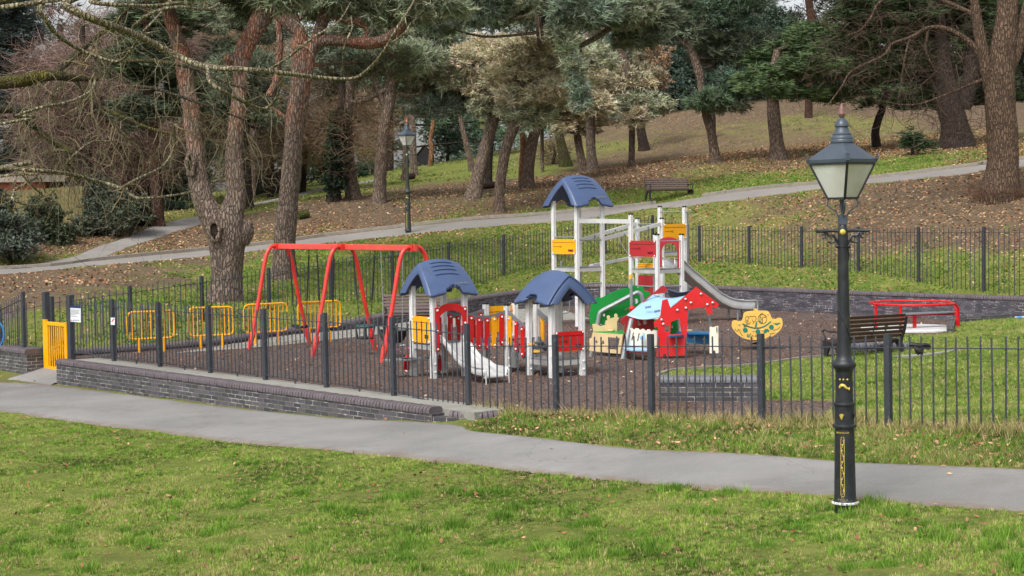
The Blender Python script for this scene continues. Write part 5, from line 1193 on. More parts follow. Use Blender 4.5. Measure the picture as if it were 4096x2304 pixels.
m.slab([ak(*p) for p in ((690, 628), (705, 560), (712, 510), (730, 490), (760, 498), (738, 510), (745, 560), (735, 600), (745, 632))], [], (0, -.003, 0))
m.slab([ak(*p) for p in ((890, 760), (910, 690), (945, 668), (990, 672), (1030, 710), (1020, 745), (985, 730), (950, 762), (910, 772))], [], (0, -.003, 0))
for x, y in ((530, 800), (590, 790), (640, 830), (570, 830), (610, 860), (540, 860), (520, 835)): m.slab([ak(x + 20 * math.cos(t_), y + 17 * math.sin(t_)) for t_ in np.linspace(0, 6.28, 7)[:-1]], [], (0, -.003, 0))
for x, y in ((835, 410), (845, 450), (820, 490), (850, 520), (825, 525)): m.slab([ak(x + 12 * math.cos(t_), y + 17 * math.sin(t_)) for t_ in np.linspace(0, 6.28, 6)[:-1]], [], (0, -.003, 0))
obj('printed_marking', m, 'teal', T, smooth=0)
m = M()
for pl in ([(478, 400), (520, 378), (545, 395), (550, 420), (520, 470), (500, 490), (480, 460), (478, 400)], [(625, 390), (660, 372), (705, 380), (720, 420), (700, 480), (665, 505), (640, 480), (625, 440)], [(545, 400), (590, 375), (630, 392)], [(540, 480), (500, 560), (440, 612), (470, 622), (540, 560), (600, 510)], [(470, 480), (490, 520), (520, 550)], [(640, 550), (670, 510)],
           [(868 + 102 * math.cos(t_), 440 + 108 * math.sin(t_)) for t_ in np.linspace(0, 6.28, 12)], [(800, 520), (810, 420), (820, 340), (850, 310), (880, 320), (940, 380), (940, 405), (880, 395), (865, 440), (870, 530)],
           [(232, 665), (255, 710), (300, 725), (300, 685), (335, 695), (370, 780), (412, 838)], [(1125, 718), (1130, 700), (1200, 680), (1250, 650), (1278, 615)], [(600, 880), (620, 902), (660, 890)], [(690, 840), (730, 812), (755, 835), (700, 850)], [(950, 880), (1010, 860), (1060, 820), (1050, 785), (1150, 770)]):
    strk(m, pl, .0045)
obj('outline_marking', m, 'black', T, smooth=0)
m = M(); bolts(m, [ak(x, y) for x, y in ((993, 325), (326, 560), (655, 705), (862, 692), (1203, 750))], .018, (0, -1, 0)); obj('bolt', m, 'steel', T)
zc_ = .52; m = M(); m.box(P0 + Vector((0, .02, .50)), (.9, .34, .03)); m.box(P0 + Vector((0, .2, .72)), (.04, .34, .3)); obj('seat', m, 'arkyellow', T, smooth=0)
m = M(); pts = [P0 + Vector((.09 * math.cos(a), .09 * math.sin(a) + .02, .02 + a / 31 * .36)) for a in np.linspace(0, 31, 120)]; m.tube(pts, .016, 6); m.box(P0 + Vector((0, .02, .40)), (.3, .26, .04)); m.lathe([(.14, -.03), (.14, .02)], P0 + Vector((0, .02, 0)), 16); obj('spring', m, 'black', T)

# ------------------------------------------------------------------ red rail roundabout
c_ = Vector((10.1, 40.3, 0)); T = thing('roundabout', 'low red tubular ring rail around a pale disc floor by the back wall', 'roundabout', c_)
m = M(); m.lathe([(1.28, -.03), (1.28, .03), (1.24, .045)], c_, 40); obj('floor_disc', m, 'chalk', T)
zr = .66
def arcp(r_, a0, a1, z, n=24): return [c_ + Vector((r_ * math.cos(R(a)), r_ * math.sin(R(a)), z)) for a in np.linspace(a0, a1, n)]
m = M(); e1 = arcp(1.05, 195, 15, zr, 28); e1 += [e1[-1] + Vector((.1, -.04, -.06)), e1[-1] + Vector((.14, -.08, -.2)), e1[-1] + Vector((.15, -.1, -.68))]
m.tube(e1, .032, 10); obj('ring_rail', m, 'railred', T)
m = M(); e1 = arcp(1.05, 195, 330, zr, 20); e1 += [e1[-1] + Vector((.05, .03, -.03)), e1[-1] + Vector((.12, .08, -.12)), e1[-1] + Vector((.14, .1, -.68))]; m.tube(e1, .032, 10); obj('ring_rail', m, 'railred', T)
for a in (198, 240): m = M(); p_ = arcp(1.05, a, a, 0, 1)[0]; m.tube([p_, p_ + Z3 * zr], .038, 10); obj('upright', m, 'railred', T)
m = M(); m.slab([c_ + Vector((x, y, .42)) for x, y in ((-.35, -.55), (.9, .0), (1.05, .1), (1.1, .25), (1.0, .33), (-.3, -.1))], [], (0, 0, -.03)); recalc(obj('seat_board', m, 'greyboard', T, smooth=0))
m = M(); m.tube([c_ + Vector((-.3, -.3, .36)), c_ + Vector((1.2, .3, .36))], .03, 8); m.tube([c_ + Vector((0, -.2, 0)), c_ + Vector((0, -.2, .38))], .05, 8); obj('seat_rail', m, 'railred', T)

# ------------------------------------------------------------------ swings
fL, rL, fM, rM, fR, rR = G(994, 1395), G(1241, 1375), G(1247, 1423), G(1505, 1401), G(1524, 1449), G(1790, 1428)
pL = (fL + rL) / 2; pR = (fR + rR) / 2; zbm = zat(pL.x, pL.y, 985); T = thing('swing_set', 'red framed swing set with four black swing seats behind the front railings', 'swings', pL)
dS = (pR - pL).normalized(); pM = (fM + rM) / 2
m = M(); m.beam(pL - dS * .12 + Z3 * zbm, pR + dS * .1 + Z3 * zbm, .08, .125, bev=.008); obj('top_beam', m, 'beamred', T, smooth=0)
for f_, r_, c_ in ((fL, rL, pL), (fM, rM, pM), (fR, rR, pR)):
    for q in (f_, r_):
        m = M(); o_ = (q - c_); k_ = lambda a, z: c_ + o_ * a + Z3 * z
        pts = smoothline([k_(.06, zbm), k_(.2, zbm - .0), k_(.34, zbm - .13), k_(.45, zbm - .42), k_(.66, zbm * .46), k_(.98, -.04)], 5)
        m.tube(pts, .045, 12); m.tube([k_(.82, .42), k_(.88, .28), k_(1.0, -.05)], [.05, .075, .03], 8); obj('frame_leg', m, 'swingred', T)
    m = M(); m.box(c_ + Z3 * zbm, (.14, .18, .14), (dS, Vector((-dS.y, dS.x, 0)), Z3)); obj('clamp', m, 'swingred', T, smooth=0)
nS = Vector((-dS.y, dS.x, 0))
def chain(m, a, b, sheath):
    a = Vector(a); b = Vector(b); L = (b - a).length; d = (b - a) / L; n = int(L / .055)
    for i in range(n):
        p = a + d * (i / n * L); q = a + d * ((i + 1.25) / n * L); s_ = nS if i % 2 else dS
        m.tube([p, p.lerp(q, .5) + s_ * .012, q], .0055, 4, cap=False); m.tube([p, p.lerp(q, .5) - s_ * .012, q], .0055, 4, cap=False)
    if sheath: m.tube([a + d * .14, a + d * L * sheath], .019, 8)
Lb = (pR - pL).length
for q0, q1, kind in ((.09, .25, 'flat'), (.31, .44, 'flat'), (.58, .74, 'cradle'), (.78, .93, 'basket')):
    a, b = pL + dS * Lb * q0, pL + dS * Lb * q1; z0 = .47; c0 = (a + b) / 2; w_ = .22
    S_ = M()
    if kind == 'flat':
        pts = [c0 + dS * x + Z3 * (z0 + .05 * (abs(x) / .22) ** 2) for x in np.linspace(-.23, .23, 9)]
        for p_, q_ in zip(pts[:-1], pts[1:]): S_.beam(p_, q_, .18, .03)
        st = obj('swing_seat', S_, 'rubber', T, smooth=0)
    elif kind == 'cradle':
        for z_, rr, mt in ((.62, .2, 0),): S_.tube([c0 + dS * (.2 * math.cos(t_)) + nS * (.17 * math.sin(t_)) + Z3 * z_ for t_ in np.linspace(0, 6.283, 17)], .035, 8, cap=False)
        st = obj('swing_seat', S_, 'tealrub', T); S2 = M(); S2.box(c0 + Z3 * .36, (.3, .26, .03), (dS, nS, Z3))
        for sx_, sy_ in ((-1, -1), (1, -1), (1, 1), (-1, 1)): S2.beam(c0 + dS * .13 * sx_ + nS * .11 * sy_ + Z3 * .36, c0 + dS * .17 * sx_ + nS * .13 * sy_ + Z3 * .62, .05, .02)
        obj('seat_base', S2, 'rubber', st, smooth=0)
    else:
        n = 14; pr = []
        for i in range(n + 1):
            x = -.34 + .68 * i / n; pr.append((x, .30 + .28 * (abs(x) / .34) ** 2.2))
        vs = []
        for x, z in pr:
            for y, dz in ((-.17, .14), (-.15, 0), (.15, 0), (.17, .14)): vs.append(c0 + dS * x + nS * y + Z3 * (z + dz))
        S_.add(vs, [(i * 4 + j, i * 4 + j + 1, i * 4 + j + 5, i * 4 + j + 4) for i in range(n) for j in range(3)])
        st = obj('swing_seat', S_, 'rubber', T, smooth=50); md = st.modifiers.new('t', 'SOLIDIFY'); md.thickness = .025
    for top_, s_ in ((a, -1), (b, 1)):
        m = M(); e = {'flat': c0 + dS * .23 * s_ + Z3 * (z0 + .05), 'cradle': c0 + dS * .2 * s_ + Z3 * .64, 'basket': c0 + dS * .34 * s_ + Z3 * .7}[kind]
        chain(m, top_ + Z3 * (zbm - .05), e, .66 if kind != 'basket' else 0); obj('chain', m, 'rubber' if kind != 'basket' else 'galv', st)

# ------------------------------------------------------------------ yellow guard rails
for i, (x0, x1, yt, yb, l0, l1, lab) in enumerate((((513), 699, 1242, 1356, (557, 1410), (656, 1405), 'yellow guard rail furthest left, nearest the gate'), (758, 936, 1225, 1343, (803, 1394), (891, 1390), 'yellow guard rail in front of the forked pine, left of the red swing leg'),
        (979, 1152, 1212, 1330, (1022, 1381), (1111, 1375), 'yellow guard rail crossed by the left red swing leg'), (1195, 1364, 1203, 1314, (1240, 1372), (1322, 1366), 'yellow guard rail under the middle of the swing beam, furthest right'))):
    a, b = G(*l0), G(*l1); d = (b - a).normalized(); dpx = l1[0] - l0[0]; Lg = (b - a).length; e0 = a - d * Lg * (l0[0] - x0) / dpx; e1 = b + d * Lg * (x1 - l1[0]) / dpx
    zt = zat(a.x, a.y, yt + 6); zb = zat(a.x, a.y, yb); T = thing('guard_rail', lab, 'guard rail', (a + b) / 2, 'yellow guard rails in front of the swings'); r_ = .022; c = .11
    m = M(); K = lambda q, z: Vector((q.x, q.y, z))
    ring = [K(e0 + d * c, zt), K(e1 - d * c, zt), K(e1 - d * .03, zt - .03), K(e1, zt - c), K(e1, zb + c), K(e1 - d * .03, zb + .03), K(e1 - d * c, zb), K(e0 + d * c, zb), K(e0 + d * .03, zb + .03), K(e0, zb + c), K(e0, zt - c), K(e0 + d * .03, zt - .03), K(e0 + d * c, zt)]
    m.tube(ring, r_, 8, cap=False); obj('rail_frame', m, 'railyellow', T)
    m = M(); n = 10
    for k in range(1, n): q = e0.lerp(e1, k / n); m.tube([K(q, zb), K(q, zt)], .013, 6); m.ball(K(q, zb), .028, 6); m.ball(K(q, zt), .028, 6)
    obj('infill_bars', m, 'railyellow', T)
    for q in (a, b): m = M(); m.tube([K(q, -.08), K(q, zb)], .03, 8); obj('leg', m, 'railyellow', T)

# ------------------------------------------------------------------ small things
p = A(4078, 1278); T = thing('plastic_bottle', 'crushed clear plastic bottle with blue label lying on the grass mound', 'bottle', p)
m = M(); m.lathe([(.012, .16), (.03, .12), (.034, .09), (.034, -.11), (.02, -.12)], (0, 0, 0), 12); ax = Vector((.95, -.2, .03)).normalized(); y_ = Vector((-ax.y, ax.x, 0)); z_ = ax.cross(y_)
rotm = lambda m_: [p + Z3 * .045 + ax * q[2] + y_ * q[0] + z_ * q[1] for q in m_.v]
m.v = [tuple(q) for q in rotm(m)]; obj('bottle_body', m, 'clear', T); m = M(); m.lathe([(.036, .05), (.036, -.06)], (0, 0, 0), 12); m.v = [tuple(q) for q in rotm(m)]; obj('bottle_label', m, 'bluebit', T)
# black cloth tied on the railing
q = proj; best = None
for tt in np.arange(17, 20, .01):
    x, y = FL(tt)
    if proj((x, y, 1.2))[0] > 3668: break
zz = zat(x, y, 1387); m = M(); c_ = Vector((x, y, zz))
for k in range(4):
    m.tube(smoothline([c_ + Vector((-.04 + k * .028, -.03, .01)), c_ + Vector((-.03 + k * .022, -.05, -.03 - .01 * k)), c_ + Vector((-.02 + k * .02, -.035, -.075 - .012 * (k % 2)))], 3), [.02] * 4 + [.014] * 3, 8)
m.tube(smoothline([c_ + Vector((-.09, 0, .03)), c_ + Vector((0, -.04, .02)), c_ + Vector((.09, -.02, 0)), c_ + Vector((.14, 0, -.01))], 4), .028, 8); m.tube(smoothline([c_ + Vector((.02, -.04, .02)), c_ + Vector((.07, -.05, .03)), c_ + Vector((.13, -.03, .01))], 3), .02, 8)
tag(obj('glove', m, 'rubber', org=c_), 'black knitted glove pushed onto the top rail of the near railings', 'glove')
# blue hoop left edge
c_ = W(-30, 1336, 36.2); m = M(); m.tube([c_ + Vector((.26 * math.cos(t_), 0, .34 * math.sin(t_))) for t_ in np.linspace(0, 6.283, 25)], .02, 8, cap=False)
tag(obj('hoop', m, 'bluebit', org=c_), 'bright blue hoop hanging behind the railings at the far left edge', 'hoop')
for k, (sx, sy, mt, lab, cat, nm) in enumerate(((1590, 1400, 'pinkbit', 'pink scrap on the bark to the left of its neighbours near the toddler tower', 'litter', 'litter_scrap'), (1630, 1395, 'pinkbit', 'pink scrap on the bark nearer the toddler tower', 'litter', 'litter_scrap'), (2280, 1488, 'whitebit', 'white scrap on the bark right of the second roofed tower', 'litter', 'litter_scrap'), (1610, 1382, 'whitebit', 'white strip of litter on the bark behind the swings', 'litter', 'litter_scrap'))):
    p = G(sx, sy, .012); m = M(); m.slab([p + Vector((a, b, c)) for a, b, c in ((-.06, -.03, 0), (.05, -.035, .01), (.075, .01, 0), (.01, .04, .012), (-.05, .03, 0))], [], (0, 0, .012)); tag(recalc(obj(nm, m, mt, org=p, smooth=0)), lab, cat, 'scraps of litter on the bark')
# logs
def log(label, a, b, r_, moss):
    a, b = Vector(a), Vector(b); m = M(); n = 8; m.tube([a.lerp(b, i / n) + Vector((0, 0, random.uniform(-.01, .01))) for i in range(n + 1)], [r_ * random.uniform(.93, 1.07) for _ in range(n + 1)], 12); tag(obj('log', m, MT[moss], org=(a + b) / 2), label, 'log', 'logs lying on the slope')
MT['logbark'] = bark('mossy_log_bark', (92, 78, 64), (92, 78, 64), 0, 1, moss=(84, 98, 34), mossthr=.42)
MT['logdark'] = bark('dark_log_bark', (78, 60, 50), (78, 60, 50), 0, 1, moss=(70, 76, 40), mossthr=.6)
up = lambda p, z: p + Z3 * z
log('long mossy log lying in red leaf litter at the foot of the left bushes', up(A(120, 970), .16), up(A(250, 957), .14), .2, 'logbark')
log('short mossy log end on the bank right of the tall straight pine', up(A(1192, 880), .16), up(A(1232, 872), .18), .2, 'logbark')
log('dark log lying between two leaning pines', up(A(1930, 758), .12), up(A(2015, 748), .14), .16, 'logdark')
log('short log behind the distant lamp post', up(A(1610, 722), .15), up(A(1655, 716), .15), .17, 'logdark')
# bird box on the leaning pine
c_ = W(1930, 500, 70.2); T = thing('bird_box', 'small mossy green nest box fixed high on a leaning pine trunk', 'bird box', c_); m = M()
m.box(c_, (.2, .18, .36)); obj('box', m, 'birdbox', T, smooth=0); m = M(); m.box(c_ + Vector((0, -.05, .2)), (.26, .3, .03), (Vector((1, 0, 0)), Vector((0, .9, .4)).normalized(), Vector((0, -.4, .9)).normalized())); obj('lid', m, 'birdbox', T, smooth=0)
m = M(); m.lathe([(.03, 0), (.03, .01)], (0, 0, 0), 10); m.v = [tuple(c_ + Vector((q[0], -.092 - q[2], q[1] + .07))) for q in m.v]; obj('entrance', m, 'black', T, smooth=0)
# ------------------------------------------------------------------ foliage tools
def leafmat(name, rough=.75, tr=.25):
    t = NT(name); a = t.attr('Col').outputs['Color']; o = t.mix(t.ramp(t.noise(1.2, 5, .7), [(.3, 0.0), (.7, .35)]), a, (.02, .02, .015), 'MIX')
    t.col(a); t.set(rough, 0, .2)
    return t.m
MT['leaf'] = leafmat('needles_and_leaves'); MT['blade'] = leafmat('grass_blades', .7); MT['twig'] = leafmat('twigs', .9)
def unit(v): return v / np.maximum(np.linalg.norm(v, axis=-1, keepdims=True), 1e-9)
KIND = {  # blades per tuft, length, width, flatness (1 = horizontal sprays), shape
    'pine': (9, .30, .042, .25), 'far': (7, .55, .085, .3), 'flat': (7, .36, .055, .85), 'holly': (6, .17, .07, .3), 'pale': (8, .26, .055, .4), 'twigs': (4, 1.0, .024, .2), 'brownleaf': (7, .14, .07, .3), 'ivy': (4, .16, .12, .1)}
def cloud(clumps, kind, dens=1.0, size=1.0):
    """clumps: (centre, (rx, ry, rz), (r, g, b) srgb, count) -> blades spread through the clump volumes"""
    k, bl, bw, flat = KIND[kind]; Vs, Cs = [], []
    for c, rad, tint, n in clumps:
        n = int(n * dens)
        if n < 1: continue
        # small sprays inside the clump give an uneven outline
        ns = max(4, n // 13); sd = unit(rng.normal(size=(ns, 3))); sr = rng.uniform(.25, 1.1, (ns, 1)) ** .75; sp = sd * sr
        i = rng.integers(0, ns, n); sg = (.34 if kind in ('far', 'twigs') else .17) * size; p = sp[i] + rng.normal(size=(n, 3)) * sg * np.array([1, 1, .55]) / np.array(rad)
        out = unit(p + 1e-6); P = np.array(c) + p * np.array(rad)
        d = unit(out[:, None] * .8 + rng.normal(size=(n, k, 3)) * .8 + np.array([0, 0, .22])); d[..., 2] *= (1 - flat); d = unit(d)
        if kind == 'twigs': d[..., 2] -= .15; d = unit(d)
        L = bl * size * rng.uniform(.6, 1.25, (n, k, 1)); side = unit(np.cross(d, rng.normal(size=(n, k, 3)))) * bw * size * .5
        P0 = P[:, None] + rng.normal(size=(n, k, 3)) * bl * size * .12
        a, b, c3 = P0 - side, P0 + side, P0 + d * L
        if kind in ('holly', 'brownleaf', 'ivy', 'far'): a = P0 - side + d * L * .4; b = P0 + side + d * L * .5
        tri = np.stack([P0, a, c3, P0, c3, b], 2) if kind in ('holly', 'brownleaf', 'ivy', 'far') else np.stack([a, b, c3], 2)
        Vs.append(tri.reshape(-1, 3))
        base = np.array(lin(tint)); spray = rng.uniform(*((.82, 1.18) if kind == 'pale' else (.7, 1.35)), (ns, 1))[i][:, None]; col = base * spray * rng.uniform(.75, 1.25, (n, k, 1)) * (1 + rng.normal(size=(n, 1, 3)) * .06)
        Cs.append(np.repeat(col.reshape(-1, 3), tri.shape[2], 0))
    V = np.concatenate(Vs); return V, np.arange(len(V)).reshape(-1, 3), np.clip(np.concatenate(Cs), .003, 1)
def twigset(S, Dr, K, step, r0, wob=.35, grav=0.0, tint=(90, 80, 62), keep=False):
    """n thin wandering twigs as three-sided tubes"""
    S = np.asarray(S, float); n = len(S); d = unit(np.asarray(Dr, float)); P = [S]; D_ = [d]; cv = rng.normal(size=(n, 3)) * wob * .5
    for i in range(K):
        d = unit(d + rng.normal(size=(n, 3)) * wob * .5 + cv * .3 + np.array([0, 0, -grav])); P.append(P[-1] + d * step * rng.uniform(.7, 1.3, (n, 1))); D_.append(d)
    P = np.stack(P, 1); D_ = np.stack(D_, 1); a = unit(np.cross(D_, np.array([.3, .2, 1.0]))); b = np.cross(D_, a)
    r = (np.asarray(r0).reshape(-1, 1, 1) if hasattr(r0, '__len__') else r0) * np.linspace(1, .3, K + 1)[None, :, None]
    R3 = [P + (a * math.cos(q) + b * math.sin(q)) * r for q in (0, 2.094, 4.189)]
    V = np.stack(R3, 2).reshape(-1, 3); I = np.arange(n * (K + 1) * 3).reshape(n, K + 1, 3); F_ = []
    for q in range(3): F_.append(np.stack([I[:, :-1, q], I[:, :-1, (q + 1) % 3], I[:, 1:, (q + 1) % 3], I[:, 1:, q]], -1).reshape(-1, 4))
    col = np.array(lin(tint)) * rng.uniform(.6, 1.4, (n, 1, 1)) * np.ones((n, (K + 1) * 3, 3))
    return V, np.concatenate(F_), col.reshape(-1, 3), P
def join(sets):
    V, Fc, C, o = [], [], [], 0
    for s in sets: V.append(s[0]); Fc.append(s[1] + o); C.append(s[2]); o += len(s[0])
    return np.concatenate(V), np.concatenate(Fc), np.concatenate(C)
def stem(pts, rad, n=14, flare=1.5, rough=.07, per=5, seedv=0.0):
    """trunk or limb surface with lumps and root flare"""
    q = [tuple(p) + (r_,) for p, r_ in zip(pts, rad)]; S = np.array(smoothline(q, per)); P = S[:, :3]; rr = np.maximum(S[:, 3], .004); m = len(P)
    z0 = P[0, 2]; out = []; x = None
    s = np.concatenate([[0], np.cumsum(np.linalg.norm(np.diff(P, axis=0), axis=1))])
    for i in range(m):
        t_ = P[min(i + 1, m - 1)] - P[max(i - 1, 0)]; t_ = t_ / max(1e-9, np.linalg.norm(t_))
        if x is None: x = np.cross(t_, [0.2, 1, 0.1])
        x = x - t_ * x.dot(t_); x /= np.linalg.norm(x); y = np.cross(t_, x)
        fl = 1 + (flare - 1) * math.exp(-s[i] / (rr[0] * 1.3)) if flare > 1 else 1
        for k in range(n):
            a = 2 * math.pi * k / n; w = 1 + rough * (math.sin(3 * a + s[i] * .8 + seedv) * .6 + math.sin(5 * a - s[i] * 2.1 + seedv * 2) * .4 + math.sin(s[i] * 3.7 + a * 2) * .4 + random.uniform(-.25, .25))
            if flare > 1: w *= 1 + .22 * (flare - 1) * math.exp(-s[i] / (rr[0] * 1.5)) * math.sin(5 * a + seedv * 3)
            out.append(P[i] + (x * math.cos(a) + y * math.sin(a)) * rr[i] * fl * w)
    fs = [(i * n + k, i * n + (k + 1) % n, (i + 1) * n + (k + 1) % n, (i + 1) * n + k) for i in range(m - 1) for k in range(n)] + [tuple((m - 1) * n + k for k in range(n)), tuple(range(n - 1, -1, -1))]
    return out, fs, P, rr
def pxline(L, D):
    pts, rad = [], []
    for e in L:
        d = e[3] if len(e) > 3 else D; pts.append(tuple(W(e[0], e[1], d))); rad.append(e[2] / 2 / F * d)
    return pts, rad
def tree(name, label, D, stems, barkm, clumps=(), kind='pine', tint=(70, 92, 66), dens=1.0, limbs=True, cname='crown', n=14, twigs=None, twtint=(92, 80, 66), group=None, cat='tree', flare=1.45, size=1.0, cdepth=1.0, limbmat=None, hang=0.0):
    """stems: lists of (sx, sy, width px[, distance]); the first starts at the root. clumps: (sx, sy, rx, ry[, ddist, tint, kind])"""
    base = W(stems[0][0][0], stems[0][0][1], D); zg = h1(base.x, base.y); T = thing(name, label, cat, (base.x, base.y, zg), group)
    m = M(); allp = []
    for i, L in enumerate(stems):
        pts, rad = pxline(L, D)
        if i == 0:
            pts = [(pts[0][0], pts[0][1], min(zg, pts[0][2]) - .25)] + pts[0:] if abs(zg - pts[0][2]) > .0 else pts; rad = [rad[0]] + rad
        o, f_, P, rr = stem(pts, rad, n if i == 0 else max(8, n - 4), flare if i == 0 else 1.0, .07, 5, i * 1.3 + stems[0][0][0] * .01); m.add(o, f_); allp.append(np.concatenate([P, rr[:, None]], 1))
    AP = np.concatenate(allp); cl, lb = [], M()
    if kind == 'pale': clumps = [(c[0], c[1], c[2] * 1.22, c[3] * 1.35) + tuple(c[4:]) for c in clumps] + [(c[0] + random.uniform(-70, 70), c[1] + random.uniform(-45, 45), c[2] * .6, c[3] * .7) + tuple(c[4:]) for c in clumps]
    for c in clumps:
        sx, sy, rx, ry = c[:4]; dd = c[4] if len(c) > 4 else random.uniform(-1.2, 1.2); tn = c[5] if len(c) > 5 and c[5] else tint
        p = W(sx, sy, D + dd); s = (D + dd) / F; rX, rZ = rx * s, ry * s; cl.append((p, (rX, max(rZ, rX * .8) * cdepth, rZ), tn, rx * ry * math.pi / 110))
        if limbs:
            d2 = np.linalg.norm(AP[:, :3] - np.array(p), axis=1) + np.abs(AP[:, 2] - p.z + rZ) * .6; j = int(np.argmin(d2)); a = Vector(AP[j, :3]); r0 = min(AP[j, 3] * .55, .035 + .03 * rX)
            mid = a.lerp(p, .5) + Vector((random.uniform(-.4, .4), random.uniform(-.3, .3), random.uniform(-.5, .35)))
            o, f_, P, rr = stem([a, mid, p, p + (p - mid) * .45], [r0, r0 * .75, r0 * .45, r0 * .12], 6, 1.0, .05, 4); lb.add(o, f_)
            for _ in range(3):
                e = p + Vector((random.uniform(-1, 1) * rX, random.uniform(-.6, .6) * rX, random.uniform(-.6, .9) * rZ)); st = Vector(P[random.randint(5, len(P) - 2)]); o2, f2, _a, _b = stem([st, st.lerp(e, .5) + Vector((0, 0, random.uniform(-.15, .15))), e], [r0 * .4, r0 * .25, r0 * .06], 5, 1.0, .0, 3); lb.add(o2, f2)
    obj('trunk', m, barkm, T, smooth=80)
    if lb.v: obj('branches', lb, limbmat or barkm, T, smooth=80)
    if cl:
        V, Fc, C = cloud(cl, kind, dens * (4.0 if kind == 'pale' else 2.2 if kind == 'twigs' else 3.4), size); fast(cname, V, Fc, 'leaf', T, col=C)
    if twigs:
        Vs = []
        for c in twigs:
            sx, sy, rx, ry = c[:4]; cnt = c[4]; dd = c[5] if len(c) > 5 else 0; p = np.array(W(sx, sy, D + dd)); s = D / F
            st = p + rng.normal(size=(cnt, 3)) * np.array([rx, rx, ry]) * s * .5; dr = unit(rng.normal(size=(cnt, 3)) * np.array([1, 1, .6]) + (0, 0, -hang))
            a = twigset(st, dr, 6, .20, .011, .5, hang * .25, twtint); Vs.append(a[:3])
            P = a[3]; ch = P[:, 2:6].reshape(-1, 3); pick = rng.integers(0, len(ch), cnt * 3); b = twigset(ch[pick], rng.normal(size=(len(pick), 3)) + (0, 0, -hang), 4, .13, .0055, .5, hang * .25, twtint); Vs.append(b[:3])
        V, Fc, C = join(Vs); fast('twig_sprays', V, Fc, 'twig', T, col=C, k=4)
    return T
MT['pinebark'] = bark('orange_and_grey_pine_bark', (134, 118, 106), (176, 112, 84), 3.0, 5.5, patch=.22)
MT['pinebark2'] = bark('grey_brown_pine_bark', (136, 120, 106), (150, 110, 92), 8, 14)
MT['pinebark3'] = bark('brown_pine_bark', (130, 112, 98), (146, 110, 92), 9, 14)
MT['darkbark'] = bark('dark_wet_bark', (66, 56, 50), (74, 60, 52), 4, 10, dark=(30, 25, 24))
MT['redbark'] = bark('red_brown_fibrous_bark', (88, 64, 54), (100, 70, 56), 4, 10, dark=(44, 28, 24), scale=1.4)
MT['mossbark'] = bark('mossy_bark', (84, 76, 56), (90, 78, 58), 4, 10, moss=(86, 96, 40), mossthr=.42)
MT['mossbark2'] = bark('half_mossy_lime_bark', (110, 90, 74), (96, 80, 66), 3, 12, moss=(92, 88, 50), mossthr=.58)
MT['orangebark'] = bark('orange_bark', (140, 106, 76), (150, 108, 76), 0, 3, dark=(96, 60, 42))
MT['palebranch'] = bark('pale_lichened_branch', (150, 142, 116), (150, 142, 116), 0, 5, dark=(112, 98, 82), moss=(150, 150, 92), mossthr=.56, scale=2.5)
MT['mossbranch'] = bark('dark_mossy_branch', (80, 74, 60), (80, 74, 60), 0, 5, dark=(44, 40, 34), moss=(112, 106, 42), mossthr=.47, scale=2)

GR = (142, 150, 122); GD = (114, 122, 100); GB = (130, 144, 124); PALE = (196, 186, 156); PG = (172, 174, 146)  # GR, GD, GB lightened and greyed: haze is put into the needle colours
# ------------------------------------------------------------------ nearer pines left of centre
tree('pine_tree', 'big forked pine with orange bark and hollow knot just behind the swings', 44.8,
     [[(899, 1212, 138), (903, 1120, 124), (905, 1030, 130), (905, 950, 150), (898, 890, 158), (880, 850, 150)],
      [(900, 960, 110), (860, 890, 105), (815, 800, 88), (790, 700, 76), (784, 610, 70), (772, 500, 68), (765, 420, 66), (742, 310, 66), (728, 220, 62), (700, 130, 58), (672, 40, 56), (640, -90, 50)],
      [(905, 950, 110), (925, 860, 100), (945, 780, 84), (940, 690, 72), (936, 607, 66), (945, 500, 62), (956, 390, 58), (960, 300, 58), (964, 245, 66), (985, 180, 72), (1020, 115, 74), (1060, 50, 76), (1085, -20, 70), (1100, -120, 60)],
      [(960, 250, 50), (930, 235, 34), (905, 230, 30), (912, 260, 24), (928, 275, 18)], [(1000, 160, 40), (1010, 90, 34), (1040, 20, 30), (1060, -60, 24)],
      [(960, 970, 70), (978, 925, 74), (985, 880, 46)]], 'pinebark', n=20, flare=1.12,
     clumps=[(700, -120, 200, 110, -1, GR), (950, -150, 240, 120, 1, GR), (1120, -60, 120, 90, 0, GR), (1000, 20, 90, 40, 1.5, GD)], twigs=[(950, 620, 120, 160, 30), (820, 500, 100, 200, 20)], twtint=(110, 100, 74))
TK = [o for o in bpy.data.objects if o.name == 'pine_tree'][0]
for kx, ky, kd, rx_, rz_, mt_ in ((858, 925, 44.24, .15, .27, 'darkbark'), (762, 660, 44.5, .10, .30, 'mossbark')):
    c_ = W(kx, ky, kd); m = M(); m.tube([c_ + Vector((rx_ * math.cos(a) * (1 + .15 * math.sin(3 * a)), -.03, rz_ * math.sin(a))) for a in np.linspace(0, 6.283, 19)], [.055 * (1 + .3 * math.sin(i * 1.7)) for i in range(19)], 8, cap=False); kn = obj('knot', m, 'pinebark2', TK)
    m = M(); m.ball(c_ + Vector((0, .05, 0)), 1.0, 10, (rx_ * .95, .06, rz_ * .95)); obj('hollow', m, mt_, kn)
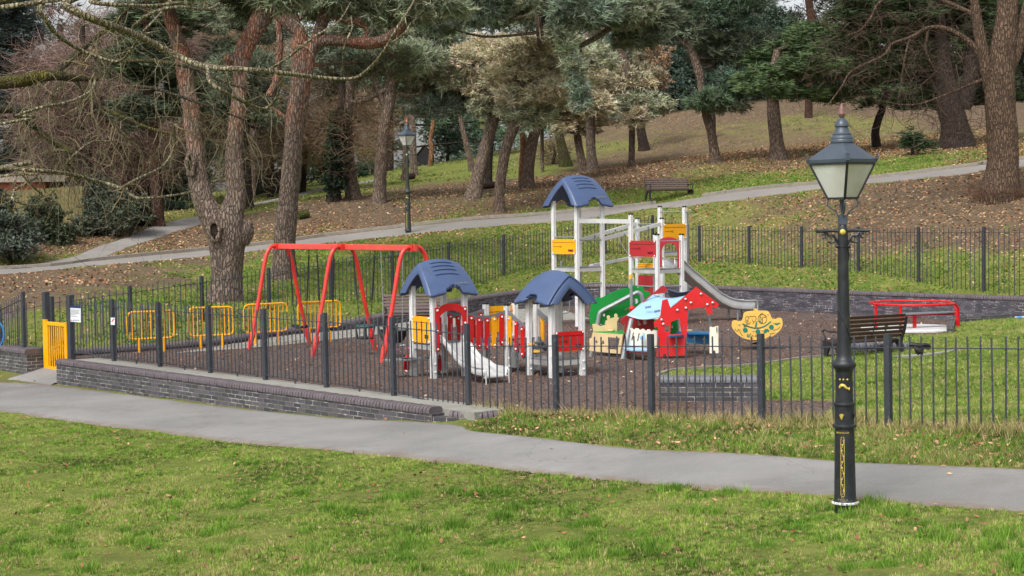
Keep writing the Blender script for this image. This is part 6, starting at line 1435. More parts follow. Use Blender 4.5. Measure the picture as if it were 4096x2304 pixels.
tree('pine_tree', 'tall straight pine with plated bark behind the left end of the red swing beam', 50.5,
     [[(1137, 1108, 96), (1138, 1000, 88), (1150, 860, 82), (1160, 740, 78), (1172, 600, 74), (1182, 480, 78), (1196, 380, 80), (1204, 276, 80), (1200, 200, 74), (1195, 130, 60), (1160, 95, 56), (1120, 50, 60), (1090, 0, 66), (1080, -80, 60)],
      [(1215, 330, 60), (1240, 220, 50), (1262, 160, 46), (1300, 60, 46), (1318, -20, 42), (1330, -120, 36)],
      [(1235, 200, 56), (1280, 165, 50), (1350, 162, 48), (1440, 172, 48), (1520, 166, 46), (1580, 130, 44), (1640, 75, 40), (1700, 20, 34), (1740, -40, 30)],
      [(1195, 120, 30), (1180, 60, 26), (1160, 10, 22)], [(1110, 280, 26), (1100, 340, 30), (1080, 380, 34)], [(1108, 300, 24), (1120, 180, 26), (1112, 80, 26), (1095, 30, 24)],
      [(1140, 470, 20), (1100, 440, 14), (1060, 425, 8)], [(1440, 170, 20), (1470, 120, 16), (1420, 90, 14), (1400, 60, 12), (1440, 40, 8)], [(1330, 60, 24), (1400, 90, 20), (1430, 70, 22), (1450, 100, 14)]],
     'pinebark', n=18, flare=1.25, clumps=[(1330, -60, 190, 90, 0, GR), (1560, 20, 150, 70, .5, GR), (1700, 20, 150, 60, 0, GR), (1460, 250, 110, 50, 3, GD), (1250, 30, 70, 40, 2, GR), (1620, 250, 90, 50, 3, GR)],
     twigs=[(1300, 400, 200, 120, 110, 3), (1500, 330, 150, 100, 90, 3)], twtint=(112, 92, 74))
# ------------------------------------------------------------------ pines of the slope
tree('ivy_clad_tree', 'dark trunk wrapped in ivy at the left of two trunks behind the swings', 72, [[(1336, 803, 52), (1340, 700, 46), (1352, 600, 40), (1362, 480, 34), (1370, 340, 26)]], 'darkbark',
     clumps=[(1338, 730, 26, 60, 0), (1350, 620, 28, 80, 0), (1362, 500, 30, 60, 0)], kind='ivy', tint=(38, 52, 36), limbs=False, cname='ivy', dens=2, cat='tree')
tree('pine_tree', 'brown trunk with flared roots immediately right of the ivy-clad trunk', 73, [[(1412, 776, 56), (1400, 690, 50), (1390, 600, 46), (1388, 480, 42), (1400, 360, 38), (1405, 200, 34)]], 'pinebark2', clumps=[(1400, 200, 160, 80, 0, GD), (1300, 330, 120, 60, 1, GD)], twigs=[(1400, 450, 200, 140, 160)], twtint=(108, 90, 72))
tree('pine_tree', 'pine with a bare trunk and looping dead branch left of the distant lamp post', 71, [[(1516, 810, 52), (1520, 700, 50), (1528, 600, 46), (1540, 500, 44), (1562, 400, 42), (1566, 300, 42), (1570, 220, 40), (1590, 140, 38), (1640, 60, 34), (1660, -60, 28)],
     [(1560, 350, 24), (1500, 380, 22), (1440, 410, 18), (1390, 400, 10)], [(1580, 330, 14), (1582, 370, 12), (1640, 380, 11), (1680, 370, 9), (1690, 340, 6)], [(1575, 320, 12), (1620, 315, 10), (1660, 325, 8), (1720, 330, 5)], [(1545, 440, 24), (1500, 330, 20), (1450, 260, 16)]], 'pinebark2',
     clumps=[(1690, 320, 120, 55, 1, GR), (1750, 420, 140, 45, 1, GB), (1640, 230, 130, 60, -1, GR), (1490, 230, 130, 60, 0, GD), (1760, 250, 100, 60, 1, GB), (1600, 130, 140, 60, 0, GR), (1430, 60, 130, 60, 1, GR), (1730, 120, 130, 60, 1, GR)], twigs=[(1480, 560, 160, 110, 170)], twtint=(120, 100, 80))
tree('pine_tree', 'dark short trunk standing behind the forked pine on its right', 72, [[(997, 852, 40), (990, 760, 38), (984, 640, 36), (980, 500, 34), (985, 350, 30)]], 'darkbark', clumps=[(1000, 300, 150, 90, 0, GD), (900, 420, 110, 60, 0, GD), (1050, 450, 90, 50, 0, GD)], twigs=[(980, 600, 160, 120, 140)], twtint=(96, 86, 66))
tree('cedar_tree', 'red-brown cedar trunk rising beside the side path at the left', 66, [[(633, 903, 52), (630, 800, 48), (624, 700, 46), (616, 560, 42), (600, 400, 38), (590, 200, 30), (585, 0, 24)]], 'redbark', clumps=[(600, 260, 170, 90, 0, (84, 96, 72)), (700, 400, 120, 70, 1, (86, 98, 74)), (560, 450, 120, 60, 0, (84, 96, 78)), (620, 80, 180, 90, 1, (94, 104, 80))], kind='flat', twigs=[(620, 620, 200, 130, 200)], twtint=(96, 78, 62))
tree('broken_trunk', 'thin orange barked broken trunk on the grassy crest behind the distant lamp post', 97, [[(1720, 664, 18), (1726, 600, 20), (1722, 560, 16), (1728, 520, 17), (1735, 480, 16)]], 'orangebark', flare=1.1)
tree('pine_tree', 'leaning pine with the nest box, furthest left of the pale crowned group', 71, [[(1893, 793, 58), (1915, 700, 54), (1935, 620, 50), (1955, 540, 48), (1975, 470, 44), (1990, 380, 38), (1980, 280, 30)], [(1975, 480, 26), (1930, 380, 22), (1860, 300, 16)]], 'pinebark2',
     clumps=[(1825, 265, 85, 50, 0, PG), (1900, 330, 90, 30, .5, PALE), (1945, 200, 90, 40, 0, PALE), (2020, 350, 120, 38, -.5, PALE), (1960, 420, 90, 28, 0, PG), (1880, 240, 60, 30, -1, PALE), (1850, 380, 60, 40, 1.5, GD), (1790, 300, 60, 34, 0, PG), (1960, 270, 90, 40, 1, PALE), (2040, 200, 80, 36, 1, PALE)], kind='pale', tint=PALE, dens=1.0, size=1.0)
tree('pine_tree', 'pine curving right with deeply plated bark nearest the upper path', 66, [[(2000, 845, 42), (1998, 760, 42), (2010, 670, 42), (2025, 590, 42), (2050, 520, 42), (2085, 460, 38), (2115, 420, 34), (2160, 330, 28), (2200, 250, 22)], [(2080, 470, 22), (2060, 380, 20), (2040, 300, 14)]], 'pinebark3',
     clumps=[(2090, 235, 100, 50, 1, PALE), (2190, 290, 100, 42, 0, PALE), (2110, 380, 95, 30, -.5, PALE), (2230, 180, 85, 36, 1, PG), (2180, 400, 110, 34, .5, PG), (2150, 200, 90, 36, 0, PALE), (2050, 300, 90, 40, 0, PALE), (2250, 350, 100, 40, -1, PALE), (2120, 460, 80, 30, 0, PG)], kind='pale', tint=PALE)
tree('pine_tree', 'upright pine with cracked bark beside the pale dead stump', 75, [[(2110, 746, 52), (2112, 680, 48), (2122, 600, 46), (2138, 530, 42), (2155, 470, 36), (2200, 380, 28)], [(2135, 540, 26), (2100, 490, 20), (2060, 460, 14)]], 'pinebark3',
     clumps=[(2300, 330, 120, 44, 1, PALE), (2260, 430, 90, 34, 0, PALE), (2330, 240, 110, 44, 1, PG), (2380, 420, 60, 34, -1, PALE), (2060, 450, 60, 24, 0, PG)], kind='pale', tint=PALE)
tree('dead_stump', 'pale broken stump standing left of the cracked bark pine', 76.5, [[(2088, 694, 28), (2090, 640, 26), (2094, 590, 26), (2088, 530, 22)]], 'orangebark', cat='stump', flare=1.2)
tree('mossy_tree', 'moss covered trunk leaning left under the pale crowns', 86, [[(2262, 662, 44), (2250, 600, 38), (2235, 540, 34), (2215, 470, 30), (2200, 400, 26)]], 'mossbark', flare=1.6, clumps=[(2200, 430, 70, 30, 0, PG)], kind='pale')
tree('pine_tree', 'slimmer left trunk of two pines standing together behind the blue roofed tower', 83, [[(2332, 686, 36), (2322, 620, 32), (2312, 560, 30), (2305, 480, 26), (2300, 400, 22)]], 'pinebark3', clumps=[(2330, 480, 90, 36, 0, PALE), (2260, 500, 50, 26, 0, PALE)], kind='pale', tint=PALE)
tree('pine_tree', 'taller right trunk of two pines standing together behind the blue roofed tower', 81, [[(2372, 680, 44), (2364, 600, 38), (2362, 500, 36), (2362, 400, 36), (2358, 320, 32), (2330, 240, 30), (2340, 150, 28), (2420, 120, 26), (2490, 70, 24)], [(2335, 230, 30), (2250, 200, 24), (2180, 130, 22), (2160, 60, 20), (2140, -40, 16)]], 'pinebark2',
     clumps=[(2450, 330, 130, 50, -1, PALE), (2430, 220, 110, 40, 0, PG), (2520, 300, 100, 40, 1, PALE), (2480, 400, 70, 26, 0, PG)], kind='pale', tint=PALE)
tree('pine_tree', 'large blue-green pine whose crown and drooping spray fill the top centre', 62, [[(2168, 560, 16, 84), (2165, 300, 26, 76), (2160, 130, 30), (2140, 0, 28), (2100, -150, 24)], [(2320, 185, 20), (2400, 140, 22), (2460, 95, 20), (2500, 60, 16), (2560, 20, 12)]], 'pinebark2', flare=1.0,
     clumps=[(1900, 40, 170, 60, 0, GB), (2050, 10, 170, 60, 1, GB), (2200, 40, 160, 50, 0, GR), (2330, 40, 150, 60, -1, GB), (2480, 50, 150, 60, 0, GR), (2230, 130, 30, 34, -1, GR), (2265, 200, 20, 40, -1, GR), (2295, 270, 18, 40, -1, GR), (2315, 335, 18, 40, -1, GB), (2328, 400, 12, 34, -1, GB), (1740, 90, 90, 50, 1, GB), (1850, -40, 260, 70, 0, GB), (2300, -50, 300, 70, 0, GR), (2600, 60, 110, 60, 1, GD), (2560, 150, 90, 40, 1, GD)], tint=GR, dens=1.3)
tree('pine_tree', 'thin sinuous pine rising right of the pale crowns', 79, [[(2525, 660, 26), (2528, 580, 26), (2528, 500, 24), (2526, 420, 24), (2520, 340, 26), (2512, 290, 28), (2495, 240, 26), (2478, 190, 28), (2472, 150, 26), (2480, 100, 18), (2466, 20, 14), (2450, -60, 10)]], 'pinebark3',
     clumps=[(2560, 415, 80, 36, 0, PG), (2600, 440, 60, 30, 0, PG), (2520, 470, 50, 26, -1, PALE), (2470, 0, 90, 50, 0, GD)], kind='pale', tint=PG)
tree('oak_tree', 'dark trunk with brown clinging leaves right of the sinuous pine', 89, [[(2577, 590, 40), (2564, 520, 36), (2560, 440, 32), (2556, 340, 28), (2560, 240, 20)]], 'darkbark',
     clumps=[(2580, 250, 70, 60, 0), (2620, 320, 60, 50, 0), (2550, 170, 60, 50, 1), (2640, 230, 40, 50, 0)], kind='brownleaf', tint=(160, 134, 108), dens=.8)
tree('pine_tree', 'kinked pine with a shallow zigzag trunk on the slope above the bench', 74, [[(2862, 650, 42), (2852, 580, 38), (2842, 520, 36), (2825, 460, 34), (2812, 400, 32), (2805, 340, 28), (2798, 290, 38), (2785, 250, 36), (2768, 200, 30), (2748, 140, 28), (2738, 80, 24), (2725, 20, 20), (2715, -60, 16)],
     [(2768, 200, 14), (2720, 160, 10), (2690, 90, 7)]], 'pinebark3',
     clumps=[(2880, 220, 130, 70, 1, GD), (2960, 330, 120, 60, 0, (88, 108, 90)), (2760, 110, 120, 60, 0, GD), (3000, 180, 120, 60, 1, GD), (2850, 60, 150, 60, 0, (94, 112, 90)), (2830, 400, 90, 34, -1, (92, 110, 84)), (2900, 420, 90, 30, 0, GD), (2720, -10, 150, 50, 0, GD), (2950, -20, 180, 60, 0, (90, 106, 84))], dens=1.1)
tree('yew_tree', 'broad yew with flat layered green sprays and thick short trunk right of the bench', 72, [[(3112, 638, 56), (3106, 560, 54), (3098, 480, 52), (3092, 400, 48), (3090, 320, 40), (3110, 200, 30)]], 'pinebark3', flare=1.7,
     clumps=[(3120, 300, 170, 36, 0), (3080, 350, 110, 22, -2), (3260, 260, 150, 36, -1), (3380, 200, 150, 36, 0), (3320, 130, 160, 40, 1), (3200, 190, 150, 36, 1), (3200, 370, 110, 20, 0), (3420, 300, 140, 30, 1), (3500, 240, 110, 34, 2), (3060, 240, 110, 30, 2), (3330, 380, 130, 20, 2)], kind='flat', tint=(88, 106, 70), dens=1.2)
tree('birch_stump', 'short speckled trunk with a pale scar between the lamp and the big dark tree', 76, [[(3505, 588, 34), (3500, 530, 32), (3512, 480, 30), (3530, 430, 26), (3540, 350, 20)]], 'darkbark', clumps=[(3560, 380, 110, 24, 1, (88, 108, 70)), (3500, 410, 60, 16, 0, (88, 108, 70))], kind='flat')
tree('dark_conifer', 'massive dark double trunk under dense branches at the upper right', 70, [[(3830, 588, 118), (3820, 500, 104), (3800, 420, 96), (3790, 340, 80), (3770, 250, 66), (3760, 120, 50), (3750, -60, 40)], [(3850, 430, 70), (3880, 330, 66), (3890, 200, 56), (3880, 60, 50), (3880, -80, 40)]], 'darkbark', flare=1.3, n=18,
     clumps=[(3700, 100, 170, 80, 2), (3600, 40, 160, 70, 0), (3850, 20, 200, 80, 1), (3960, 140, 120, 70, 0), (3520, 130, 150, 50, 1), (3560, 260, 130, 40, 1), (3700, 400, 110, 36, 2), (3950, 380, 110, 40, 3), (4050, 60, 120, 60, 1), (3450, 30, 130, 50, 0), (3650, 220, 120, 50, 1), (3960, 260, 100, 50, 2), (3730, 300, 90, 40, 3)], kind='flat', tint=(68, 82, 54), dens=1.1)
T21 = tree('lime_tree', 'thick mossy lime trunk with a skirt of red shoots at the right edge', 52.2, [[(4003, 772, 150), (4010, 700, 132), (4012, 620, 122), (4005, 520, 120), (3998, 430, 120), (4000, 330, 112), (4010, 220, 100), (4025, 100, 90), (4040, -60, 80)],
     [(3980, 420, 60), (3950, 300, 56), (3925, 180, 46), (3905, 60, 40), (3890, -60, 30)], [(4010, 330, 50), (4060, 220, 50), (4095, 80, 46), (4130, -40, 40)],
     [(3950, 290, 34), (3900, 190, 26), (3800, 120, 20), (3715, 111, 16), (3640, 150, 13), (3568, 176, 11), (3533, 223, 10), (3410, 282, 8), (3363, 352, 6), (3310, 422, 3)], [(3640, 150, 8), (3621, 223, 7), (3591, 411, 3)], [(3715, 111, 9), (3703, 200, 8), (3740, 280, 5)],
     [(3900, 60, 20), (3700, -20, 16), (3533, 0, 11), (3480, 76, 9), (3439, 123, 7), (3386, 141, 4)], [(4000, 300, 24), (3900, 330, 12), (3780, 380, 9), (3650, 420, 6), (3500, 400, 3)]], 'mossbark2', flare=1.12, n=20,
     twigs=[(3550, 300, 280, 190, 90), (3400, 200, 250, 190, 60), (3750, 320, 240, 240, 90), (3900, 200, 240, 240, 80), (3600, 60, 320, 140, 80), (3850, 450, 190, 100, 40)], twtint=(84, 70, 60), hang=.25)
pb = ORG[T21]; n_ = 260; an = rng.uniform(0, 6.28, n_); st = np.stack([pb.x + np.cos(an) * rng.uniform(.45, .85, n_), pb.y + np.sin(an) * rng.uniform(.45, .8, n_), np.full(n_, pb.z - .05)], 1)
V, Fc, C, _ = twigset(st, np.stack([np.cos(an) * .8, np.sin(an) * .8, rng.uniform(.4, 1.6, n_)], 1), 6, .10, .007, .3, -.05, (104, 76, 62)); fast('basal_shoots', V, Fc, 'twig', T21, col=C, k=4)
# trunks seen between the others
for lab, D, L, bk in (('brown trunk half hidden behind the nest box pine', 80, [(1955, 722, 30), (1958, 620, 28), (1965, 520, 24), (1970, 400, 20)], 'darkbark'), ('slim dark trunk just behind the distant lamp post', 88, [(1618, 718, 24), (1622, 600, 22), (1628, 480, 20), (1630, 300, 16)], 'pinebark3'),
                      ('pale grey-brown trunk right of the distant lamp post', 92, [(1655, 690, 32), (1652, 600, 28), (1650, 500, 26), (1640, 350, 22)], 'pinebark2'), ('dark thin trunk between the straight pine and the ivy-clad one', 84, [(1212, 765, 24), (1220, 660, 18), (1228, 560, 16), (1230, 400, 12)], 'darkbark'),
                      ('leaning grey trunk on the crest left of the nest box pine', 90, [(1885, 660, 26), (1862, 560, 22), (1840, 470, 18), (1825, 400, 14)], 'pinebark3'), ('dark double-stemmed trunk at the foot of the shaded slope', 90, [(2850, 470, 24), (2842, 420, 24), (2840, 360, 20)], 'darkbark'),
                      ('red-barked trunk rising from the bushes above the near lantern', 95, [(3235, 360, 30), (3240, 250, 34), (3250, 120, 34), (3235, 0, 30), (3225, -100, 26)], 'redbark'), ('dark trunk glimpsed behind the left foliage', 78, [(230, 930, 36), (240, 700, 34), (250, 400, 30), (240, 100, 24)], 'darkbark')):
    tree('tree_trunk', lab, D, [L], bk, flare=1.2, cat='tree')
# ------------------------------------------------------------------ evergreens, shrubs and bare trees closing the view
def shrub(label, D, clumps, kind='holly', tint=(40, 58, 42), dens=1.0, name='shrub', stems=None, size=1.0, cat='shrub', bk='darkbark'):
    c = clumps[0]; by = c[1] + c[3]
    if kind == 'holly': clumps = list(clumps) + [(q[0] + random.uniform(-1, 1) * q[2] * .8, q[1] - random.uniform(.2, 1.0) * q[3], q[2] * .4, q[3] * .4) + tuple(q[4:]) for q in clumps for _ in (0, 1, 2)]
    return tree(name, label, D, stems or [[(c[0], by, 14), (c[0] + 4, c[1], 10), (c[0], c[1] - c[3] * .5, 5)]], bk, clumps=clumps, kind=kind, tint=tint, dens=dens, cname='foliage', flare=1.0, size=size, cat=cat, limbs=len(clumps) > 1)
shrub('glossy dark laurel shrub at the far left edge by the fence', 58, [(40, 930, 110, 60, 0), (-60, 850, 90, 90, 1), (20, 990, 110, 36, -1)], tint=(84, 92, 80))
shrub('dark ivy covered shrub between the two pieces of board fence', 62, [(175, 880, 60, 90, 0), (230, 945, 60, 36, -.5)], tint=(74, 82, 62))
shrub('dense low laurel hedge in front of the board fence', 63.5, [(370, 915, 100, 36, 0), (440, 850, 90, 70, 1), (520, 860, 70, 70, 0), (400, 790, 50, 60, 2)], tint=(80, 86, 70))
shrub('brown and dark shrub left of the cedar trunk', 66, [(545, 810, 60, 90, 1, (72, 52, 46)), (560, 880, 50, 40, 0, (30, 36, 28))], dens=1.2)
shrub('blue-green shrub behind the cedar where the path forks', 78, [(700, 760, 90, 80, 0), (770, 690, 90, 90, 2), (690, 840, 50, 30, -1)], tint=(84, 102, 86), kind='holly')
shrub('rounded green bush beside the far path behind the swings', 96, [(1445, 700, 60, 50, 0, (62, 96, 76)), (1480, 640, 60, 60, 2, (130, 124, 82))], kind='holly')
shrub('dark evergreen bush behind the ivy-clad trunk', 92, [(1290, 680, 60, 60, 0, (60, 76, 48)), (1180, 700, 60, 50, 1, (92, 80, 66)), (1240, 620, 80, 60, 3, (62, 76, 46))])
shrub('dark mass of holly on the crest behind the orange trunk', 104, [(1790, 580, 70, 60, 0), (1830, 500, 90, 80, 2), (1740, 520, 60, 70, 2)], tint=(76, 94, 78))
shrub('round dark holly on the top of the slope right of the pale crowns', 103, [(2690, 400, 110, 80, 0), (2640, 320, 110, 90, 2), (2760, 330, 110, 100, 3), (2700, 220, 120, 90, 4)], tint=(68, 82, 70), size=1.3)
shrub('dark laurel thicket above the shaded slope', 105, [(2940, 370, 140, 60, 0), (3050, 280, 150, 100, 2), (2900, 250, 150, 100, 3), (3000, 150, 180, 90, 4)], tint=(74, 90, 74), size=1.3)
shrub('deep green thicket behind the near lantern top', 106, [(3250, 340, 180, 60, 0), (3400, 320, 150, 60, 1), (3550, 300, 150, 80, 2), (3300, 200, 220, 90, 4)], tint=(58, 70, 50), size=1.3)
shrub('dark thicket at the top right behind the massive trunk', 100, [(3750, 380, 180, 70, 0), (3950, 360, 180, 80, 1), (4080, 420, 120, 60, 0), (3900, 220, 260, 110, 3), (4150, 250, 160, 130, 2)], tint=(58, 66, 50), size=1.3)
shrub('small dark fallen conifer bough on the leafy slope', 68, [(3650, 575, 50, 16, 0), (3640, 550, 14, 26, 0), (3690, 585, 40, 10, 0)], kind='flat', tint=(56, 74, 50), name='fir_bough', cat='branch')
shrub('low twiggy shrub beside the mossy trunk', 88, [(2215, 610, 36, 36, 0)], kind='twigs', tint=(112, 92, 78), dens=1.5)
tree('bare_tree', 'wide bare tree with purple-brown twigs filling the left background', 74, [[(360, 900, 40), (350, 700, 36), (340, 500, 34), (330, 300, 28), (330, 100, 20)], [(345, 520, 22), (450, 380, 18), (540, 240, 12)], [(345, 600, 20), (230, 430, 16), (140, 300, 10)]], 'darkbark',
     clumps=[(400, 300, 200, 120, 0), (260, 480, 200, 120, 1), (470, 520, 180, 120, 1), (300, 650, 240, 90, 2), (520, 650, 160, 80, 2), (200, 300, 140, 100, 2), (420, 150, 150, 90, 2), (650, 180, 120, 110, 3)], kind='twigs', tint=(134, 112, 102), dens=1.1)
tree('pine_tree', 'grey-green pine whose crown shows behind the fork of the big pine', 79, [[(1010, 840, 26), (1012, 600, 24), (1015, 300, 20), (1010, 0, 14)]], 'pinebark3', clumps=[(900, 60, 150, 70, 0, GR), (1060, 120, 120, 60, 0, GD), (860, 200, 110, 60, 0, GD), (1080, 280, 90, 50, 0, GR), (880, 340, 100, 50, 0, GR), (1060, 420, 90, 50, 0, GD), (760, 60, 120, 60, 0, GR), (560, 60, 110, 60, 0, GD), (700, 330, 70, 50, 0, GD)], dens=.8)
tree('bare_tree', 'bare tree of fine tan twigs behind the two left pines', 82, [[(1080, 820, 30), (1085, 650, 26), (1090, 450, 24), (1100, 250, 18)]], 'darkbark',
     clumps=[(1080, 560, 160, 110, 0), (880, 480, 120, 120, 1), (1300, 560, 150, 100, 1), (1250, 420, 150, 100, 2), (1050, 250, 150, 120, 2), (860, 240, 110, 140, 3), (1450, 480, 120, 90, 2), (720, 520, 120, 160, 2)], kind='twigs', tint=(140, 120, 96), dens=1.0)
tree('fir_tree', 'blue-black conifer at the far left edge behind the bare branches', 80, [[(60, 900, 40), (60, 600, 34), (60, 300, 26), (60, 0, 18)]], 'darkbark', clumps=[(60, 150, 110, 70, 0), (90, 290, 120, 70, 0), (40, 420, 120, 70, 0), (100, 540, 110, 50, 0), (20, 40, 120, 60, 0), (-40, 250, 120, 120, 0), (30, 650, 120, 60, 0)], kind='flat', tint=(74, 86, 82), dens=1.3)
tree('fir_tree', 'grey-green conifer behind the forked pine', 88, [[(780, 860, 36), (785, 600, 30), (790, 300, 26), (800, 0, 18)]], 'mossbark', clumps=[(830, 80, 120, 70, 0), (880, 180, 120, 60, 0), (800, 330, 110, 70, 0), (850, 450, 120, 60, 0), (740, 120, 100, 70, 0), (1010, 120, 100, 80, 1), (1050, 200, 110, 70, 2), (880, 570, 110, 50, 1), (1130, 560, 80, 70, 1)], kind='far', tint=(92, 108, 82), dens=.35, size=.7)
tree('fir_tree', 'tall blue-green conifer behind the centre crest', 98, [[(1560, 720, 30), (1560, 500, 28), (1570, 250, 22), (1580, 0, 16)]], 'darkbark', clumps=[(1500, 100, 160, 80, 0), (1620, 60, 160, 80, 1), (1460, 330, 120, 70, 1), (1640, 400, 120, 60, 2), (1750, 450, 130, 50, 2), (1850, 420, 100, 60, 3), (1800, 220, 150, 100, 3), (1950, 480, 80, 50, 3), (2050, 560, 60, 50, 3), (1300, 220, 130, 90, 2), (1430, 440, 90, 50, 2)], kind='far', tint=(98, 118, 94), dens=.35, size=.7)

# far wood: one mass
def wood():
    cl = []; N = 2000; X = rng.uniform(-75, 85, N * 3); Y = rng.uniform(112, 150, N * 3); Zr = rng.uniform(0, 30, N * 3); h = H(X, Y); k = 0
    holes = [(420, 40, 190, 90), (1530, 640, 95, 40), (560, 165, 60, 34), (500, 420, 60, 50), (1715, 590, 60, 36), (1640, 560, 40, 60), (1060, 600, 50, 30), (1700, 60, 60, 40), (3180, 20, 60, 40), (640, 30, 60, 40), (2060, 520, 20, 50), (900, 380, 40, 40)]
    for i in range(N * 3):
        p = (X[i], Y[i], h[i] + Zr[i]); sx, sy = proj(p)
        if sx < -700 or sx > 4800 or sy < -500: continue
        if any(((sx - a) / (c + 40)) ** 2 + ((sy - b) / (d + 40)) ** 2 < 1 for a, b, c, d in holes): continue
        if sx < 1500 and random.random() < .5: continue
        if sx < 750: tn = random.choice([(116, 94, 88), (126, 102, 94), (88, 98, 88), (100, 90, 80)])
        elif sx < 1500: tn = random.choice([(116, 110, 86), (92, 108, 86), (122, 108, 92), (84, 102, 80)])
        elif sx < 2700: tn = random.choice([(92, 114, 92), (84, 106, 86), (112, 116, 98), (98, 112, 88)])
        else: tn = random.choice([(64, 78, 60), (72, 82, 64), (82, 80, 66), (94, 82, 72)])
        cl.append((p, (2.4, 2.0, 1.7), tn, 26)); k += 1
        if k > N * 2: break
    V, Fc, C = cloud(cl, 'far', 1.0, 1.15)
    o = fast('far_woodland', V, Fc, 'leaf', None, (0, 125, 8), col=C); tag(o, 'distant mixed woodland closing the view behind the slope', 'woodland'); o['kind'] = 'stuff'
wood()

# ------------------------------------------------------------------ near bare branches reaching in from trees outside the frame on the left
def reach(name, label, D0, trunk_xy, lines, mat, twn, twr, twtint, hang=.0, tj=.3, tk=5, tstep=.05):
    T = thing(name, label, 'tree', (trunk_xy[0], trunk_xy[1], h1(*trunk_xy))); zg = h1(*trunk_xy)
    m = M(); o, f_, P, rr = stem([(trunk_xy[0], trunk_xy[1], zg - .3), (trunk_xy[0] - .05, trunk_xy[1], zg + 2), (trunk_xy[0] + .1, trunk_xy[1] + .1, zg + 5), (trunk_xy[0], trunk_xy[1], zg + 9)], [.26, .22, .17, .08], 14, 1.5); m.add(o, f_); obj('trunk', m, mat, T, smooth=80)
    lb = M(); Ps = []
    for L in lines:
        D = L[0]; px = [(e[0], e[1], e[2] * 1.2) for e in L[1:]]
        pts, rad = pxline(px, D); n = len(pts)
        pts = [(p[0], p[1] + .25 * math.sin(i * 1.1 + D), p[2]) for i, p in enumerate(pts)]
        if px[0][0] < 5 or px[0][1] < 5:
            pts = [(trunk_xy[0], trunk_xy[1], min(max(pts[0][2] - .3, zg + 1.5), zg + 7))] + pts; rad = [rad[0] * 1.5] + rad
        o, f_, P, rr = stem(pts, rad, 9, 1.0, .06, 7); lb.add(o, f_); Ps.append(P[8:])
    obj('branches', lb, mat, T, smooth=80)
    A_ = np.concatenate(Ps); pk = rng.integers(0, len(A_), twn); a = twigset(A_[pk], rng.normal(size=(twn, 3)) + (0, 0, -hang), tk, tstep, twr, tj, hang * .3, twtint); sets = [a[:3]]
    ch = a[3][:, 1:].reshape(-1, 3); pk = rng.integers(0, len(ch), twn); sets.append(twigset(ch[pk], rng.normal(size=(twn, 3)) + (0, 0, -hang), tk, tstep * .7, twr * .6, tj, hang * .3, twtint)[:3])
    V, Fc, C = join(sets); fast('twig_sprays', V, Fc, 'twig', T, col=C, k=4)
    return T
reach('bare_tree', 'leafless tree whose pale lichened branches sweep in across the upper left', 9.5, (-5.2, 9.6), [
    [9.5, (225, -30, 26), (300, 40, 25), (400, 90, 25), (520, 130, 24), (640, 190, 22), (760, 245, 20), (880, 278, 19), (1000, 292, 17), (1130, 298, 16), (1260, 302, 15), (1390, 300, 13), (1470, 270, 12), (1545, 215, 11), (1600, 130, 9), (1640, 40, 7), (1655, -30, 5)],
    [9.4, (1060, 290, 10), (1180, 240, 9), (1270, 165, 8), (1350, 85, 6), (1385, -10, 4)], [9.5, (1560, 175, 7), (1620, 160, 6), (1650, 110, 4)], [9.5, (1250, 170, 6), (1230, 130, 4), (1200, 100, 3)],
    [9.5, (832, 272, 13), (870, 340, 12), (940, 388, 11), (1000, 418, 10), (1040, 422, 8), (1090, 380, 7), (1140, 322, 5)], [9.5, (995, 415, 7), (1000, 385, 4)], [9.5, (1370, 300, 7), (1395, 200, 6), (1420, 130, 5), (1400, 60, 4)],
    [9.3, (350, -20, 15), (400, 25, 15), (480, 38, 14), (600, 22, 11), (690, -10, 9)], [9.4, (530, 108, 12), (640, 72, 11), (740, 46, 10), (820, 34, 9), (850, -10, 7)], [9.6, (270, 20, 9), (350, 80, 9), (440, 115, 8), (520, 132, 7), (600, 105, 5)],
    [10.2, (105, -20, 13), (200, 62, 14), (235, 140, 13), (300, 192, 11), (430, 232, 10), (520, 205, 9), (600, 150, 8), (660, 80, 7), (695, -20, 6)],
    [9.0, (-10, 490, 11), (100, 470, 11), (220, 440, 10), (290, 410, 9), (330, 350, 8), (338, 270, 6), (334, 245, 5)], [9.0, (220, 440, 5), (240, 390, 5), (290, 365, 3)], [9.0, (100, 468, 4), (140, 440, 3)],
    [9.0, (-10, 667, 15), (60, 672, 15), (150, 684, 14), (260, 692, 14), (330, 715, 13), (400, 735, 12), (480, 752, 12), (550, 738, 10), (600, 712, 9), (640, 670, 8), (652, 610, 7), (670, 560, 6), (705, 500, 4)],
    [9.0, (488, 750, 9), (545, 778, 8), (610, 795, 8), (700, 782, 7), (745, 764, 6)], [9.0, (258, 690, 8), (300, 660, 7), (345, 625, 7), (380, 570, 6), (420, 560, 4)], [9.0, (330, 715, 5), (300, 640, 3)], [9.0, (640, 670, 5), (635, 620, 4), (650, 590, 3)],
    [8.8, (-10, 700, 10), (80, 765, 10), (110, 800, 8), (150, 822, 9), (168, 808, 8), (170, 780, 6), (205, 768, 4)], [8.8, (162, 800, 7), (148, 740, 6), (140, 700, 5), (100, 690, 3)], [8.8, (150, 770, 5), (185, 705, 3)], [8.8, (85, 768, 6), (150, 775, 4)], [8.8, (20, 850, 8), (10, 760, 6), (30, 640, 6), (20, 560, 4)]], 'palebranch', 70, .0032, (140, 124, 92), tj=.5, tk=5, tstep=.035)
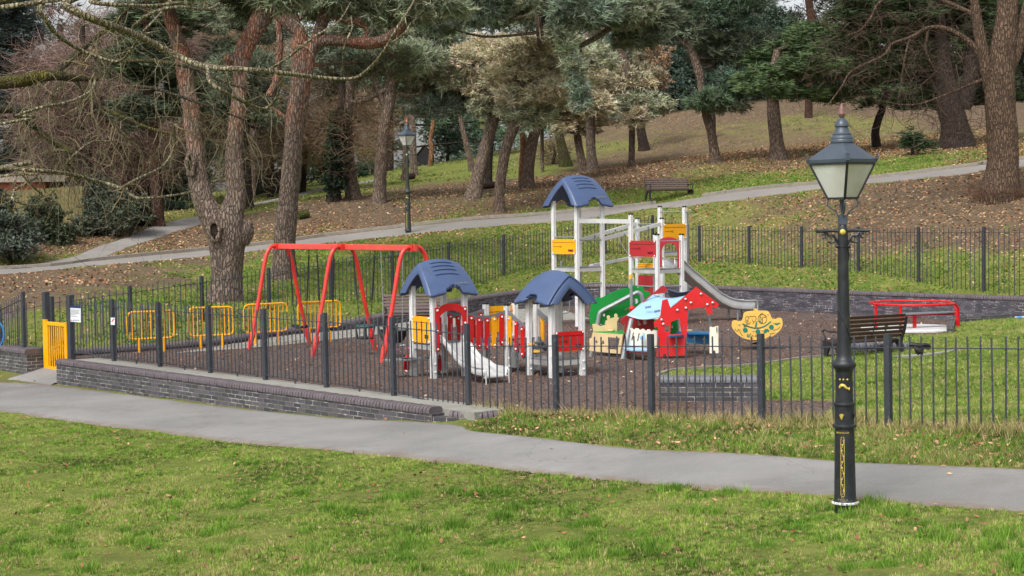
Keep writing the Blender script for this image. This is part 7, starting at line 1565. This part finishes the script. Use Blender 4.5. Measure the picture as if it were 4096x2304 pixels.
reach('mossy_tree', 'leafless tree with dark mossy limbs and hanging grey-green twigs at the left', 30, (-14.5, 28), [
    [28, (-10, 330, 44), (120, 318, 40), (230, 305, 36), (300, 312, 24), (380, 312, 14)], [29, (225, 310, 20), (270, 270, 22), (330, 200, 20), (380, 140, 18), (440, 90, 14), (540, 10, 10)], [29, (-10, 440, 30), (80, 460, 28), (130, 500, 22), (180, 550, 20), (240, 590, 20), (290, 610, 20), (330, 628, 14)],
    [31, (300, 315, 18), (380, 420, 16), (450, 500, 10), (520, 560, 7)], [33, (380, 250, 14), (560, 240, 13), (760, 270, 12), (900, 330, 9), (1060, 380, 6)], [33, (330, 200, 12), (520, 330, 12), (640, 360, 11), (820, 420, 9), (980, 480, 6)], [32, (380, 420, 12), (560, 500, 10), (700, 540, 7)]], 'mossbranch', 190, .009, (116, 108, 84), hang=.9, tj=.7, tk=9, tstep=.2)

# board fences, shed and house at the back left
def boards(label, px, D, mat, th=.04):
    P0 = W(px[0][0], px[0][1], D); m = M(); q = [on_plane(x, y, P0, Vector((.12, 1, 0)).normalized()) for x, y in px]
    T = thing('board_fence', label, 'fence', sum(q, Vector()) / len(q)); a, b, c, d = q; n = max(3, int((b - a).length / .16))
    for i in range(n):
        t0, t1 = i / n, (i + .94) / n; j = random.uniform(-.02, .02); m.slab([a.lerp(b, t0) + Z3 * j, a.lerp(b, t1) + Z3 * j, d.lerp(c, t1), d.lerp(c, t0)], [], Vector((0, th, 0)))
    recalc(obj('boards', m, mat, T, smooth=0)); return T
boards('mossy weathered board fence at the far left behind the laurels', [(-60, 772), (330, 742), (330, 960), (-60, 985)], 68.5, 'plank')
boards('dark creosoted board fence beyond the path between the left pines', [(930, 690), (1150, 672), (1150, 800), (930, 815)], 86, 'plankdk')
p = W(40, 745, 74); T = thing('garden_shed', 'low shed with a pale felt roof behind the mossy board fence', 'shed', (p.x, p.y, 2.6)); m = M(); m.box((p.x - 2, p.y + 2, 3.6), (7, 3, 2.6)); obj('wall', m, 'brickred', T, smooth=0); m = M(); m.box((p.x - 1.6, p.y + 2, 4.95), (8.2, 3.6, .3)); obj('roof', m, 'roofgrey', T, smooth=0)
p = A(1690, 672); T = thing('shelter_hut', 'small dark gabled hut on the crest behind the distant lamp post', 'hut', p + Vector((0, 3, 0))); m = M(); m.slab([p + Vector((x, 3, z)) for x, z in ((-.5, -.6), (.5, -.6), (.5, .9), (0, 1.5), (-.5, .9))], [], (0, 1.4, 0)); recalc(obj('wall', m, 'plankdk', T, smooth=0)); m = M()
for s in (-1, 1): m.slab([p + Vector((0, 2.9, 1.55)), p + Vector((s * .62, 2.9, .8)), p + Vector((s * .62, 4.5, .8)), p + Vector((0, 4.5, 1.55))], [], (0, 0, .05))
recalc(obj('roof', m, 'roofgrey', T, smooth=0))
# distant walker, half hidden by a trunk
p = A(1374, 742); hgt = 64 / F * p.y; hgt = max(1.05, min(1.75, hgt)); k = hgt / 1.75
T = thing('person', 'person in dark navy clothes walking on the far path half hidden by a trunk', 'person', p)
def skin(name, pts, edges, rad, mat, root=0):
    me = bpy.data.meshes.new(name); me.from_pydata([tuple(Vector(q) * k) for q in pts], edges, []); o = link_mesh(name, me, MT[mat], T, p); sm = o.modifiers.new('s', 'SKIN')
    for i, r_ in enumerate(rad): me.skin_vertices[0].data[i].radius = (r_ * k, r_ * k)
    me.skin_vertices[0].data[root].use_root = True; o.modifiers.new('u', 'SUBSURF').levels = 1; return o
skin('body', [(0, 0, .92), (0, 0, 1.15), (0, 0, 1.40), (0, -.02, 1.5), (0, -.03, 1.62), (0, -.03, 1.74), (.1, -.08, .5), (.1, -.18, .06), (-.09, .1, .5), (-.09, .22, .08), (.2, 0, 1.38), (.25, .08, 1.12), (.23, -.02, .88), (-.2, 0, 1.38), (-.25, -.08, 1.12), (-.22, -.18, .92), (.1, -.3, .03), (-.09, .1, .03)],
     [(0, 1), (1, 2), (2, 3), (3, 4), (4, 5), (0, 6), (6, 7), (0, 8), (8, 9), (2, 10), (10, 11), (11, 12), (2, 13), (13, 14), (14, 15), (7, 16), (9, 17)], [.15, .15, .16, .06, .095, .07, .08, .05, .08, .05, .07, .05, .035, .07, .05, .035, .04, .04], 'skin')
skin('coat', [(0, 0, .80), (0, 0, 1.15), (0, 0, 1.41), (.21, 0, 1.38), (.26, .08, 1.12), (.24, -.02, .92), (-.21, 0, 1.38), (-.26, -.08, 1.12), (-.23, -.17, .96)], [(0, 1), (1, 2), (2, 3), (3, 4), (4, 5), (2, 6), (6, 7), (7, 8)], [.19, .18, .18, .085, .065, .05, .085, .065, .05], 'denim')
skin('trousers', [(0, 0, .9), (.1, -.08, .5), (.1, -.18, .1), (-.09, .1, .5), (-.09, .21, .12)], [(0, 1), (1, 2), (0, 3), (3, 4)], [.17, .095, .07, .095, .07], 'denim')
# ------------------------------------------------------------------ grass blades and fallen leaves
FRONT = PATH_POLY
def scatter(n, x0, x1, y0, y1, test):
    X = rng.uniform(x0, x1, n); Y = rng.uniform(y0, y1, n); k = test(X, Y); return X[k], Y[k]
def infan(X, Y, mgn=1.5): return np.abs(X) < Y * .335 + mgn
LOWE = np.array(smoothline(PLO, 6)); UPE = np.array(smoothline(PHI, 6))
def below(X, Y, line):          # nearer the camera than the line
    o = np.argsort(line[:, 0]); return Y < np.interp(X, line[o, 0], line[o, 1])
WALLF = np.array([FL(t_, 1.0) for t_ in (-6, 0, 6, 12.2)])
def fence_side(X, Y):           # >0: camera side of the front fence
    return (X - FENCE0[0]) * FN[0] + (Y - FENCE0[1]) * FN[1]
_vn = {}
def vnoise(x, y, sc, seed=0):
    g = _vn.setdefault(seed, np.random.default_rng(seed + 50).uniform(0, 1, (256, 256))); u, v = x * sc + 1000, y * sc + 1000
    i, j = np.floor(u).astype(int), np.floor(v).astype(int); fu, fv = u - i, v - j; fu = fu * fu * (3 - 2 * fu); fv = fv * fv * (3 - 2 * fv)
    f = lambda a, b: g[a % 256, b % 256]
    return (f(i, j) * (1 - fu) + f(i + 1, j) * fu) * (1 - fv) + (f(i, j + 1) * (1 - fu) + f(i + 1, j + 1) * fu) * fv
def blades(name, label, X, Y, Lr, w, tints, lean=.6, straw=.0, per=7, rad=.022):
    """grass in little tufts: the blades of a tuft share a colour and fan outwards"""
    nt = len(X); Z = H(X, Y); n1 = vnoise(X, Y, 3.1, 1); n2 = vnoise(X, Y, 9.5, 2); n3 = vnoise(X, Y, .7, 3)
    hh = .45 + .55 * n1 + .5 * n2 * (n1 > .5); T_ = np.array([lin(t_) for t_ in tints])
    q = np.clip((n1 * .30 + n2 * .3 + n3 * .40 - .5) * 1.9 + .5 + rng.normal(size=nt) * .2, 0, .999) * (len(tints) - 1); i = q.astype(int); C = T_[i] * (1 - (q - i))[:, None] + T_[np.minimum(i + 1, len(tints) - 1)] * (q - i)[:, None]
    C *= rng.uniform(.72, 1.3, (nt, 1)); s = rng.uniform(0, 1, nt) < straw * (.3 + 1.4 * vnoise(X, Y, 1.9, 5)); C[s] = np.array(lin((182, 166, 118))) * rng.uniform(.65, 1.15, (s.sum(), 1))
    a = rng.uniform(0, 6.283, (nt, per)); L = (rng.uniform(*Lr, nt) * hh)[:, None] * rng.uniform(.55, 1.15, (nt, per)); ln = rng.uniform(.15, lean, (nt, per)) * L
    rr = rng.uniform(0, rad, (nt, per)); bx, by = X[:, None] + np.cos(a) * rr, Y[:, None] + np.sin(a) * rr; b = rng.uniform(0, 6.283, (nt, per)); sx, sy = np.cos(b) * w / 2, np.sin(b) * w / 2
    z = np.broadcast_to(Z[:, None], bx.shape); P = np.stack([bx, by, z], -1); V = np.stack([P + np.stack([-sx, -sy, sx * 0 - .008], -1), P + np.stack([sx, sy, sx * 0 - .008], -1), P + np.stack([np.cos(a) * ln, np.sin(a) * ln, L], -1)], 2).reshape(-1, 3)
    Cb = (C[:, None] * rng.uniform(.8, 1.2, (nt, per, 1))).reshape(-1, 3)
    o = fast(name, V, np.arange(len(V)).reshape(-1, 3), 'blade', None, (float(X.mean()), float(Y.mean()), 0), col=np.repeat(Cb, 3, 0)); tag(o, label, 'grass'); o['kind'] = 'stuff'; return o
GT = [(66, 78, 36), (78, 104, 38), (98, 132, 44), (122, 154, 56), (146, 168, 76), (160, 158, 96)]
X, Y = scatter(300000, -13, 8, 10.5, 31, lambda x, y: infan(x, y) & below(x, y, LOWE + np.array([0, .06])))
blades('lawn_grass', 'short mown grass of the foreground lawn', X, Y, (.018, .044), .009, GT, straw=.12)
# shaggy tufts along the lawn edge and lamp foot
tc = [(A(sx, sy)) for sx, sy in [(3290, 2040), (3450, 2052), (3470, 2035), (3560, 2062), (3600, 2070), (3700, 2110), (3850, 2120), (2700, 2040), (1900, 1990), (1000, 1860), (300, 1740), (3300, 2080), (3410, 2075)] + [(random.uniform(0, 4096), random.uniform(1950, 2300)) for _ in range(110)]]
tc = [p for p in tc if not pip(np.array([p.x]), np.array([p.y]), PATH_POLY)[0] and below(np.array([p.x]), np.array([p.y + .12]), LOWE)[0]]
X = np.concatenate([rng.normal(p.x, .07, 40) for p in tc]); Y = np.concatenate([rng.normal(p.y, .07, 40) for p in tc]); blades('grass_tufts', 'longer grass tufts on the lawn and round the lamp foot', X, Y, (.05, .11), .009, [(78, 112, 34), (96, 134, 44), (118, 152, 56)], lean=.8, straw=.04)
vt = lambda x, y: infan(x, y) & (fence_side(x, y) > -.15) & ~pip(x, y, PATH_POLY) & ~below(x, y, UPE) & ((x - FENCE0[0]) * FD[0] + (y - FENCE0[1]) * FD[1] > 12.35)
X, Y = scatter(90000, -2, 9, 12, 26, vt); blades('verge_grass', 'rough grass verge between the path and the railings', X, Y, (.035, .10), .0095, GT[:4] + [(130, 140, 74)], lean=.9, straw=.22)
ft = lambda x, y: infan(x, y) & (np.abs(fence_side(x, y)) < .22) & ((x - FENCE0[0]) * FD[0] + (y - FENCE0[1]) * FD[1] > 11.5)
X, Y = scatter(60000, -2, 9, 12, 26, ft); blades('dry_grass', 'long straw coloured grass along the foot of the railings', X, Y, (.08, .22), .010, [(120, 130, 66), (150, 144, 92), (170, 156, 108), (100, 120, 48)], lean=1.0, straw=.5)
it = lambda x, y: infan(x, y) & pip(x, y, INNER) & ~pip(x, y, MULCH) & (fence_side(x, y) < -.2)
X, Y = scatter(90000, -1, 16, 15, 43, it); blades('inner_lawn_grass', 'mown grass of the lawn inside the railings', X, Y, (.03, .065), .016, [(80, 102, 42), (98, 126, 50), (118, 144, 60), (140, 156, 78), (154, 150, 92)], straw=.06)
outb = lambda x, y: infan(x, y, 2) & ~pip(x, y, INNER) & ~pip(x, y, UP_POLY) & ~pip(x, y, BR_POLY) & (fence_side(x, y) < 0)
def grassy(x, y):
    k = outb(x, y); c = covermap(x, y); return k & (c[:, 1].reshape(x.shape) + rng.uniform(-.2, .2, x.shape) + .25 * np.sin(x * 1.9 + np.sin(y * .7) * 3) * np.sin(y * .8 + x * .4) < .30) & (c[:, 0].reshape(x.shape) * rng.uniform(.3, 1.3, x.shape) < .40)
X, Y = scatter(130000, -22, 22, 34, 68, grassy); blades('bank_grass', 'grass of the bank and lower slope', X, Y, (.04, .10), .026, [(72, 100, 38), (86, 122, 44), (104, 138, 52), (124, 150, 62), (144, 148, 82)], straw=.06)
X, Y = scatter(34000, -34, 34, 68, 104, lambda x, y: grassy(x, y) & (vnoise(x, y, .5, 9) > .35)); blades('hill_grass', 'grass of the upper slope', X, Y, (.05, .13), .05, [(88, 100, 52), (106, 122, 62), (124, 134, 76), (142, 138, 92)], straw=.1)
def leaves(name, label, X, Y, size, tints, zo=.02):
    n = len(X); Z = H(X, Y) + zo; s = rng.uniform(*size, n)[:, None]; t1 = unit(rng.normal(size=(n, 3)) * (1, 1, .35)); nn = unit(rng.normal(size=(n, 3)) * .5 + (0, 0, 1)); t1 = unit(t1 - nn * (t1 * nn).sum(1, keepdims=True)); t2 = np.cross(nn, t1); P = np.stack([X, Y, Z], 1)
    a, b, c, d, e = P - t1 * s, P + t2 * s * .55 - t1 * s * .1, P + t1 * s + nn * s * .35, P - t2 * s * .55 + nn * s * .2, P + nn * s * .05
    V = np.stack([a, b, e, b, c, e, c, d, e, d, a, e], 1).reshape(-1, 3); T_ = np.array([lin(t_) for t_ in tints]); C = T_[rng.integers(0, len(tints), n)] * rng.uniform(.7, 1.3, (n, 1))
    o = fast(name, V, np.arange(len(V)).reshape(-1, 3), 'blade', None, (float(X.mean()), float(Y.mean()), 0), col=np.repeat(C, 12, 0)); tag(o, label, 'fallen leaves'); o['kind'] = 'stuff'
LT = [(144, 106, 76), (166, 128, 92), (180, 148, 110), (112, 80, 58), (188, 160, 124), (152, 100, 66)]
def litt(x, y): c = covermap(x, y); return outb(x, y) & (c[:, 0].reshape(x.shape) * (.6 + .8 * (np.sin(x * 1.3 + np.sin(y)) * .5 + .5)) > rng.uniform(0, 1.1, x.shape))
X, Y = scatter(170000, -24, 24, 34, 82, litt); leaves('fallen_leaves', 'tan and brown fallen leaves scattered over the slope', X, Y, (.03, .07), LT)
X, Y = scatter(2300, -11, 8, 10.5, 30, lambda x, y: infan(x, y) & below(x, y, LOWE)); leaves('fallen_leaves', 'scattered brown leaves on the foreground lawn', X, Y, (.015, .036), [(120, 84, 62), (150, 104, 76), (176, 136, 104), (92, 66, 50), (150, 98, 68)], .03)
X, Y = scatter(26000, -2, 9, 12, 26, lambda x, y: vt(x, y) & (rng.uniform(0, 1, x.shape) < .35)); leaves('fallen_leaves', 'brown leaves caught in the verge by the railings', X, Y, (.014, .034), [(150, 108, 80), (176, 132, 100), (120, 84, 62), (98, 72, 54), (190, 152, 118)], .05)
def pedge(x, y): return infan(x, y) & pip(x, y, PATH_POLY) & (rng.uniform(0, 1, x.shape) < .008 + .5 * (below(x, y, UPE) & ~below(x, y, UPE - np.array([0, .2]))))
X, Y = scatter(9000, -13, 9, 12, 36, pedge); leaves('fallen_leaves', 'leaves and grit along the path edge', X, Y, (.012, .035), LT, .035)
X, Y = scatter(1500, -9, 14, 25, 52, lambda x, y: infan(x, y) & pip(x, y, MULCH)); leaves('fallen_leaves', 'few pale leaves on the bark surface', X, Y, (.02, .05), LT + [(200, 190, 170)], .06)
# bark chips standing out of the play surface
X, Y = scatter(22000, -9.5, 13, 24, 44, lambda x, y: infan(x, y) & pip(x, y, MULCH)); leaves('bark_chips', 'loose bark chips over the play surface', X, Y, (.012, .03), [(100, 82, 74), (118, 100, 90), (80, 64, 58), (134, 116, 106), (92, 84, 82)], .055)
